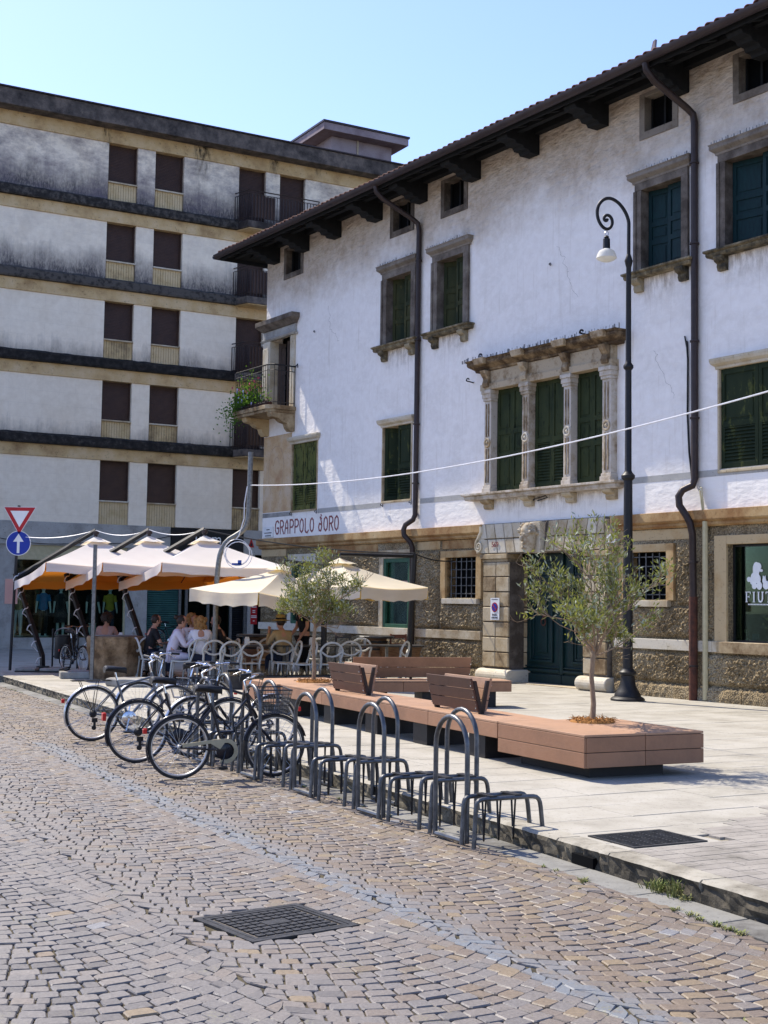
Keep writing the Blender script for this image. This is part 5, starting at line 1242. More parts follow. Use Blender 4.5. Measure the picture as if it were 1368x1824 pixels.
MB().hexa([(cx - 0.12, -0.2, 2.86), (cx + 0.12, -0.2, 2.86), (cx + 0.12, 0, 2.86), (cx - 0.12, 0, 2.86), (cx - 0.17, -0.24, 3.5), (cx + 0.17, -0.24, 3.5), (cx + 0.17, 0, 3.5), (cx - 0.17, 0, 3.5)]).build('keystone', MAT['limepale'], pt, bevel=0.012)
hd = MB(); hy, hz = -0.32, 3.16
hd.lathe([(1e-4, -0.31), (0.09, -0.3), (0.14, -0.2), (0.165, -0.06), (0.185, 0.08), (0.18, 0.2), (0.12, 0.29), (1e-4, 0.32)], 16, (cx - 0.1, hy, hz), 1, 0.85)
hd.ball((cx - 0.12, hy - 0.16, hz - 0.01), 0.035, 0.06, 0.06); hd.ball((cx - 0.17, hy - 0.13, hz + 0.08), 0.04, 0.035, 0.022); hd.ball((cx - 0.06, hy - 0.13, hz + 0.08), 0.04, 0.035, 0.022)
hd.ball((cx - 0.12, hy - 0.13, hz - 0.11), 0.055, 0.035, 0.018); hd.ball((cx - 0.12, hy - 0.11, hz - 0.2), 0.05, 0.05, 0.04); hd.tube(arc((cx - 0.12, hy - 0.11, hz + 0.1), 0.12, 20, 160, 8), 0.03, 6)
for i in range(26):
    t = r5.uniform(0, PI); hd.ball((cx - 0.1 + 0.18 * math.cos(t), hy - r5.uniform(-0.1, 0.1), hz + 0.1 + 0.18 * math.sin(t)), 0.05, 0.06, 0.045, 7, 5)
hd.build('carved_head', MAT['headstone'], pt, smooth=True)
for x, sd in ((10.26, -1), (14.36, 1)):
    mb = MB(); pts = []
    for i in range(40):
        t = i / 39; an = R(-90 + 620 * t) * -sd; rad = 0.12 * (1 - t * 0.85); pts.append((x + sd * 0.03 + rad * math.sin(an) * 1.0, -0.14, 3.04 - rad * math.cos(an)))
    mb.tube(pts, 0.024, 6); mb.tube([(x - sd * 0.06, -0.14, 3.47), (x - sd * 0.06, -0.14, 3.36), (x + sd * 0.04, -0.14, 3.24), (x + sd * 0.13, -0.14, 3.14), (x + sd * 0.15, -0.14, 3.04)], [0.05, 0.045, 0.035, 0.03, 0.025], 6)
    mb.prism([(x - 0.14, 2.9), (x + 0.14, 2.9), (x + 0.14, 3.2), (x - 0.05 * sd + 0.07, 3.47), (x - 0.05 * sd - 0.07, 3.47), (x - 0.14, 3.2)], -0.12, 0.0)
    mb.build('scroll', MAT['limepale'], pt)
text_mesh('569', 0.16, facing(10.8, -0.14, 3.02), MAT['text_red'], pt, 'lettering')
hn = MB().box(14.3, 14.58, -0.16, -0.141, 3.0, 3.15) if False else MB().prism([(14.32 + 0.03, 3.0), (14.55, 3.0), (14.58, 3.03), (14.58, 3.14), (14.55, 3.17), (14.35, 3.17), (14.32, 3.14), (14.32, 3.03)], -0.19, -0.165)
hn = hn.build('house_number_plate', MAT['signwhite'], pz); text_mesh('5', 0.15, facing(14.45, -0.194, 3.03), MAT['green_paint'], hn, 'lettering')
sp = MB().box(10.67, 10.97, -0.145, -0.131, 1.46, 1.93).build('driveway_sign', MAT['signwhite'], pt)
mb = MB().lathe([(0.105, 0), (0.105, 0.004)], 20, (10.82, -0.146, 1.73), M=Matrix.Rotation(PI / 2, 3, 'X')); mb.build('red_disc', MAT['signred'], sp)
mb = MB().lathe([(0.08, 0), (0.08, 0.004)], 20, (10.82, -0.151, 1.73), M=Matrix.Rotation(PI / 2, 3, 'X')); mb.build('blue_disc', MAT['signblue'], sp)
mb = MB(); stroke(mb, [(-0.058, 0.058), (0.058, -0.058)], 0.025, -0.158, 0.002, 1, 10.82, 1.73); mb.build('red_slash', MAT['signred'], sp)
text_mesh('PASSO', 0.06, facing(10.82, -0.147, 1.55), MAT['cloth_black'], sp); text_mesh('CARRABILE', 0.043, facing(10.82, -0.147, 1.495), MAT['cloth_black'], sp)
mb = MB()
for k in range(10): mb.box(10.71 + k * 0.022, 10.725 + k * 0.022, -0.147, -0.1455, 1.89, 1.905)
mb.build('small_print', MAT['cloth_black'], sp)
# door leaves
for (x0, x1, nm) in ((11.08, 12.4, 0), (12.42, 13.76, 1)):
    d = MB().box(x0, x1, 0.4, 0.46, 0.12, 2.87).build('door_leaf', MAT['door'], pz)
    for z0, z1 in ((0.6, 2.2), (2.35, 2.75)):
        m0, m1 = x0 + 0.3, x1 - 0.28
        mb = MB()
        for (i0, pr) in ((0.0, 0.05), (0.06, 0.025)):
            mb.box(m0 + i0, m1 - i0, 0.4 - pr, 0.4, z0 + i0, z0 + i0 + 0.05).box(m0 + i0, m1 - i0, 0.4 - pr, 0.4, z1 - i0 - 0.05, z1 - i0).box(m0 + i0, m0 + i0 + 0.05, 0.4 - pr, 0.4, z0 + i0 + 0.05, z1 - i0 - 0.05).box(m1 - i0 - 0.05, m1 - i0, 0.4 - pr, 0.4, z0 + i0 + 0.05, z1 - i0 - 0.05)
        mb.box(m0 + 0.2, m1 - 0.2, 0.37, 0.4, z0 + 0.2 if z1 - z0 > 1 else z0 + 0.14, z1 - 0.2 if z1 - z0 > 1 else z1 - 0.14)
        mb.build('door_panel', MAT['door'], d, bevel=0.01)
    MB().box(x0, x1, 0.345, 0.4, 0.13, 0.36).box(x0 + 0.05, x1 - 0.05, 0.33, 0.4, 0.4, 0.46).box(x0 + 0.05, x1 - 0.05, 0.35, 0.4, 0.49, 0.52).build('kick_board', MAT['door'], d, bevel=0.012)
    if nm == 0:
        MB().box(12.36, 12.46, 0.34, 0.4, 0.37, 2.86).build('astragal', MAT['door'], d, bevel=0.01)
        MB().ball((11.86, 0.36, 1.55), 0.05, 0.04, 0.07).tube(arc((11.86, 0.33, 1.44), 0.07, 0, 350, 14), 0.014, 6).build('knocker', MAT['rust'], d, smooth=True)
MB().box(11.0, 13.85, 0.2, 0.4, 2.88, 3.0).build('door_head', MAT['door'], pz)
MB().box(11.0, 13.8, -0.02, 0.6, 0.12, 0.165).build('threshold', MAT['limestone'], pz, bevel=0.01)
# ---- downpipes
def downpipe(path, r, low, ms, clips):
    p = MB().tube(path, r, 10).build('downpipe', MAT['copper'], pz, smooth=True)
    if low: MB().tube(low, r + 0.012, 10).build('iron_foot', MAT['rust'], p, smooth=True)
    for z, s, y in clips: MB().lathe([(r + 0.01, -0.02), (r + 0.022, -0.015), (r + 0.022, 0.015), (r + 0.01, 0.02)], 12, (s, y, z)).build('pipe_clip', MAT['copper'], p)
downpipe([(7.35, -1.1, 11.6), (7.36, -1.09, 11.48), (7.42, -0.95, 11.32), (7.62, -0.2, 10.9), (7.68, -0.1, 10.8), (7.7, -0.08, 10.65), (7.69, -0.08, 3.86), (7.66, -0.12, 3.74), (7.52, -0.24, 3.62), (7.49, -0.27, 3.5), (7.52, -0.27, 3.38), (7.64, -0.18, 3.22), (7.66, -0.13, 3.1), (7.66, -0.11, 0.14)], 0.062, None, None,
         [(9.9, 7.7, -0.08), (8.0, 7.7, -0.08), (6.0, 7.695, -0.08), (4.6, 7.69, -0.08), (2.0, 7.66, -0.11)])
downpipe([(16.3, -1.1, 11.6), (16.31, -1.09, 11.48), (16.36, -0.95, 11.3), (16.47, -0.2, 10.9), (16.51, -0.1, 10.8), (16.52, -0.08, 10.65), (16.52, -0.08, 4.1), (16.49, -0.1, 3.98), (16.36, -0.22, 3.9), (16.31, -0.27, 3.78), (16.33, -0.27, 3.62), (16.46, -0.24, 3.44), (16.52, -0.2, 3.3), (16.53, -0.15, 3.1), (16.53, -0.13, 1.95)], 0.066,
         [(16.53, -0.13, 1.98), (16.53, -0.13, 0.14)], None, [(9.9, 16.52, -0.08), (8.4, 16.52, -0.08), (6.6, 16.52, -0.08), (5.2, 16.52, -0.08), (2.6, 16.53, -0.13), (0.75, 16.53, -0.13)])
MB().tube([(16.78, -0.09, 3.32), (16.78, -0.09, 0.16)], 0.05, 8).build('cream_conduit', MAT['cream'], pz, smooth=True)
MB().tube([(16.62, -0.05, 3.95), (16.72, -0.12, 3.92), (16.76, -0.14, 3.75), (16.78, -0.1, 3.3)], 0.016, 5).tube([(16.6, -0.05, 3.9), (16.68, -0.12, 3.86), (16.73, -0.14, 3.7), (16.76, -0.1, 3.3)], 0.016, 5).build('conduit_cable', MAT['cream'], pz)
MB().tube([(16.28, -0.03, 6.65), (16.31, -0.03, 6.3), (16.3, -0.03, 5.3), (16.34, -0.03, 4.6), (16.42, -0.03, 4.05)], 0.02, 5).tube([(16.22, -0.02, 6.75), (16.3, -0.03, 6.45)], 0.014, 5).build('wall_cable', MAT['black'], pz)
mb = MB()
for s, z in ((2.75, 9.0), (12.42, 8.85), (15.0, 9.95)): mb.tube([(s, 0, z), (s, -0.05, z)] + arc((s + 0.03, -0.05, z), 0.03, 180, -60, 6), 0.01, 5)
mb.build('wall_hooks', MAT['iron'], pz)
# flowers hanging through the balcony railing: a plant of its own
fp = thing('balcony_plant', 'bushy plant with pink and pale blue flowers spilling over the corner balcony', 'plant', tuple(Fw(0.1, -0.6, 7.1)), FA)
MB().box(-0.45, 1.2, -0.1, 0.12, 0.0, 0.16).build('planter_trough', MAT['rust'], fp)
lf = MB(); r6 = random.Random(3)
def leaf(mb, p, d, l, w, r):
    d = Vector(d).normalized(); s = d.orthogonal().normalized(); s = Matrix.Rotation(r.uniform(0, 6.28), 3, d) @ s
    p = Vector(p); mb.add([p, p + d * l * 0.5 + s * w, p + d * l, p + d * l * 0.5 - s * w], [(0, 1, 2, 3)])
for i in range(1600):
    x = r6.gauss(0.1, 0.45); h = abs(r6.gauss(0, 0.27)) * (1.2 if x > -0.2 else 0.8); yv = r6.gauss(-0.08, 0.14)
    if x < -0.1 and r6.random() < 0.55: h = -abs(r6.gauss(0, 0.3)); yv -= 0.18
    leaf(lf, (max(-0.95, min(1.3, x)), yv, 0.12 + h), (r6.gauss(0, 1), r6.gauss(-0.4, 1), r6.gauss(0.3, 1)), 0.07, 0.025, r6)
lf.build('foliage', MAT['leafgreen'], fp, kind='stuff')
for m, n, cx_, cz_ in (('pink_flower', 26, 0.35, 0.6), ('lavender_flower', 26, 0.3, 0.32)):
    for i in range(n):
        c = Vector((r6.gauss(cx_, 0.35), r6.gauss(-0.15, 0.1), cz_ + r6.gauss(0, 0.13))); mb = MB()
        for k in range(6): leaf(mb, c, (math.cos(k * 1.05), -0.5, math.sin(k * 1.05)), 0.045, 0.022, r6)
        mb.build('flower', MAT[m], fp)
# ---------------------------------------------------------------- benches and planters
BU = Vector((-0.42, 0.9075, 0)).normalized(); BW_ = Vector((BU.y, -BU.x, 0))     # along the long bench, across it
TOP = 0.57
def frame_at(o, u):  # matrix with local x = u, y = left of u
    return math.atan2(u.y, u.x)
N0 = Vector((1.93, 12.88, 0))
PBU = (Vector((1.23, 14.27, 0)) - N0).normalized(); PBR = Vector((-PBU.y, PBU.x, 0)) * -1
def boards(par, x0, x1, y0, y1, z0, z1, cuts_x, cuts_y, layers, m_side='deck', m_top='decktop'):
    # cladding boards round a box: each front, side and top panel is its own piece
    t = 0.022; g = 0.003
    zs = [z0 + (z1 - 0.024 - z0) * i / layers for i in range(layers + 1)]
    for a, b in zip(zs, zs[1:]):
        for u, v in zip(cuts_x, cuts_x[1:]):
            for y, s in ((y0, 1), (y1, -1)): MB().box(u + g, v - g, *(sorted((y, y + s * t))), a + g, b - g).build('cladding_board', MAT[m_side], par, bevel=0.003)
        for u, v in zip(cuts_y, cuts_y[1:]):
            for x, s in ((x0, 1), (x1, -1)): MB().box(*(sorted((x, x + s * t))), u + g + (t if u == y0 else 0), v - g - (t if v == y1 else 0), a + g, b - g).build('cladding_board', MAT[m_side], par, bevel=0.003)
    for u, v in zip(cuts_x, cuts_x[1:]):
        for p, q in zip(cuts_y, cuts_y[1:]): MB().box(u + g, v - g, p + g, q - g, z1 - 0.022, z1).build('top_board', MAT[m_top], par, bevel=0.003)
    MB().box(x0 + t + 0.002, x1 - t - 0.002, y0 + t + 0.002, y1 - t - 0.002, z0 + 0.005, z1 - 0.025).build('core', MAT['bricklegs'], par)
def coir_ring(par, x, y, z, r):
    mb = MB(); rr = random.Random(5)
    for i in range(420):
        an, d = rr.uniform(0, 2 * PI), r * math.sqrt(rr.random()); p = Vector((x + d * math.cos(an), y + d * math.sin(an), z + rr.uniform(0, 0.035)))
        dr = Vector((rr.gauss(0, 1), rr.gauss(0, 1), rr.gauss(0.1, 0.35))).normalized() * rr.uniform(0.03, 0.07); mb.tube([p, p + dr * 0.5 + Vector((0, 0, 0.008)), p + dr], 0.0035, 3, caps=False)
    mb.lathe([(r, -0.003), (r * 0.95, 0.015), (r * 0.6, 0.03), (1e-4, 0.035)], 18, (x, y, z)).build('coir_mulch', MAT['coir'], par, kind='stuff')
pb = thing('planter_bench', 'broad two board planter box at the near end of the long wooden bench', 'planter', (N0.x, N0.y, PAV), frame_at(N0, PBU))
LX, LY = 1.56, 1.44                                     # local x runs away along the bench, local y negative = right
boards(pb, 0, LX, -LY, 0, 0.115, 0.43, [0, LX], [-LY, -0.72, 0], 2)
MB().box(0.2, LX - 0.15, -LY + 0.35, -0.2, 0.0, 0.118).build('plinth', MAT['bricklegs'], pb)
tb = G(1055, 1286, TOP); M_ = Matrix.Translation((N0.x, N0.y, PAV)) @ Matrix.Rotation(frame_at(N0, PBU), 4, 'Z'); tl = M_.inverted() @ tb
coir_ring(pb, tl.x, tl.y, 0.431, 0.24)
# long bench
B0 = N0 + PBU * (LX + 0.01); e = (Vector((-1.50, 20.05, 0)) - B0); BL = e.length; LB = thing('long_bench', 'long low wooden bench running from the near planter to the far tree', 'bench', (B0.x, B0.y, PAV), frame_at(B0, e))
cx_ = [0] + [BL * k / 4 for k in range(1, 5)]
boards(LB, 0, BL, -0.72, 0, 0.25, 0.43, cx_, [-0.72, -0.36, 0], 1)
for k in range(5):
    x = 0.5 + (BL - 0.9) * k / 4; MB().box(x - 0.14, x + 0.22, -0.6, -0.06, 0.0, 0.252).build('leg_block', MAT['bricklegs'], LB)
def backrest(par, x0, x1, yb, z, two=True, label=None, n=3):
    b = MB()
    for s in ((1, -1) if two else (1,)):
        pass
    br = None
    for s in ((1, -1) if two else (-1,)):
        lean = (0.1 if s > 0 else -0.07) if two else -0.1; HB = 0.37 if two else 0.33
        for x in ((x0, x1) if n == 3 else (x0, (x0 + x1) / 2, x1)):
            mb = MB(); mb.hexa([(x - 0.02, yb - 0.02, z - 0.02), (x + 0.02, yb - 0.02, z - 0.02), (x + 0.02, yb + 0.03, z - 0.02), (x - 0.02, yb + 0.03, z - 0.02), (x - 0.02, yb + lean - 0.02, z + HB), (x + 0.02, yb + lean - 0.02, z + HB), (x + 0.02, yb + lean + 0.02, z + HB), (x - 0.02, yb + lean + 0.02, z + HB)])
            o = mb.build('backrest_bracket', MAT['bracket'], par, bevel=0.004)
        for k in range(n):
            h = (HB + 0.01) / n; za, zb_ = 0.03 + k * h * 0.98, 0.03 + (k + 1) * h * 0.98 - 0.008
            ya, yb2 = yb + lean * za / HB + 0.022 * s, yb + lean * zb_ / HB + 0.022 * s
            MB().hexa([(x0 - 0.01, ya, z + za), (x1 + 0.01, ya, z + za), (x1 + 0.01, ya + 0.03 * s, z + za), (x0 - 0.01, ya + 0.03 * s, z + za), (x0 - 0.01, yb2, z + zb_), (x1 + 0.01, yb2, z + zb_), (x1 + 0.01, yb2 + 0.03 * s, z + zb_), (x0 - 0.01, yb2 + 0.03 * s, z + zb_)]).build('backrest_slat', MAT['slat' if s > 0 else 'decktop'] if two else MAT['deck'], par, bevel=0.003)  # outer slats dark, inner ones pale: shade and sunlight put into the colour
            for x in (x0, x1):
                mb = MB(); ym = (ya + yb2) / 2 + 0.031 * s
                for q in (0.3, 0.7): mb.lathe([(0.009, 0), (0.009, 0.004 * s)], 6, (x, ym, z + za + (zb_ - za) * q), M=Matrix.Rotation(-PI / 2, 3, 'X'))
                mb.build('bolt_heads', MAT['chrome'], par)
iB = (Matrix.Translation((B0.x, B0.y, PAV)) @ Matrix.Rotation(frame_at(B0, e), 4, 'Z')).inverted()
for (pa, pb_) in (((850, 1272), (776, 1259)), ((642, 1239), (588, 1230))):
    qa, qb = iB @ G(pa[0], pa[1], TOP), iB @ G(pb_[0], pb_[1], TOP)
    backrest(LB, qa.x, qb.x, -0.3, 0.43)
# far planter corner and the cross bench
P2 = B0 + e + e.normalized() * 0.01
far = thing('corner_planter', 'wooden corner planter with an olive tree where the two benches meet', 'planter', (P2.x, P2.y, PAV), frame_at(P2, e))
boards(far, 0, 1.5, -1.35, 0.05, 0.13, 0.43, [0, 0.75, 1.5], [-1.35, -0.65, 0.05], 1)
MB().box(0.2, 1.3, -1.15, -0.15, 0.0, 0.132).build('plinth', MAT['bricklegs'], far)
iF = (Matrix.Translation((P2.x, P2.y, PAV)) @ Matrix.Rotation(frame_at(P2, e), 4, 'Z')).inverted()
t2 = G(558, 1215, TOP); q = iF @ t2; coir_ring(far, q.x, q.y, 0.431, 0.27)
C0 = P2 + e.normalized() * 0.62 + Vector((e.normalized().y, -e.normalized().x, 0)) * 1.37
C1 = Vector((2.1, 21.85, 0)); ce = C1 - C0
cb = thing('cross_bench', 'short wooden bench with a long backrest facing the well in front of the rough stone wall', 'bench', (C0.x, C0.y, PAV), frame_at(C0, ce))
CL = ce.length
boards(cb, 0, CL, 0, 0.62, 0.25, 0.43, [0, CL / 3, CL * 2 / 3, CL], [0, 0.31, 0.62], 1)
for x in (0.5, CL / 2, CL - 0.4): MB().box(x - 0.12, x + 0.16, 0.08, 0.55, 0.0, 0.252).build('leg_block', MAT['bricklegs'], cb)
iC = (Matrix.Translation((C0.x, C0.y, PAV)) @ Matrix.Rotation(frame_at(C0, ce), 4, 'Z')).inverted()
qa, qb = iC @ G(652, 1216, TOP), iC @ G(832, 1209, TOP)
backrest(cb, max(0.05, qa.x), min(CL - 0.2, qb.x), 0.5, 0.43, two=False, n=2)
cb['label'] = 'short wooden cross bench with a long backrest in front of the rough stone wall'

# ---------------------------------------------------------------- olive trees
def olive(name_label, base, th, cw, chh, seed, nleaf, low):
    r = random.Random(seed); t = thing('olive_tree', name_label, 'tree', tuple(base))
    tr = MB(); top = Vector((0.02, 0, th))
    tr.tube([(0, 0, -0.03), (0.012, 0, th * 0.25), (-0.008, 0.01, th * 0.6), (0.004, 0, th * 0.85), top], [0.034, 0.028, 0.025, 0.027, 0.022], 9)
    lf, lp_ = MB(), MB(); br = MB(); tips = []
    def grow(p, d, L, rad, dep):
        pts = [p]; n = 5
        for i in range(n):
            d = (d + Vector((r.gauss(0, 0.16), r.gauss(0, 0.16), r.gauss(0.06, 0.12)))).normalized(); p = p + d * L / n; pts.append(p)
        br.tube(pts, [max(0.0018, rad * (1 - 0.6 * i / n)) for i in range(n + 1)], 5, caps=False)
        for q, q2 in zip(pts, pts[1:]):
            if dep >= 2: tips.append((q.lerp(q2, 0.5), d)); tips.append((q2, d))
            elif dep == 1: tips.append((q2, d))
        if dep < 3:
            for i in range((4, 4, 3)[dep]):
                k = r.randint(2, n) if i else n
                nd = (d * 0.9 + Vector((r.gauss(0, 0.55), r.gauss(0, 0.55), r.gauss(0.12, 0.4)))).normalized(); grow(pts[k], nd, L * r.uniform(0.45, 0.72), rad * 0.55, dep + 1)
    heads_ = [(i / 6 * 2 * PI + r.uniform(-0.3, 0.3), r.uniform(0.15, 0.6)) for i in range(6)] + [(i / 4 * 2 * PI + r.uniform(-0.4, 0.4), r.uniform(1.3, 3.0)) for i in range(5)]
    for an, up in heads_:
        dd = Vector((math.cos(an), math.sin(an), up)); dd.normalize()
        reach = 1 / math.sqrt((dd.x ** 2 + dd.y ** 2) / (cw / 2) ** 2 + (dd.z / chh) ** 2)
        grow(top - Vector((0, 0, r.uniform(0, 0.1))), dd, reach * r.uniform(0.5, 0.66), 0.013, 0)
    cz = th + chh * 0.47
    keep = [(q, d) for q, d in tips if (q.x / (cw * 0.52)) ** 2 + (q.y / (cw * 0.52)) ** 2 + ((q.z - cz) / (chh * 0.58)) ** 2 < 1]
    keep = r.sample(keep, int(len(keep) * 0.5))
    for k in range(nleaf):
        q, d = r.choice(keep)
        dd = (d * 0.9 + Vector((r.gauss(0, 0.7), r.gauss(0, 0.7), r.gauss(0.3, 0.6)))).normalized()
        p = q + Vector((r.gauss(0, 0.034), r.gauss(0, 0.034), r.gauss(0, 0.034)))
        leaf(lf if r.random() < 0.7 else lp_, p, dd, r.uniform(0.045, 0.085), r.uniform(0.0075, 0.0115), r)
    tr.build('trunk', MAT['bark'], t, smooth=True); br.build('branches', MAT['bark'], t, smooth=True)
    c = lf.build('crown', MAT['leaf'], t, kind='stuff'); lp_.build('pale_leaves', MAT['leafpale'], c, kind='stuff'); return t
olive('young olive tree in the near planter box in front of the dark green door', tb, 0.78, 1.6, 1.35, 12, 4700, 0)
olive('young olive tree in the corner planter in front of the white parasols', t2, 0.9, 1.34, 1.1, 5, 5600, 0)

# ---------------------------------------------------------------- bicycle racks
def rack(label):
    t = thing('bike_rack', label, 'bike rack', (0, 0, 0), 0, 'tubular bike racks along the kerb')
    # local x = across (towards the kerb), y = along the kerb away from the camera
    def hoop(x, y0, w=0.46, h=0.94):
        r = w / 2; pts = [(x, y0 - r, 0.02), (x, y0 - r, h - r)] + [(x, y0 + r * math.cos(R(a0)), h - r + r * math.sin(R(a0))) for a0 in range(165, 14, -15)] + [(x, y0 + r, h - r), (x, y0 + r, 0.02)]
        MB().tube(pts, 0.0195, 10).build('hoop', MAT['steel'], t, smooth=True)
    hoop(0, 0); hoop(0.45, 0.58)
    for x, y0 in ((0.0, -0.23), (0.45, 0.35)): MB().tube([(x, y0 + 0.02, 0.03), (x, y0 + 0.44, 0.03)], 0.021, 8).build('base_rail', MAT['steel'], t, smooth=True)
    for (x0, x1, yc, hh) in ((-0.06, 0.52, -0.34, 0.37), (-0.02, 0.5, 0.36, 0.42)):
        b = 0.07
        for dy in (-0.085, 0.085):
            y = yc + dy
            pts = [(x0, y, 0.02), (x0 + 0.015, y, hh - b)] + bez((x0 + 0.015, y, hh - b), (x0 + 0.02, y, hh - 0.01), (x0 + 0.03, y, hh), (x0 + 0.1, y, hh), 5)[1:] + bez((x1 - 0.1, y, hh), (x1 - 0.02, y, hh), (x1, y, hh - 0.01), (x1 + 0.01, y, hh - 0.09), 5) + [(x1 + 0.035, y, 0.07), (x1 + 0.06, y, 0.025), (x1 + 0.12, y, 0.02)]
            MB().tube(pts, 0.0175, 8).build('wheel_frame', MAT['steel'], t, smooth=True)
        MB().tube([(x1 + 0.12, yc - 0.085, 0.02), (x1 + 0.12, yc + 0.085, 0.02)], 0.0175, 7).build('end_bar', MAT['steel'], t, smooth=True)
        for xx in (x0 + 0.16, x0 + 0.38): MB().box(xx - 0.03, xx + 0.03, yc - 0.1, yc + 0.1, hh + 0.012, hh + 0.022).build('clamp_plate', MAT['iron'], t)
        for xx in (x0 + 0.14, x0 + 0.27, x0 + 0.4):
            MB().tube([(xx - 0.035, yc - 0.08, hh), (xx - 0.03, yc - 0.05, 0.12)] + bez((xx - 0.03, yc - 0.05, 0.12), (xx - 0.02, yc - 0.03, 0.03), (xx + 0.02, yc + 0.03, 0.03), (xx + 0.03, yc + 0.05, 0.12), 6)[1:] + [(xx + 0.035, yc + 0.08, hh)], 0.008, 6).build('wheel_loop', MAT['iron'], t, smooth=True)
    return t
KV = Vector((-0.475, 0.88, 0)); RA = math.atan2(-0.475, 0.88) * -1 if False else math.atan2(0.475, 0.88)
rk = rack('nearest empty tubular steel bike rack beside the kerb'); RK0 = Vector((0.54, 10.36, 0)); STEP = Vector((-0.62, 1.15, 0))
rk.location = RK0; rk.rotation_euler = (0, 0, RA)
for i, lab in enumerate(('second empty tubular steel bike rack, beside the near backrest of the long bench', 'empty tubular steel bike rack beside the front wheel of the black basket bicycle', 'tubular steel bike rack that holds the black basket bicycle', 'tubular steel bike rack under the middle of the parked bicycles')):
    dup(rk, RK0 + STEP * (i + 1), RA, lab)

# ---------------------------------------------------------------- bicycles
def bike(label, pos, ang, r=0.34, wb=1.04, fm='bikeblack', basket=None, guard=True, carrier=False, step=True, fend='bikeblack', lean=0.03, bars='city', light=True, group='bicycles parked at the racks'):
    t = thing('bicycle', label, 'bicycle', (pos[0], pos[1], pos[2] if len(pos) > 2 else 0.0), ang, group); t.rotation_euler = (lean, 0, ang)
    def wheel(x, y=0):
        w = MB().tube(arc((x, 0, r), r - 0.034, 0, 352.5, 47), 0.013, 6, closed=True).tube([(x, -0.045, r), (x, 0.045, r)], 0.022, 8).build('wheel', MAT['alu'], t, smooth=True)
        MB().tube(arc((x, 0, r), r - 0.017, 0, 352.5, 47), 0.0185, 8, closed=True).build('tyre', MAT['rubber'], w, smooth=True)
        sp = MB()
        for k in range(28):
            an = 2 * PI * k / 28; o = an + (0.45 if k % 2 else -0.45); sd = 0.028 if k % 4 < 2 else -0.028
            sp.tube([(x + 0.02 * math.cos(o), sd, r + 0.02 * math.sin(o)), (x + (r - 0.04) * math.cos(an), 0, r + (r - 0.04) * math.sin(an))], 0.0016, 3, caps=False)
        sp.build('spokes', MAT['alu'], w)
    wheel(0); wheel(wb)
    bb = Vector((0.46, 0, 0.28)); st = Vector((0.30, 0, 0.76)); hd0, hd1 = Vector((wb - 0.25, 0, 0.62)), Vector((wb - 0.31, 0, 0.86)); ax = Vector((0, 0, r))
    f = MB()
    f.tube([bb, st], 0.016, 8).tube([hd0, hd1], 0.02, 8)
    if step:
        f.tube([hd0 + Vector((-0.01, 0, 0.04)), Vector((wb - 0.42, 0, 0.5)), Vector((0.6, 0, 0.34)), bb], 0.017, 8)
        f.tube([hd1 + Vector((0.01, 0, -0.06)), Vector((wb - 0.45, 0, 0.62)), Vector((0.55, 0, 0.47)), bb.lerp(st, 0.38)], 0.014, 8)
    else:
        f.tube([hd0 + Vector((-0.01, 0, 0.04)), bb], 0.019, 8).tube([hd1 + Vector((0.01, 0, -0.06)), bb.lerp(st, 0.85)], 0.016, 8)
    for s in (-1, 1):
        f.tube([bb + Vector((0, s * 0.03, 0)), ax + Vector((0, s * 0.055, 0))], 0.009, 6).tube([st.lerp(bb, 0.12) + Vector((0, s * 0.02, 0)), ax + Vector((0, s * 0.055, 0))], 0.008, 6)
    f.build('frame', MAT[fm], t, smooth=True)
    fk = MB()
    for s in (-1, 1): fk.tube([hd0 + Vector((0, s * 0.02, -0.02)), hd0 + Vector((0.02, s * 0.05, -0.06)), Vector((wb - 0.1, s * 0.055, r + 0.12)), Vector((wb, s * 0.055, r))], 0.011, 6)
    fk.build('fork', MAT[fm], t, smooth=True)
    stem = hd1 + Vector((-0.03, 0, 0.12)); h = MB().tube([hd1, stem, stem + Vector((0.05, 0, 0.03))], 0.013, 8)
    hb = stem + Vector((0.05, 0, 0.03))
    if bars == 'city': bp_ = [(-0.16, 0.29, 0.05), (-0.03, 0.26, 0.06), (0.05, 0.16, 0.05), (0.03, 0.06, 0.01), (0, 0, 0), (0.03, -0.06, 0.01), (0.05, -0.16, 0.05), (-0.03, -0.26, 0.06), (-0.16, -0.29, 0.05)]
    else: bp_ = [(-0.04, 0.3, 0.04), (0, 0.12, 0.03), (0, 0, 0), (0, -0.12, 0.03), (-0.04, -0.3, 0.04)]
    h.tube([hb + Vector(p) for p in bp_], 0.011, 8); ho = h.build('handlebar', MAT['chrome'], t, smooth=True)
    for i in (0, -1):
        p, q = hb + Vector(bp_[i]), hb + Vector(bp_[1 if i == 0 else -2]); MB().tube([p, p.lerp(q, 0.85)], 0.017, 8).build('grip', MAT['black'], ho, smooth=True)
        MB().tube([q.lerp(p, 0.1) + Vector((0.03, 0, -0.01)), p + Vector((0.06, 0, -0.04))], 0.006, 5).build('brake_lever', MAT['chrome'], ho)
    MB().ball(tuple(hb + Vector((0.02, 0.1, 0.05))), 0.03, 0.03, 0.024, 8, 6).build('bell', MAT['chrome'], ho, smooth=True)
    cb_ = MB()
    for s in (-1, 1): cb_.tube([hb + Vector((0.03, s * 0.1, 0.03)), hb + Vector((0.15, s * 0.08, 0.06)), hd1 + Vector((0.1, s * 0.02, -0.05)), hd0 + Vector((-0.02, 0.0, 0.02))], 0.0035, 4, caps=False)
    cb_.build('cables', MAT['black'], ho)
    sd = MB(); sx, sz = 0.27, 0.885
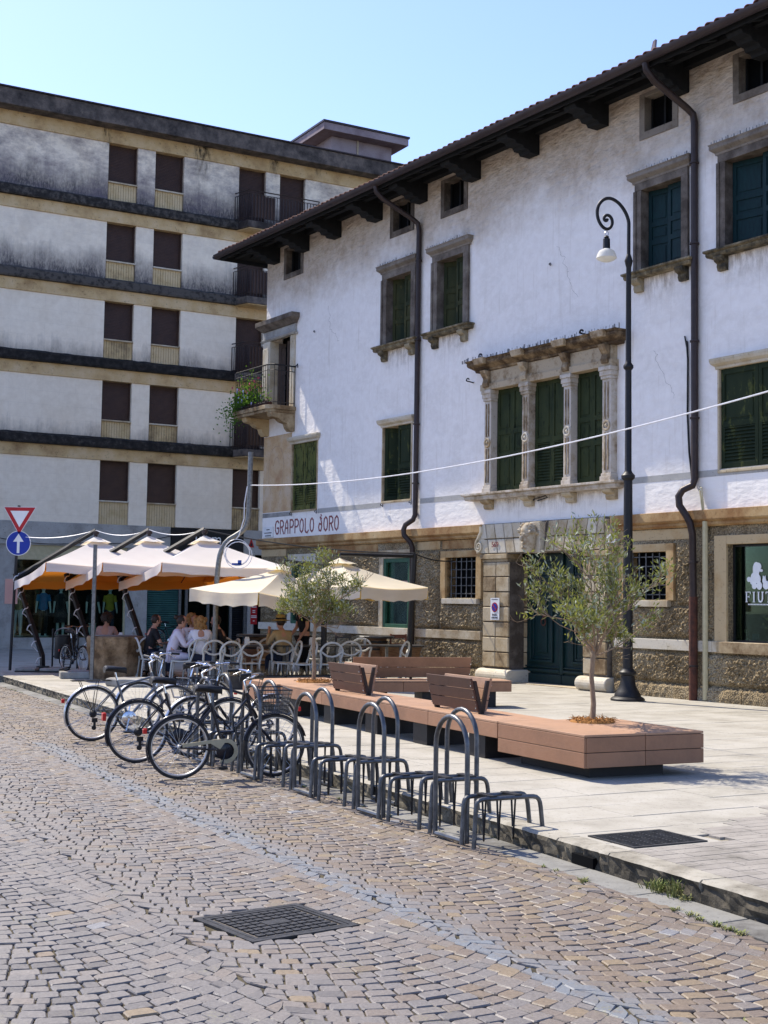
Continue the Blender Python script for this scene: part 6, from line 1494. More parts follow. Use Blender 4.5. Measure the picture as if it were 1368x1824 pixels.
    prof = [(-0.14, 0.075, 0.02), (-0.12, 0.1, 0.035), (-0.03, 0.085, 0.03), (0.05, 0.04, 0.02), (0.13, 0.022, 0.012), (0.15, 0.01, 0.0)]
    rings = []
    for (x, w, z) in prof: rings.append([(sx + x, w * math.cos(R(a0)), sz + z + 0.03 * math.sin(R(a0)) * (1 if math.sin(R(a0)) > 0 else 1.6)) for a0 in range(0, 360, 36)])
    b = len(sd.v)
    for rg in rings: sd.v += rg
    for i in range(len(rings) - 1):
        for k in range(10): sd.f.append((b + i * 10 + k, b + i * 10 + (k + 1) % 10, b + (i + 1) * 10 + (k + 1) % 10, b + (i + 1) * 10 + k))
    sd.f += [tuple(range(b, b + 10)), tuple(range(b + 50, b + 60))[::-1]]
    sd.build('saddle', MAT['black'], t, smooth=True); MB().tube([st, (0.268, 0, 0.87)], 0.013, 8).build('seat_post', MAT['chrome'], t, smooth=True)
    def fender(x, a0, a1):
        mb = MB(); rr = r + 0.022; n = 18; m = 5; vs = []
        for i in range(n + 1):
            an = R(a0 + (a1 - a0) * i / n)
            for j in range(m): u = (j / (m - 1) - 0.5) * 2; ra = rr - 0.016 * u * u; vs.append((x + ra * math.cos(an), u * 0.027, r + ra * math.sin(an)))
        mb.add(vs, [(i * m + j, i * m + j + 1, (i + 1) * m + j + 1, (i + 1) * m + j) for i in range(n) for j in range(m - 1)])
        for s in (-1, 1): mb.tube([(x + rr * math.cos(R(a1)), s * 0.027, r + rr * math.sin(R(a1))), (x, s * 0.05, r)], 0.0025, 4, caps=False)
        o = mb.build('mudguard', MAT[fend], t, smooth=True); return o
    fender(0, 35, 205); fender(wb, 15, 170)
    ck = MB().lathe([(0.09, -0.004), (0.095, 0), (0.09, 0.004)], 20, (bb.x, -0.05, bb.z), M=Matrix.Rotation(PI / 2, 3, 'X'))
    for s, an in ((-1, 255), (1, 75)):
        e_ = Vector((bb.x + 0.165 * math.cos(R(an)), s * 0.085, bb.z + 0.165 * math.sin(R(an)))); ck.tube([(bb.x, s * 0.05, bb.z), e_], 0.01, 6)
    cko = ck.build('crank', MAT['chrome'] if not step else MAT['bikeblack'], t, smooth=True)
    for s, an in ((-1, 255), (1, 75)):
        c = (bb.x + 0.165 * math.cos(R(an)), s * 0.13, bb.z + 0.165 * math.sin(R(an))); MB().box(c[0] - 0.045, c[0] + 0.045, c[1] - 0.045, c[1] + 0.045, c[2] - 0.012, c[2] + 0.012).build('pedal', MAT['black'], cko)
    if guard:
        mb = MB(); pts = [(0.02, r + 0.04), (0.36, 0.4)] + [(bb.x + 0.125 * math.cos(R(a0)), bb.z + 0.125 * math.sin(R(a0))) for a0 in range(100, -121, -20)] + [(0.4, 0.18), (0.44, 0.2)] + [(bb.x + 0.085 * math.cos(R(a0)), bb.z + 0.085 * math.sin(R(a0))) for a0 in range(-100, 101, 20)] + [(0.4, 0.30), (0.3, 0.36), (0.02, r + 0.005)]
        mb.prism(pts, -0.075, -0.06).build('chain_guard', MAT[guard if isinstance(guard, str) else fm], t)
    else:
        ch = MB().tube([(bb.x, -0.05, bb.z + 0.093), (0, -0.05, r + 0.04)], 0.005, 4).tube([(bb.x, -0.05, bb.z - 0.093), (0.03, -0.05, r - 0.14), (0, -0.05, r - 0.1)], 0.005, 4)
        ch.lathe([(0.05, -0.015), (0.03, 0.015)], 14, (0, -0.05, r), M=Matrix.Rotation(PI / 2, 3, 'X')).build('chain', MAT['iron'], t)
        MB().box(-0.02, 0.05, -0.075, -0.05, r - 0.1, r - 0.05).box(0.0, 0.03, -0.07, -0.055, r - 0.18, r - 0.1).lathe([(0.03, -0.006), (0.03, 0.006)], 10, (0.01, -0.06, r - 0.17), M=Matrix.Rotation(PI / 2, 3, 'X')).build('derailleur', MAT['black'], t)
    if carrier:
        mb = MB(); z = 2 * r + 0.07
        for y in (-0.06, 0, 0.06): mb.tube([(-0.28, y, z), (0.22, y, z)], 0.005, 5)
        for x in (-0.28, -0.1, 0.1): mb.tube([(x, -0.06, z), (x, 0.06, z)], 0.005, 5)
        for s in (-1, 1): mb.tube([(-0.18, s * 0.06, z), (0, s * 0.06, r)], 0.005, 5).tube([(0.05, s * 0.06, z), (0, s * 0.06, r)], 0.005, 5)
        mb.build('carrier', MAT['iron'], t)
    if light: MB().box(-r - 0.052, -r - 0.012, -0.022 * light, 0.022 * light, r + 0.16 - 0.02 * light, r + 0.16 + 0.03 * light).build('tail_light', MAT['red'], t, bevel=0.006)
    if basket:
        bx, bz, m = wb - 0.1, 0.66, MB(); top_, bot = (0.19, 0.16), (0.15, 0.12); Hh = 0.24
        for k in range(7):
            u = k / 6; z = bz + Hh * u; a0, b0 = bot[0] + (top_[0] - bot[0]) * u, bot[1] + (top_[1] - bot[1]) * u
            m.tube([(bx + 0.06 + b0 * sx2, a0 * sy2, z) for sx2, sy2 in ((-1, -1), (1, -1), (1, 1), (-1, 1))], 0.007 if k == 6 else 0.0034, 4, closed=True)
        for sx2, sy2, nn in ((0, 1, 11), (0, -1, 11), (1, 0, 13), (-1, 0, 13)):
            for k in range(nn):
                v = (k / (nn - 1) - 0.5) * 2
                if sx2 == 0: p, q = (bx + 0.06 + v * bot[1], sy2 * bot[0], bz), (bx + 0.06 + v * top_[1], sy2 * top_[0], bz + Hh)
                else: p, q = (bx + 0.06 + sx2 * bot[1], v * bot[0], bz), (bx + 0.06 + sx2 * top_[1], v * top_[0], bz + Hh)
                m.tube([p, q], 0.003, 3, caps=False)
        for k in range(9): v = (k / 8 - 0.5) * 2; m.tube([(bx + 0.06 - bot[1], v * bot[0], bz), (bx + 0.06 + bot[1], v * bot[0], bz)], 0.002, 3, caps=False)
        m.build('basket', MAT['basketmesh'], t)
    return t
w1 = G(318, 1388, 0); b1 = bike('black city bicycle with front wire basket and cream chain guard, nearest of the parked row', w1, R(19), r=0.32, wb=0.985, basket=True, guard='beige')
w2 = G(243, 1359, 0); b2 = bike('black bicycle with a red rear reflector on its dark mudguard, between two others', w2, R(24), r=0.345, wb=1.05, guard=False, carrier=False, step=True, light=1.7)
w3 = G(163, 1320, 0); b3 = bike('leftmost grey bicycle with rear carrier and derailleur, at the kerb', w3, R(25), r=0.345, wb=1.05, fm='bikegrey', guard=False, carrier=True, step=False, fend='alu', bars='flat')
b4 = bike('silver bicycle with swept handlebar facing the camera behind the parked row', (-2.35, 18.75, 0.0), R(212), r=0.345, wb=1.05, fm='alu', guard=False, carrier=True, step=True, fend='alu')
b5 = bike('dark bicycle with a front wire basket facing left in the middle of the parked row', (-1.3, 16.15, 0.0), R(212), r=0.34, wb=1.02, fm='bikeblack', guard=False, basket=True, step=False, fend='alu')
b6 = None and bike('dark bicycle with a chrome handlebar parked closest to the metal pole', (-2.45, 17.75, 0.0), R(206), r=0.34, wb=1.03, fm='bikegrey', guard=True, step=True, fend='chrome')
b7 = bike('small black bicycle leaning beside the black litter bin', tuple(A(117, 1197, 30.6)[:2]) + (PAV,), R(-52), r=0.3, wb=0.9, guard=False, step=True, bars='flat', fend='bikeblack', group='bicycles away from the racks')
b8 = bike('dark bicycle standing at the green roller shutter behind the cafe tables', tuple(Lw(4.95, -0.75, 0)[:2]) + (PAV,), LA, r=0.34, guard=False, bars='flat', step=False, group='bicycles away from the racks')

# ---------------------------------------------------------------- street lamp
lb = G(1118, 1248, PAV); lamp = thing('street_lamp', 'tall dark iron street lamp with a spiral crook and white bell shade', 'street lamp', tuple(lb))
MB().lathe([(0.30, 0), (0.30, 0.035), (0.27, 0.06), (0.235, 0.075), (0.23, 0.11), (0.19, 0.17), (0.145, 0.26), (0.125, 0.36), (0.12, 0.44), (0.15, 0.46), (0.155, 0.5), (0.12, 0.53), (0.105, 0.56)], 24).build('base', MAT['iron'], lamp, smooth=True)
mb = MB().lathe([(0.09, 0.56), (0.086, 2.2), (0.076, 3.88), (0.12, 3.92), (0.125, 3.97), (0.08, 4.02), (0.062, 4.06), (0.056, 5.86), (0.09, 5.9), (0.092, 5.94), (0.056, 5.99), (0.052, 6.05), (0.046, 7.72), (0.062, 7.78), (0.075, 7.84), (0.045, 7.93), (0.035, 7.96)], 16); mb.build('pole', MAT['iron'], lamp, smooth=True)
pts = [Vector((0, 0, 7.9)), Vector((0, 0, 8.45))]
sc = 9.83 / 1000 / 7.6           # metres per pixel of the enlarged view
def lp2(x, y): return Vector(((x - 878) * sc, 0, 8.45 + (640 - y) * sc))
for p in ((880, 560), (850, 460), (800, 370), (740, 295), (660, 240), (590, 225), (520, 250), (465, 310), (438, 390), (440, 480), (465, 565), (510, 635), (570, 672), (620, 650), (652, 590), (645, 520), (605, 470), (555, 470), (530, 510), (545, 550), (575, 548), (580, 520)): pts.append(lp2(*p))
# smooth the curl
def smooth(pts, k=2):
    for _ in range(k):
        o = [pts[0]]
        for p, q in zip(pts, pts[1:]): o += [p.lerp(q, 0.25), p.lerp(q, 0.75)]
        pts = o + [pts[-1]]
    return pts
pts = smooth(pts); MB().tube(pts, [0.033 - 0.006 * i / len(pts) for i in range(len(pts))], 8).build('crook', MAT['iron'], lamp, smooth=True)
hx = lp2(570, 680); mb = MB()
for s in (-1, 1): mb.tube([hx, hx + Vector((s * 0.035, 0, -0.05)), hx + Vector((s * 0.02, 0, -0.12))], 0.007, 5)
mb.build('hanger', MAT['alu'], lamp)
MB().lathe([(0.02, -0.1), (0.05, -0.13), (0.03, -0.15), (0.062, -0.16), (0.066, -0.34), (0.07, -0.36), (1e-4, -0.36)][::-1], 14, tuple(hx)).build('housing', MAT['iron'], lamp, smooth=True)
MB().lathe([(0.066, -0.345), (0.13, -0.38), (0.165, -0.44), (0.185, -0.515), (0.178, -0.515), (0.16, -0.535), (0.09, -0.57), (1e-4, -0.58)][::-1], 20, tuple(hx)).build('shade', MAT['opal'], lamp, smooth=True)

# ---------------------------------------------------------------- poles, signs, cables
cp = G(380, 1217, PAV); po = thing('bent_pole', 'galvanised steel pole with a double bend rising over the white parasol', 'pole', tuple(cp))
k = cp.y / 2400
path = [(0, 0, 0), (0.02, 0, 2.0), (0.04, 0, 2.35), (0.08, 0, 2.62), (0.2, 0, 2.85), (0.42, 0, 2.98), (0.55, 0, 3.08), (0.62, 0, 3.25), (0.64, 0, 3.5), (0.65, 0, 4.64)]
MB().tube(smooth([Vector(p) for p in path], 1), 0.052, 10).build('pole', MAT['pole'], po, smooth=True)
MB().tube([(0.65, 0, 4.64), (0.65, 0, 4.65)], 0.056, 10).build('cap', MAT['pole'], po)
mb = MB(); 
for i, rr in enumerate((0.26, 0.24, 0.27)): mb.tube(arc((0.42 + 0.02 * i, -0.08 - 0.015 * i, 2.62 - 0.03 * i), rr, 0, 350, 20), 0.008, 5, closed=True)
mb.tube([(0.6, -0.06, 3.95), (0.55, -0.06, 3.6), (0.55, -0.07, 3.3), (0.45, -0.07, 2.95), (0.4, -0.08, 2.88)], 0.012, 5)
cc = mb.build('coiled_cable', MAT['cable_white'], po); MB().box(0.33, 0.52, -0.13, -0.08, 2.36, 2.4).box(0.45, 0.52, -0.13, -0.08, 2.38, 2.46).build('plug', MAT['satin_blue'], cc)
p0 = cp + Vector((0.64, 0, 3.98)); p1 = A(1400, 688, 13.5)
tag(MB().tube([p0.lerp(p1, k / 40) - Vector((0, 0, 0.28 * 4 * (k / 40) * (1 - k / 40))) for k in range(62)], 0.0095, 6).build('white_cable', MAT['cable_white'], smooth=True), 'white cable strung from the bent pole across the palazzo front', 'cable')
wc0, wc1 = Fw(0.2, -0.3, 3.3), Fw(10.1, -0.3, 3.05)
tp = thing('thin_post', 'thin bare grey steel post in front of the stone well', 'post', tuple(G(163, 1214, PAV)))
MB().box(-0.035, 0.035, -0.035, 0.035, 0, 2.72).build('post', MAT['pole'], tp, bevel=0.006); MB().box(-0.037, 0.037, -0.037, 0.037, 2.72, 2.735).build('cap', MAT['pole'], tp)
gp = G(17.5, 1194, PAV); ss = thing('sign_post', 'dark sign post with red yield triangle above a blue one way arrow disc', 'road sign', tuple(gp))
kk = gp.y / 2400
MB().tube([(0, 0, 0), (0.09, 0, 3.75)], 0.034, 8).build('post', MAT['iron'], ss, smooth=True)
tx, tz = 0.125, 3.50
def tri(h): return [(tx - h, tz + h * 0.577), (tx + h, tz + h * 0.577), (tx, tz - h * 1.155)]
ys_ = MB().prism(tri(0.372), -0.055, -0.045).build('yield_triangle', MAT['signwhite'], ss); MB().prism(tri(0.355), -0.058, -0.0555).build('red_border', MAT['signred'], ys_); MB().prism(tri(0.215), -0.061, -0.0585).build('white_centre', MAT['signwhite'], ys_)
RX = Matrix.Rotation(PI / 2, 3, 'X')
bd_ = MB().lathe([(0.282, 0.045), (0.282, 0.055)], 32, (0.115, 0, 2.885), M=RX).build('arrow_disc', MAT['signwhite'], ss); MB().lathe([(0.268, 0.0555), (0.268, 0.058)], 32, (0.115, 0, 2.885), M=RX).build('blue_face', MAT['signblue'], bd_)
MB().prism([(0.085, 2.66), (0.145, 2.66), (0.145, 2.92), (0.235, 2.92), (0.115, 3.1), (-0.005, 2.92), (0.085, 2.92)], -0.062, -0.0585).build('arrow', MAT['signwhite'], bd_)
rp_ = thing('red_banner_sign', 'narrow red banner sign on a thin post by the shop entrance', 'sign', tuple(Lw(8.25, -1.2, PAV)), LA)
MB().tube([(0, 0, 0), (0, 0, 2.2)], 0.02, 6).build('post', MAT['pole'], rp_); bn = MB().box(-0.12, 0.12, -0.03, -0.022, 0.85, 1.55).build('banner', MAT['signred'], rp_)
mb = MB()
for z, w in ((1.42, 0.09), (1.3, 0.05), (1.24, 0.05), (1.12, 0.1), (1.07, 0.1), (0.95, 0.03)): mb.box(-w, w, -0.034, -0.0305, z, z + 0.03)
mb.build('white_print', MAT['signwhite'], bn)

# ---------------------------------------------------------------- parasols
def canopy(par, apex, cs, flap, m, base, lin):
    # four gores with a little sag, a vent cap on top and a hanging valance; all points in world space
    mb = MB(); n = 8; A_ = Vector(apex); cs = [Vector(c) for c in cs]
    for i in range(4):
        c0, c1 = cs[i], cs[(i + 1) % 4]; b = len(mb.v)
        for j in range(n + 1):
            v = j / n
            for k in range(n + 1):
                u = k / n; e_ = c0.lerp(c1, u); p = A_.lerp(e_, v); p = p - Vector((0, 0, 0.06 * math.sin(PI * v) * (0.55 + 0.45 * math.sin(PI * u)) + 0.05 * v * math.sin(PI * u))); mb.v.append(tuple(p))
        for j in range(n):
            for k in range(n): a0 = b + j * (n + 1) + k; mb.f.append((a0, a0 + 1, a0 + n + 2, a0 + n + 1))
    inv = par.matrix_basis.inverted() if False else Matrix.Translation(-Vector(base))
    mb.v = [tuple(inv @ Vector(p)) for p in mb.v]; o = mb.build('canopy', MAT[m], par, smooth=True)
    l2 = MB(); l2.v = [(p[0], p[1], p[2] - 0.015) for p in mb.v]; l2.f = mb.f; l2.build('glow_layer', MAT[lin], o, smooth=True)  # added sheet that colours in the sun glowing through the canopy
    for i in range(4):
        c0, c1 = cs[i], cs[(i + 1) % 4]; mb = MB(); n2 = 24; out = (c1 - c0).cross(Vector((0, 0, 1))).normalized()
        if out.dot((c0 + c1) / 2 - A_) < 0: out = -out
        for j in range(3):
            for k in range(n2 + 1):
                u = k / n2; p = c0.lerp(c1, u) - Vector((0, 0, 0.05 * math.sin(PI * u))) - Vector((0, 0, flap * j / 2 * (1 - 0.12 * abs(math.sin(u * 14)))))
                p += out * (0.012 + 0.02 * math.sin(u * 17 + i) * j / 2); mb.v.append(tuple(inv @ p))
        for j in range(2):
            for k in range(n2): a0 = j * (n2 + 1) + k; mb.f.append((a0, a0 + 1, a0 + n2 + 2, a0 + n2 + 1))
        va = mb.build('valance', MAT[m], par, smooth=True)
        l2 = MB(); l2.v = [(p[0] - out.x * 0.012, p[1] - out.y * 0.012, p[2]) for p in mb.v]; l2.f = mb.f; l2.build('valance_glow_layer', MAT[lin], va, smooth=True)  # added sheet, same painted glow on the inside of the valance
    mb = MB(); k4 = 0.2
    up = A_ + Vector((0, 0, 0.07)); rg = [A_.lerp(c, k4) + Vector((0, 0, 0.05)) for c in cs]; ring = []
    for i in range(4):
        for q_ in range(4): u = q_ / 4; ring.append(rg[i].lerp(rg[(i + 1) % 4], u) + Vector((0, 0, 0.02 * math.sin(u * 12))))
    mb.add([tuple(inv @ up)] + [tuple(inv @ p) for p in ring], [(0, 1 + i, 1 + (i + 1) % 16) for i in range(16)]); mb.build('vent_cap', MAT[m], par)
    rb = MB()
    hub = A_ - Vector((0, 0, 0.16))
    for c in cs: rb.tube([inv @ hub, inv @ (c - Vector((0, 0, 0.03)))], 0.012, 5)
    for i in range(4): rb.tube([inv @ hub, inv @ ((cs[i] + cs[(i + 1) % 4]) / 2 - Vector((0, 0, 0.09)))], 0.01, 5)
    rb.build('ribs', MAT['black'], par)
def cantilever(label, off):
    base = G(265, 1204, PAV) + off; t = thing('cantilever_parasol', label, 'parasol', tuple(base), 0, 'cantilever parasols with orange glowing undersides')
    B = Vector(base); top = B + Vector((-0.72, 0.1, 2.2)); apex = Vector((-3.86, 29.0, 3.12)) + off
    cs = [Vector((-4.38, 26.7, 2.53)), Vector((-1.95, 28.3, 2.5)), Vector((-3.3, 31.0, 2.36)), Vector((-5.72, 29.3, 2.16))]; cs = [c + off for c in cs]
    canopy(t, apex, cs, 0.2, 'canvas', base, 'glow_layer')
    MB().tube([(0, 0, 0.0), (-0.02, 0, 0.35), top - B], 0.062, 4).build('mast', MAT['black'], t)
    end = apex + Vector((0.0, 0, 0.2)); MB().tube([top - B + Vector((0.03, 0, -0.1)), end - B], 0.055, 4).build('arm', MAT['black'], t)
    MB().lathe([(0.04, -0.22), (0.04, -0.1), (0.07, -0.09), (0.07, -0.02), (0.03, 0)], 10, tuple(end - B)).build('hub', MAT['copper'], t)
    MB().box(-0.5, 0.5, -0.5, 0.5, 0.0, 0.03).box(-0.12, 0.12, -0.12, 0.12, 0.03, 0.12).build('base_plate', MAT['black'], t)
    mb = MB()
    for (x, y) in ((-0.27, -0.27), (0.27, 0.27), (0.27, -0.27), (-0.27, 0.27)): mb.box(x - 0.22, x + 0.22, y - 0.22, y + 0.22, 0.031, 0.085)
    mb.build('ballast_slabs', MAT['concrete'], t, bevel=0.01)
    # white light string wound round the mast
    pts = []; T = top - B
    for i in range(90):
        u = i / 89; c = Vector((0, 0, 0)).lerp(T, u); an = u * 2 * PI * 6; pts.append(c + Vector((math.cos(an) * 0.085, math.sin(an) * 0.085, 0.02 * math.sin(an * 3))))
    MB().tube(pts, 0.011, 5).build('light_string', MAT['cable_white'], t, smooth=True)
    return t
cantilever('rightmost of the three cantilever parasols, its white canopy under the dark shop sign', Vector((0, 0, 0)))
cantilever('middle cantilever parasol of the three, partly behind the thin post', Vector((-1.3, 0.62, 0)))
cantilever('leftmost cantilever parasol of the three, next to the blue arrow sign', Vector((-2.6, 1.22, 0)))
def simple_parasol(label, mast, apex, cs, arm):
    base = Vector((mast[0], mast[1], PAV)); t = thing('parasol', label, 'parasol', tuple(base), 0, 'cream parasols by the rough stone wall')
    canopy(t, apex, cs, 0.26, 'canvas2', base, 'glow_layer2'); T = Vector(arm) - base
    MB().tube([(0, 0, 0), T], 0.06, 6).build('mast', MAT['black'], t)
    MB().tube([T + Vector((0, 0, -0.05)), Vector(apex) + Vector((0, 0, 0.14)) - base], 0.04, 6).build('arm', MAT['black'], t)
    MB().box(-0.45, 0.45, -0.45, 0.45, 0, 0.06).build('base_plate', MAT['concrete'], t, bevel=0.01)
simple_parasol('large cream parasol beside the dark downpipe, behind the far olive tree', (0.56, 29.1), (-0.89, 27.4, 2.62), [(-0.42, 25.7, 2.11), (0.91, 27.5, 2.12), (-0.8, 29.2, 2.12), (-2.15, 26.95, 2.13)], (0.66, 28.9, 2.85))
simple_parasol('smaller tilted cream parasol below the bent pole', (-1.18, 27.6), (-1.98, 26.9, 2.46), [(-2.26, 24.6, 1.95), (-1.2, 26.3, 1.86), (-1.9, 28.9, 2.08), (-3.8, 26.6, 2.02)], (-1.2, 27.5, 2.56))
tag(MB().tube(sag(Vector((-3.86, 29.0, 3.3)), Vector((0.66, 28.9, 2.86)), 0.12), 0.016, 5).tube(sag(Vector((0.66, 28.9, 2.86)), Fw(9.2, -0.1, 2.75), 0.06), 0.016, 5).build('black_cable', MAT['black']), 'black cable strung between the parasols and the palazzo wall', 'cable')
tag(MB().tube(sag(gp + Vector((0.1, 0, 3.05)), Vector((-6.46, 30.2, 3.32)), 0.1), 0.009, 5).tube(sag(Vector((-6.46, 30.2, 3.32)), Vector((-5.16, 29.6, 3.32)), 0.12), 0.009, 5).tube(sag(Vector((-5.16, 29.6, 3.32)), Vector((-3.86, 29.0, 3.32)), 0.12), 0.009, 5).build('light_cable', MAT['cable_white']), 'thin white light cable linking the sign post and the parasol tops', 'cable')
# ---------------------------------------------------------------- cafe: well, bin, chairs, tables, people
wl = G(196, 1213, PAV); wl = Vector((-5.55, 28.2, PAV)); wt = thing('stone_well', 'old octagonal stone well head with flared sides beside the thin post', 'well', tuple(wl), 0.2)
MB().lathe([(0.54, 0), (0.56, 0.12), (0.6, 0.5), (0.635, 0.62), (0.64, 0.86), (0.62, 0.88), (0.45, 0.88), (0.42, 0.5), (1e-4, 0.5)], 8, rot=R(22.5)).build('well_head', MAT['well'], wt, bevel=0.02)
MB().lathe([(0.44, 0.885), (0.44, 0.895)], 20).build('cover', MAT['concrete'], wt)
tag(MB().lathe([(0.42, 0), (0.44, 0.04), (0.44, 0.13), (0.42, 0.15)], 8, rot=R(22.5), sx=1.25).build('step_slab', MAT['concrete'], loc=tuple(G(238, 1222, PAV)), bevel=0.015), 'low octagonal concrete slab in front of the stone well', 'stone slab')
tag(MB().box(-0.35, 0.35, -0.25, 0.25, 0, 0.14).build('step_slab', MAT['concrete'], loc=tuple(G(137, 1208, PAV)), rz=0.3, bevel=0.02), 'square stone slab left of the well by the small black bicycle', 'stone slab')
bn_ = Vector((-7.35, 31.4, PAV)); bi = thing('litter_bin', 'black litter bin with arched top between two posts, left of the well', 'litter bin', tuple(bn_))
for s in (-1, 1): MB().tube([(s * 0.29, 0, 0), (s * 0.29, 0, 0.9)], 0.022, 8).ball((s * 0.29, 0, 0.91), 0.03).build('post', MAT['black'], bi, smooth=True)
MB().lathe([(0.23, 0.25), (0.24, 0.27), (0.24, 0.76), (0.25, 0.77), (0.25, 0.8)], 20).build('drum', MAT['black'], bi, smooth=True)
MB().tube([(-0.24, 0, 0.8)] + [(-0.24 * math.cos(R(a0)), 0, 0.8 + 0.16 * math.sin(R(a0))) for a0 in range(10, 180, 10)] + [(0.24, 0, 0.8)], 0.02, 8).lathe([(0.2, 0.94), (0.1, 0.97), (1e-4, 0.98)], 16, sx=0.7, sy=0.9).build('arched_lid', MAT['pole'], bi, smooth=True)
MB().box(-0.29, 0.29, -0.02, 0.02, 0.28, 0.32).build('cross_bar', MAT['black'], bi)

def make_chair(label):
    t = thing('cafe_chair', label, 'chair', (0, 0, 0), 0, 'white loop back cafe chairs')
    st = MB(); n = 8; pr = []
    for i in range(n + 1):
        y = -0.2 + 0.4 * i / n; w = 0.2 + 0.02 * (1 - i / n); z = 0.45 - 0.012 * math.sin(PI * i / n)
        pr.append([(-w, y, z), (-w * 0.5, y, z - 0.012), (w * 0.5, y, z - 0.012), (w, y, z), (w, y, z - 0.03), (-w, y, z - 0.03)])
    for r in pr: st.v += r
    for i in range(n):
        for j in range(6): st.f.append((i * 6 + j, i * 6 + (j + 1) % 6, (i + 1) * 6 + (j + 1) % 6, (i + 1) * 6 + j))
    st.f += [tuple(range(6))[::-1], tuple(range(n * 6, n * 6 + 6))]
    st.build('seat', MAT['chair'], t, smooth=True)
    for sx in (-1, 1):
        for sy in (-1, 1): MB().tube([(sx * 0.19, sy * 0.18, 0.43), (sx * 0.215, sy * 0.225, 0)], [0.02, 0.014], 6).build('leg', MAT['chair'], t, smooth=True)
    bk = MB(); pts = []
    for a0 in range(-40, 221, 13): pts.append((0.225 * math.cos(R(a0)), -0.2 - 0.06 - 0.05 * math.sin(R(a0)), 0.66 + 0.2 * math.sin(R(a0))))
    pts = [(0.19, -0.19, 0.43), (0.2, -0.21, 0.5)] + pts[1:-1] + [(-0.2, -0.21, 0.5), (-0.19, -0.19, 0.43)]
    bk.tube(smooth([Vector(p) for p in pts], 1), 0.022, 7)
    bk.build('back_loop', MAT['chair'], t, smooth=True)
    MB().tube([(-0.21, -0.25, 0.68), (-0.1, -0.26, 0.6), (0, -0.265, 0.58), (0.1, -0.26, 0.6), (0.21, -0.25, 0.68)], 0.02, 7).build('back_band', MAT['chair'], t, smooth=True)
    return t
def make_table(label):
    t = thing('cafe_table', label, 'table', (0, 0, 0), 0, 'dark topped cafe tables')
    MB().box(-0.6, 0.6, -0.38, 0.38, 0.735, 0.76).build('tabletop', MAT['tabletop'], t, bevel=0.005)
    for sx in (-1, 1):
        for sy in (-1, 1): MB().box(sx * 0.55 - 0.025, sx * 0.55 + 0.025, sy * 0.33 - 0.025, sy * 0.33 + 0.025, 0, 0.735).build('leg', MAT['pole'], t)
    return t
ch0 = make_chair('x'); tb0 = make_table('x'); used = [False, False]
rc = random.Random(2)
def put(proto, k, x, y, rz, lab):
    if not used[k]: proto.location = (x, y, PAV); proto.rotation_euler = (0, 0, rz); proto['label'] = lab; used[k] = True; return proto
    return dup(proto, (x, y, PAV), rz, lab)
def W(px, d): return A(px, 1150, d).x
TABS = [(330, 28.2, 0.46, 'dark cafe table in front of the four seated people'), (450, 27.6, 0.46, 'dark cafe table next to the red banner sign'), (545, 27.9, 0.46, 'dark cafe table in front of the man in the straw hat'), (660, 28.6, 0.46, 'dark cafe table under the large cream parasol'), (225, 29.6, 0.46, 'dark cafe table behind the stone well')]
for px, d, rz, lab in TABS: put(tb0, 1, W(px, d), d, rz, lab)
CH = [(440, 26.6, 0.5, 'white loop back chair whose back faces the camera, behind the near bicycles'), (508, 26.9, 1.9, 'white loop back chair turned right, first of two side by side'), (535, 26.6, 1.9, 'white loop back chair turned right, beside the far olive trunk'), (585, 26.7, 0.3, 'white loop back chair just right of the far olive trunk'),
      (375, 26.9, 0.4, 'white loop back chair in front of the curly haired women'), (400, 26.4, 0.6, 'white loop back chair right of the bent pole'), (325, 27.3, 1.6, 'white loop back chair under the woman in the lilac shirt'), (268, 27.9, -1.2, 'white loop back chair under the bearded man'), (350, 27.5, 0.4, 'white loop back chair under the woman in the white shirt'), (415, 28.6, -2.4, 'white loop back chair on the shop side near the red banner'),
      (470, 28.4, 2.9, 'white loop back chair behind the second table'), (700, 27.9, 1.2, 'white loop back chair at the right end under the large parasol'), (640, 29.4, 3.0, 'white loop back chair behind the table under the large parasol'), (245, 28.3, 0.9, 'white loop back chair between the well and the bearded man'), (560, 28.9, 2.8, 'white loop back chair between the waiter and the wall'), (620, 27.6, 0.2, 'white loop back chair in front of the table under the large parasol'), (500, 27.55, 0.2, 'white loop back chair under the man in the straw hat'), (398, 27.9, 1.9, 'white loop back chair under the man in black at the pole')]
for px, d, rz, lab in CH: put(ch0, 0, W(px, d), d, rz, lab)
# things on the tables
def tabletop_item(px, d, kind, lab, dz=0.76, dx=0):
    p = (W(px, d) + dx, d, PAV + dz)
    if kind == 'glass': o = MB().lathe([(0.028, 0), (0.036, 0.12), (0.033, 0.12), (0.026, 0.01)], 10).build('drinking_glass', MAT['alu'], loc=p, smooth=True); tag(o, lab, 'glass', 'drinks on the cafe tables')
    elif kind == 'bottle': o = MB().lathe([(0.035, 0), (0.037, 0.15), (0.015, 0.21), (0.014, 0.27)], 10).build('bottle', MAT['rollgreen'], loc=p, smooth=True); tag(o, lab, 'bottle', 'drinks on the cafe tables')
    else: o = MB().box(-0.05, 0.05, -0.04, 0.04, 0, 0.13).box(-0.04, 0.04, -0.03, 0.03, 0.13, 0.16).build('napkin_holder', MAT['white'], loc=p, bevel=0.006); tag(o, lab, 'napkin holder', 'napkin holders')
tabletop_item(315, 28.2, 'bottle', 'green bottle on the table beside the woman in lilac'); tabletop_item(322, 28.1, 'glass', 'tall glass on the table of the seated people'); tabletop_item(335, 28.3, 'napkin', 'white napkin holder on the table of the seated people')
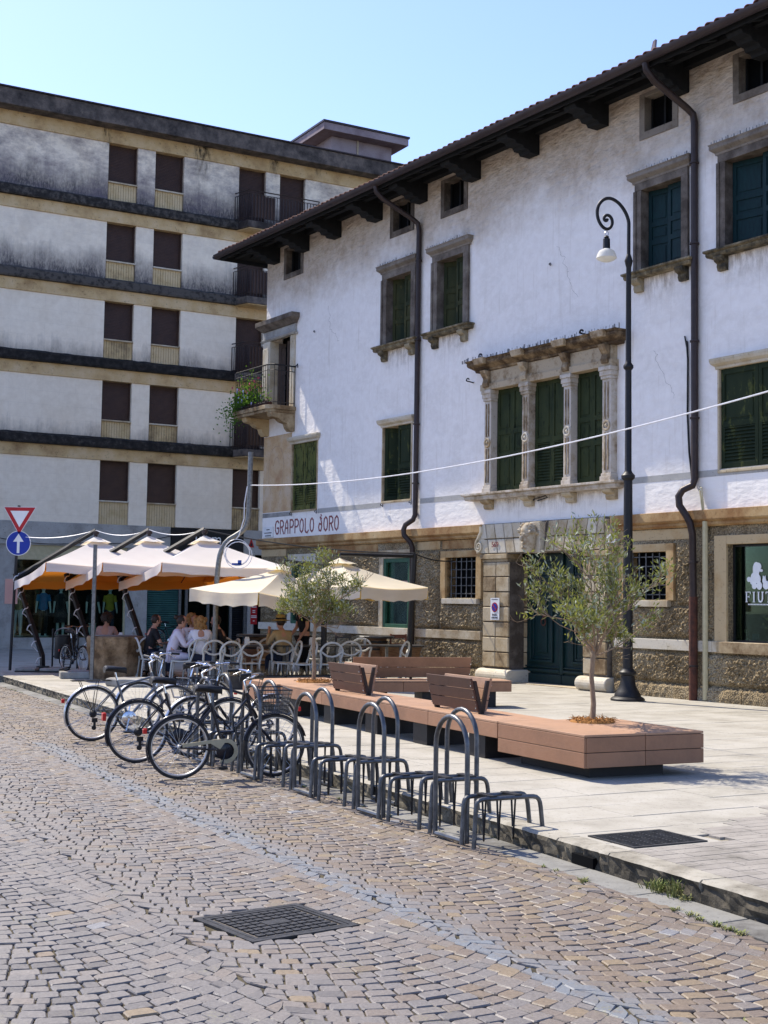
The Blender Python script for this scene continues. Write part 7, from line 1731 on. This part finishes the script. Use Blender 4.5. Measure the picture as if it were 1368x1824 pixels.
tabletop_item(555, 27.9, 'napkin', 'white napkin holder in front of the waiter'); tabletop_item(650, 28.6, 'glass', 'tall glass on the table under the large parasol'); tabletop_item(215, 29.6, 'napkin', 'white napkin holder on the table behind the well'); tabletop_item(440, 27.5, 'napkin', 'white napkin holder on the table near the red banner')
def barrel(px, d, lab):
    t = thing('barrel_table', lab, 'barrel table', (W(px, d), d, PAV), 0, 'barrel tables by the stone wall')
    MB().lathe([(0.24, 0), (0.28, 0.2), (0.31, 0.45), (0.28, 0.72), (0.25, 0.86)], 18).build('barrel', MAT['wood'], t, smooth=True)
    for z, r in ((0.1, 0.268), (0.25, 0.297), (0.62, 0.3), (0.78, 0.276)): MB().lathe([(r, z - 0.02), (r + 0.006, z - 0.02), (r + 0.006, z + 0.02), (r, z + 0.02)], 18).build('hoop', MAT['iron'], t)
    MB().lathe([(0.42, 0.862), (0.43, 0.87), (0.43, 0.9), (0.42, 0.91)], 20).build('tabletop', MAT['tabletop'], t)
barrel(668, 30.3, 'dark barrel table near the green framed window'); barrel(455, 30.0, 'dark barrel table beside the red banner and grey shutter'); 
bt = thing('planter_tub', 'wide half barrel used as a table beside the dark downpipe', 'table', (W(712, 30.2), 30.2, PAV))
MB().lathe([(0.36, 0), (0.42, 0.3), (0.48, 0.62), (0.5, 0.68)], 18).build('half_barrel', MAT['wood'], bt, smooth=True); MB().lathe([(0.56, 0.682), (0.57, 0.69), (0.57, 0.71), (0.56, 0.72)], 20).build('tabletop', MAT['tabletop'], bt)
def wood_chair(px, d, rz, m, lab):
    t = thing('wooden_chair', lab, 'chair', (W(px, d), d, PAV), rz, 'wooden chairs by the wall')
    MB().box(-0.2, 0.2, -0.2, 0.2, 0.43, 0.46).build('seat', MAT[m], t, bevel=0.006)
    for sx in (-1, 1):
        MB().box(sx * 0.18 - 0.018, sx * 0.18 + 0.018, 0.16, 0.196, 0, 0.43).build('leg', MAT[m], t); MB().box(sx * 0.18 - 0.018, sx * 0.18 + 0.018, -0.196, -0.16, 0, 0.43).build('leg', MAT[m], t)
    mb = MB()
    for sx in (-1, 1): mb.box(sx * 0.18 - 0.018, sx * 0.18 + 0.018, -0.196, -0.16, 0.461, 0.95)
    mb.box(-0.162, 0.162, -0.19, -0.17, 0.86, 0.94).box(-0.162, 0.162, -0.19, -0.17, 0.68, 0.74).build('backrest', MAT[m], t)
wood_chair(705, 30.75, 0.3, 'redwood', 'small reddish wooden chair behind the half barrel table'); wood_chair(618, 29.9, -0.5, 'tabletop', 'dark chair between the far olive tree and the barrel table')
def trough(px, d, L, rz, lab):
    t = thing('plant_trough', lab, 'planter', (W(px, d), d, PAV), rz, 'low plant troughs round the terrace')
    MB().box(-L / 2, L / 2, -0.14, 0.14, 0, 0.24).build('trough', MAT['tabletop'], t, bevel=0.01); MB().box(-L / 2 + 0.03, L / 2 - 0.03, -0.11, 0.11, 0.241, 0.25).build('soil', MAT['soil'], t)
    mb = MB(); r = random.Random(int(px))
    for i in range(int(90 * L)): tuft(mb, (r.uniform(-L / 2 + 0.05, L / 2 - 0.05), r.uniform(-0.09, 0.09), 0.25), 3, r.uniform(0.06, 0.18), 0.05, r)
    mb.build('dry_plants', MAT['dryplant'], t, kind='stuff')
trough(455, 25.6, 1.1, 0.4, 'low dark trough of dry plants behind the near bicycles'); trough(560, 26.1, 1.2, 0.4, 'low dark trough of dry plants behind the far olive tree')

# ---------------------------------------------------------------- people
def skin(name, verts, edges, rad, m, par, sub=1, root=0):
    me = bpy.data.meshes.new(name); me.from_pydata([tuple(v) for v in verts], edges, []); me.materials.append(m)
    o = link(name, me, par); md = o.modifiers.new('Skin', 'SKIN'); md.use_smooth_shade = True
    for i, r in enumerate(rad):
        sv = me.skin_vertices[0].data[i]; sv.radius = (r, r) if not isinstance(r, tuple) else r
    me.skin_vertices[0].data[root].use_root = True
    s2 = o.modifiers.new('Subdivision', 'SUBSURF'); s2.levels = sub; s2.render_levels = sub
    return o
def person(label, pos, rz, seat, top, hair, hair_long, arms, lean=0.12, legs='denim', hat=None, short=True, turn=0.0, beard=False, lowers=True):
    # local frame: faces +y; seat = height of the hips above the floor, arms = (elbow, hand) for left and right
    t = thing('person', label, 'person', (pos[0], pos[1], PAV), rz, 'people at the cafe')
    hz = seat
    hips = Vector((0, 0, hz + 0.09)); waist = Vector((0, lean * 0.35, hz + 0.26)); chest = Vector((0, lean, hz + 0.46)); neck = Vector((0, lean * 1.25, hz + 0.62)); skull = Vector((0, lean * 1.5 + 0.02, hz + 0.76))
    V = [hips, waist, chest, neck, neck + Vector((0, 0.012, 0.06))]; E = [(0, 1), (1, 2), (2, 3), (3, 4)]; Rr = [(0.15, 0.11), (0.13, 0.095), (0.155, 0.105), 0.058, 0.05]
    sV, sE, sR = [hips + Vector((0, 0, -0.02)), waist, chest, neck + Vector((0, 0, -0.02))], [(0, 1), (1, 2), (2, 3)], [(0.172, 0.13), (0.15, 0.113), (0.172, 0.12), 0.07]
    for sx, (el, ha) in zip((-1, 1), arms):
        sh = chest + Vector((sx * 0.175, 0, 0.08)); el = chest + Vector(el); ha = chest + Vector(ha); b = len(V)
        pd = (ha - el).normalized(); palm = ha + pd * 0.07
        V += [sh, el, ha, palm]; E += [(2, b), (b, b + 1), (b + 1, b + 2), (b + 2, b + 3)]; Rr += [0.055, 0.042, 0.027, (0.035, 0.018)]
        sd = pd.orthogonal().normalized(); sd = Vector((1, 0, 0)) - pd * pd.x; sd = sd.normalized() if sd.length > 0.1 else pd.orthogonal().normalized(); bend = pd.cross(sd) * sx
        for k in range(4):
            L = (0.055, 0.066, 0.06, 0.046)[k]; o0 = palm + sd * (k - 1.5) * 0.021 + pd * 0.012; i0 = len(V); V += [o0 + pd * L * 0.5, o0 + pd * L * 0.95 - Vector((0, 0, 0.018))]; E += [(b + 3, i0), (i0, i0 + 1)]; Rr += [0.0085, 0.0075]
        i0 = len(V); V += [ha + pd * 0.035 - sd * sx * 0.035, ha + pd * 0.075 - sd * sx * 0.055]; E += [(b + 2, i0), (i0, i0 + 1)]; Rr += [0.011, 0.009]
        c = len(sV); mid = sh.lerp(el, 0.62) if short else ha.lerp(el, 0.12); sV += [sh, sh.lerp(el, 0.5) if short else el, mid]; sE += [(2, c), (c, c + 1), (c + 1, c + 2)]; sR += [0.075, 0.062 if short else 0.055, 0.064 if short else 0.04]
    lV, lE, lR = [hips], [], [(0.17, 0.13)]
    for sx in (-1, 1):
        b = len(V)
        if seat < 0.7: hp, kn, an = Vector((sx * 0.09, 0.06, hz + 0.07)), Vector((sx * 0.12, 0.44, hz + 0.06)), Vector((sx * 0.13, 0.42, 0.09))
        else: hp, kn, an = Vector((sx * 0.09, 0.0, hz)), Vector((sx * 0.1, 0.02, hz * 0.54)), Vector((sx * 0.11, -0.01, 0.09))
        toe = an + Vector((sx * 0.02, 0.15, -0.055))
        V += [hp, kn, an, toe]; E += [(0, b), (b, b + 1), (b + 1, b + 2), (b + 2, b + 3)]; Rr += [0.085, 0.056, 0.036, 0.035]
        c = len(lV); lV += [hp, kn, an + Vector((0, 0, 0.05))]; lE += [(0, c), (c, c + 1), (c + 1, c + 2)]; lR += [0.1, 0.07, 0.055]
    body = skin('body', V, E, Rr, MAT['skin'], t)
    # the head is part of the same body surface group: skull, jaw, nose, ears
    hd = MB(); Rz = Matrix.Rotation(turn, 3, 'Z')
    hd.lathe([(1e-4, -0.125), (0.045, -0.118), (0.062, -0.08), (0.075, -0.02), (0.08, 0.04), (0.072, 0.09), (0.04, 0.118), (1e-4, 0.125)], 14, (0, 0, 0), 0.95, 1.18)
    hd.tube([(0, 0.085, 0.015), (0, 0.108, -0.02), (0, 0.09, -0.028)], [0.009, 0.014, 0.01], 6)
    for sx in (-1, 1): hd.ball((sx * 0.076, 0, -0.01), 0.012, 0.022, 0.032, 6, 5)
    hd.v = [tuple(Rz @ Vector(p) + skull) for p in hd.v]; hd.build('head', MAT['skin'], body, smooth=True)
    ft = MB()
    for sx in (-1, 1): ft.ball((sx * 0.03, 0.084, 0.012), 0.011, 0.006, 0.006, 6, 4)
    ft.v = [tuple(Rz @ Vector(p) + skull) for p in ft.v]; ft.build('eyes', MAT['cloth_black'], body)
    ft = MB().ball((0, 0.088, -0.058), 0.022, 0.008, 0.006, 6, 4); ft.v = [tuple(Rz @ Vector(p) + skull) for p in ft.v]; ft.build('mouth', MAT['cloth_pink'], body)
    hr = MB(); r = random.Random(len(label)); hr.ball((0, -0.018, 0.03), 0.09, 0.1, 0.108, 12, 8)
    if hair_long == 'long':
        for i in range(34): 
            an = r.uniform(PI * 0.95, PI * 2.05); hr.ball((0.09 * math.cos(an) * 1.15, 0.1 * math.sin(an) * 0.9 - 0.01, r.uniform(-0.24, 0.05)), 0.042, 0.042, 0.055, 6, 5)
    elif hair_long == 'curly':
        for i in range(60): 
            d = Vector((r.gauss(0, 1), r.gauss(-0.4, 0.9), r.gauss(0.35, 0.8))).normalized()
            if d.y > 0.55 and d.z < 0.5: continue
            hr.ball(tuple(d * 0.108 + Vector((0, -0.02, 0.02))), 0.04, 0.04, 0.04, 6, 5)
    elif hair_long == 'bun': hr.ball((0, -0.12, 0.09), 0.045, 0.05, 0.045, 8, 6)
    if beard: hr.ball((0, 0.05, -0.085), 0.056, 0.052, 0.05, 8, 6)
    hr.v = [tuple(Rz @ Vector(p) + skull) for p in hr.v]
    hr.build('hair', MAT[hair], t, smooth=True)
    skin('shirt', sV, sE, sR, MAT[top], t)
    skin('trousers', lV, lE, lR, MAT[legs], t)
    for sx in (-1, 1):
        an = Vector((sx * 0.13, 0.42, 0)) if seat < 0.7 else Vector((sx * 0.11, -0.01, 0)); MB().box(an.x - 0.045, an.x + 0.045, an.y - 0.07, an.y + 0.2, 0.0, 0.075).build('shoe', MAT['cloth_black'], t, bevel=0.03)
    if hat:
        hb = MB().lathe([(0.19, 0.015), (0.2, 0.025), (0.13, 0.035), (0.1, 0.045), (0.095, 0.12), (0.07, 0.145), (1e-4, 0.135)], 18); hb.v = [tuple(Vector(p) + skull + Vector((0, -0.01, 0.03))) for p in hb.v]; h = hb.build('hat', MAT['straw'], t, smooth=True)
        hb = MB().lathe([(0.1, 0.045), (0.104, 0.045), (0.102, 0.075), (0.097, 0.075)], 18); hb.v = [tuple(Vector(p) + skull + Vector((0, -0.01, 0.03))) for p in hb.v]; hb.build('hat_band', MAT['cloth_black'], h)
    return t
TA = ((-0.26, 0.12, -0.2), (-0.1, 0.34, -0.16)); TB = ((0.26, 0.12, -0.2), (0.1, 0.34, -0.16))
GA = ((0.26, 0.14, -0.2), (0.2, 0.38, 0.02))
person('bearded man in a black shirt seated at the mast of the right cantilever parasol', (W(263, 28.0), 28.0), R(-65), 0.45, 'cloth_black', 'hair_dark', 'short', (TA, TB), 0.1, beard=True)
person('woman in a lilac shirt with tied dark hair seated and gesturing with one hand', (W(303, 27.4), 27.4), R(-75), 0.45, 'cloth_lilac', 'hair_dark', 'bun', (TA, GA), 0.14, legs='cloth_lilac', short=False)
person('woman in a white shirt with long fair curls seated with her back turned', (W(358, 27.3), 27.3), R(15), 0.45, 'cloth_white', 'hair_fair', 'long', (TA, TB), 0.1)
person('woman with fair curly hair seated just behind the woman in white', (W(340, 28.7), 28.7), R(-160), 0.47, 'cloth_white', 'hair_fair', 'curly', (TA, TB), 0.06, turn=0.4)
person('man in black with short dark hair seated behind the bent pole', (W(400, 27.9), 27.9), R(80), 0.45, 'cloth_black', 'hair_dark', 'short', (TA, TB), 0.12, beard=True)
person('person with dark curly hair in a pinkish top seated behind the well', (W(187, 30.2), 30.2), R(-10), 0.44, 'cloth_pink', 'hair_dark', 'curly', (TA, TB), 0.05)
person('man in a straw hat and tan shirt seated with his back turned', (W(506, 27.6), 27.6), R(35), 0.45, 'cloth_tan', 'hair_dark', 'short', (((-0.27, 0.1, -0.16), (-0.16, 0.24, 0.12)), TB), 0.1, hat=True, short=False)
person('waiter in black standing beside the man in the straw hat', (W(543, 28.5), 28.5), R(120), 0.86, 'cloth_black', 'hair_dark', 'short', (((-0.24, 0.02, -0.2), (-0.2, 0.16, -0.42)), ((0.24, 0.02, -0.2), (0.22, 0.18, -0.4))), 0.05, legs='cloth_black')
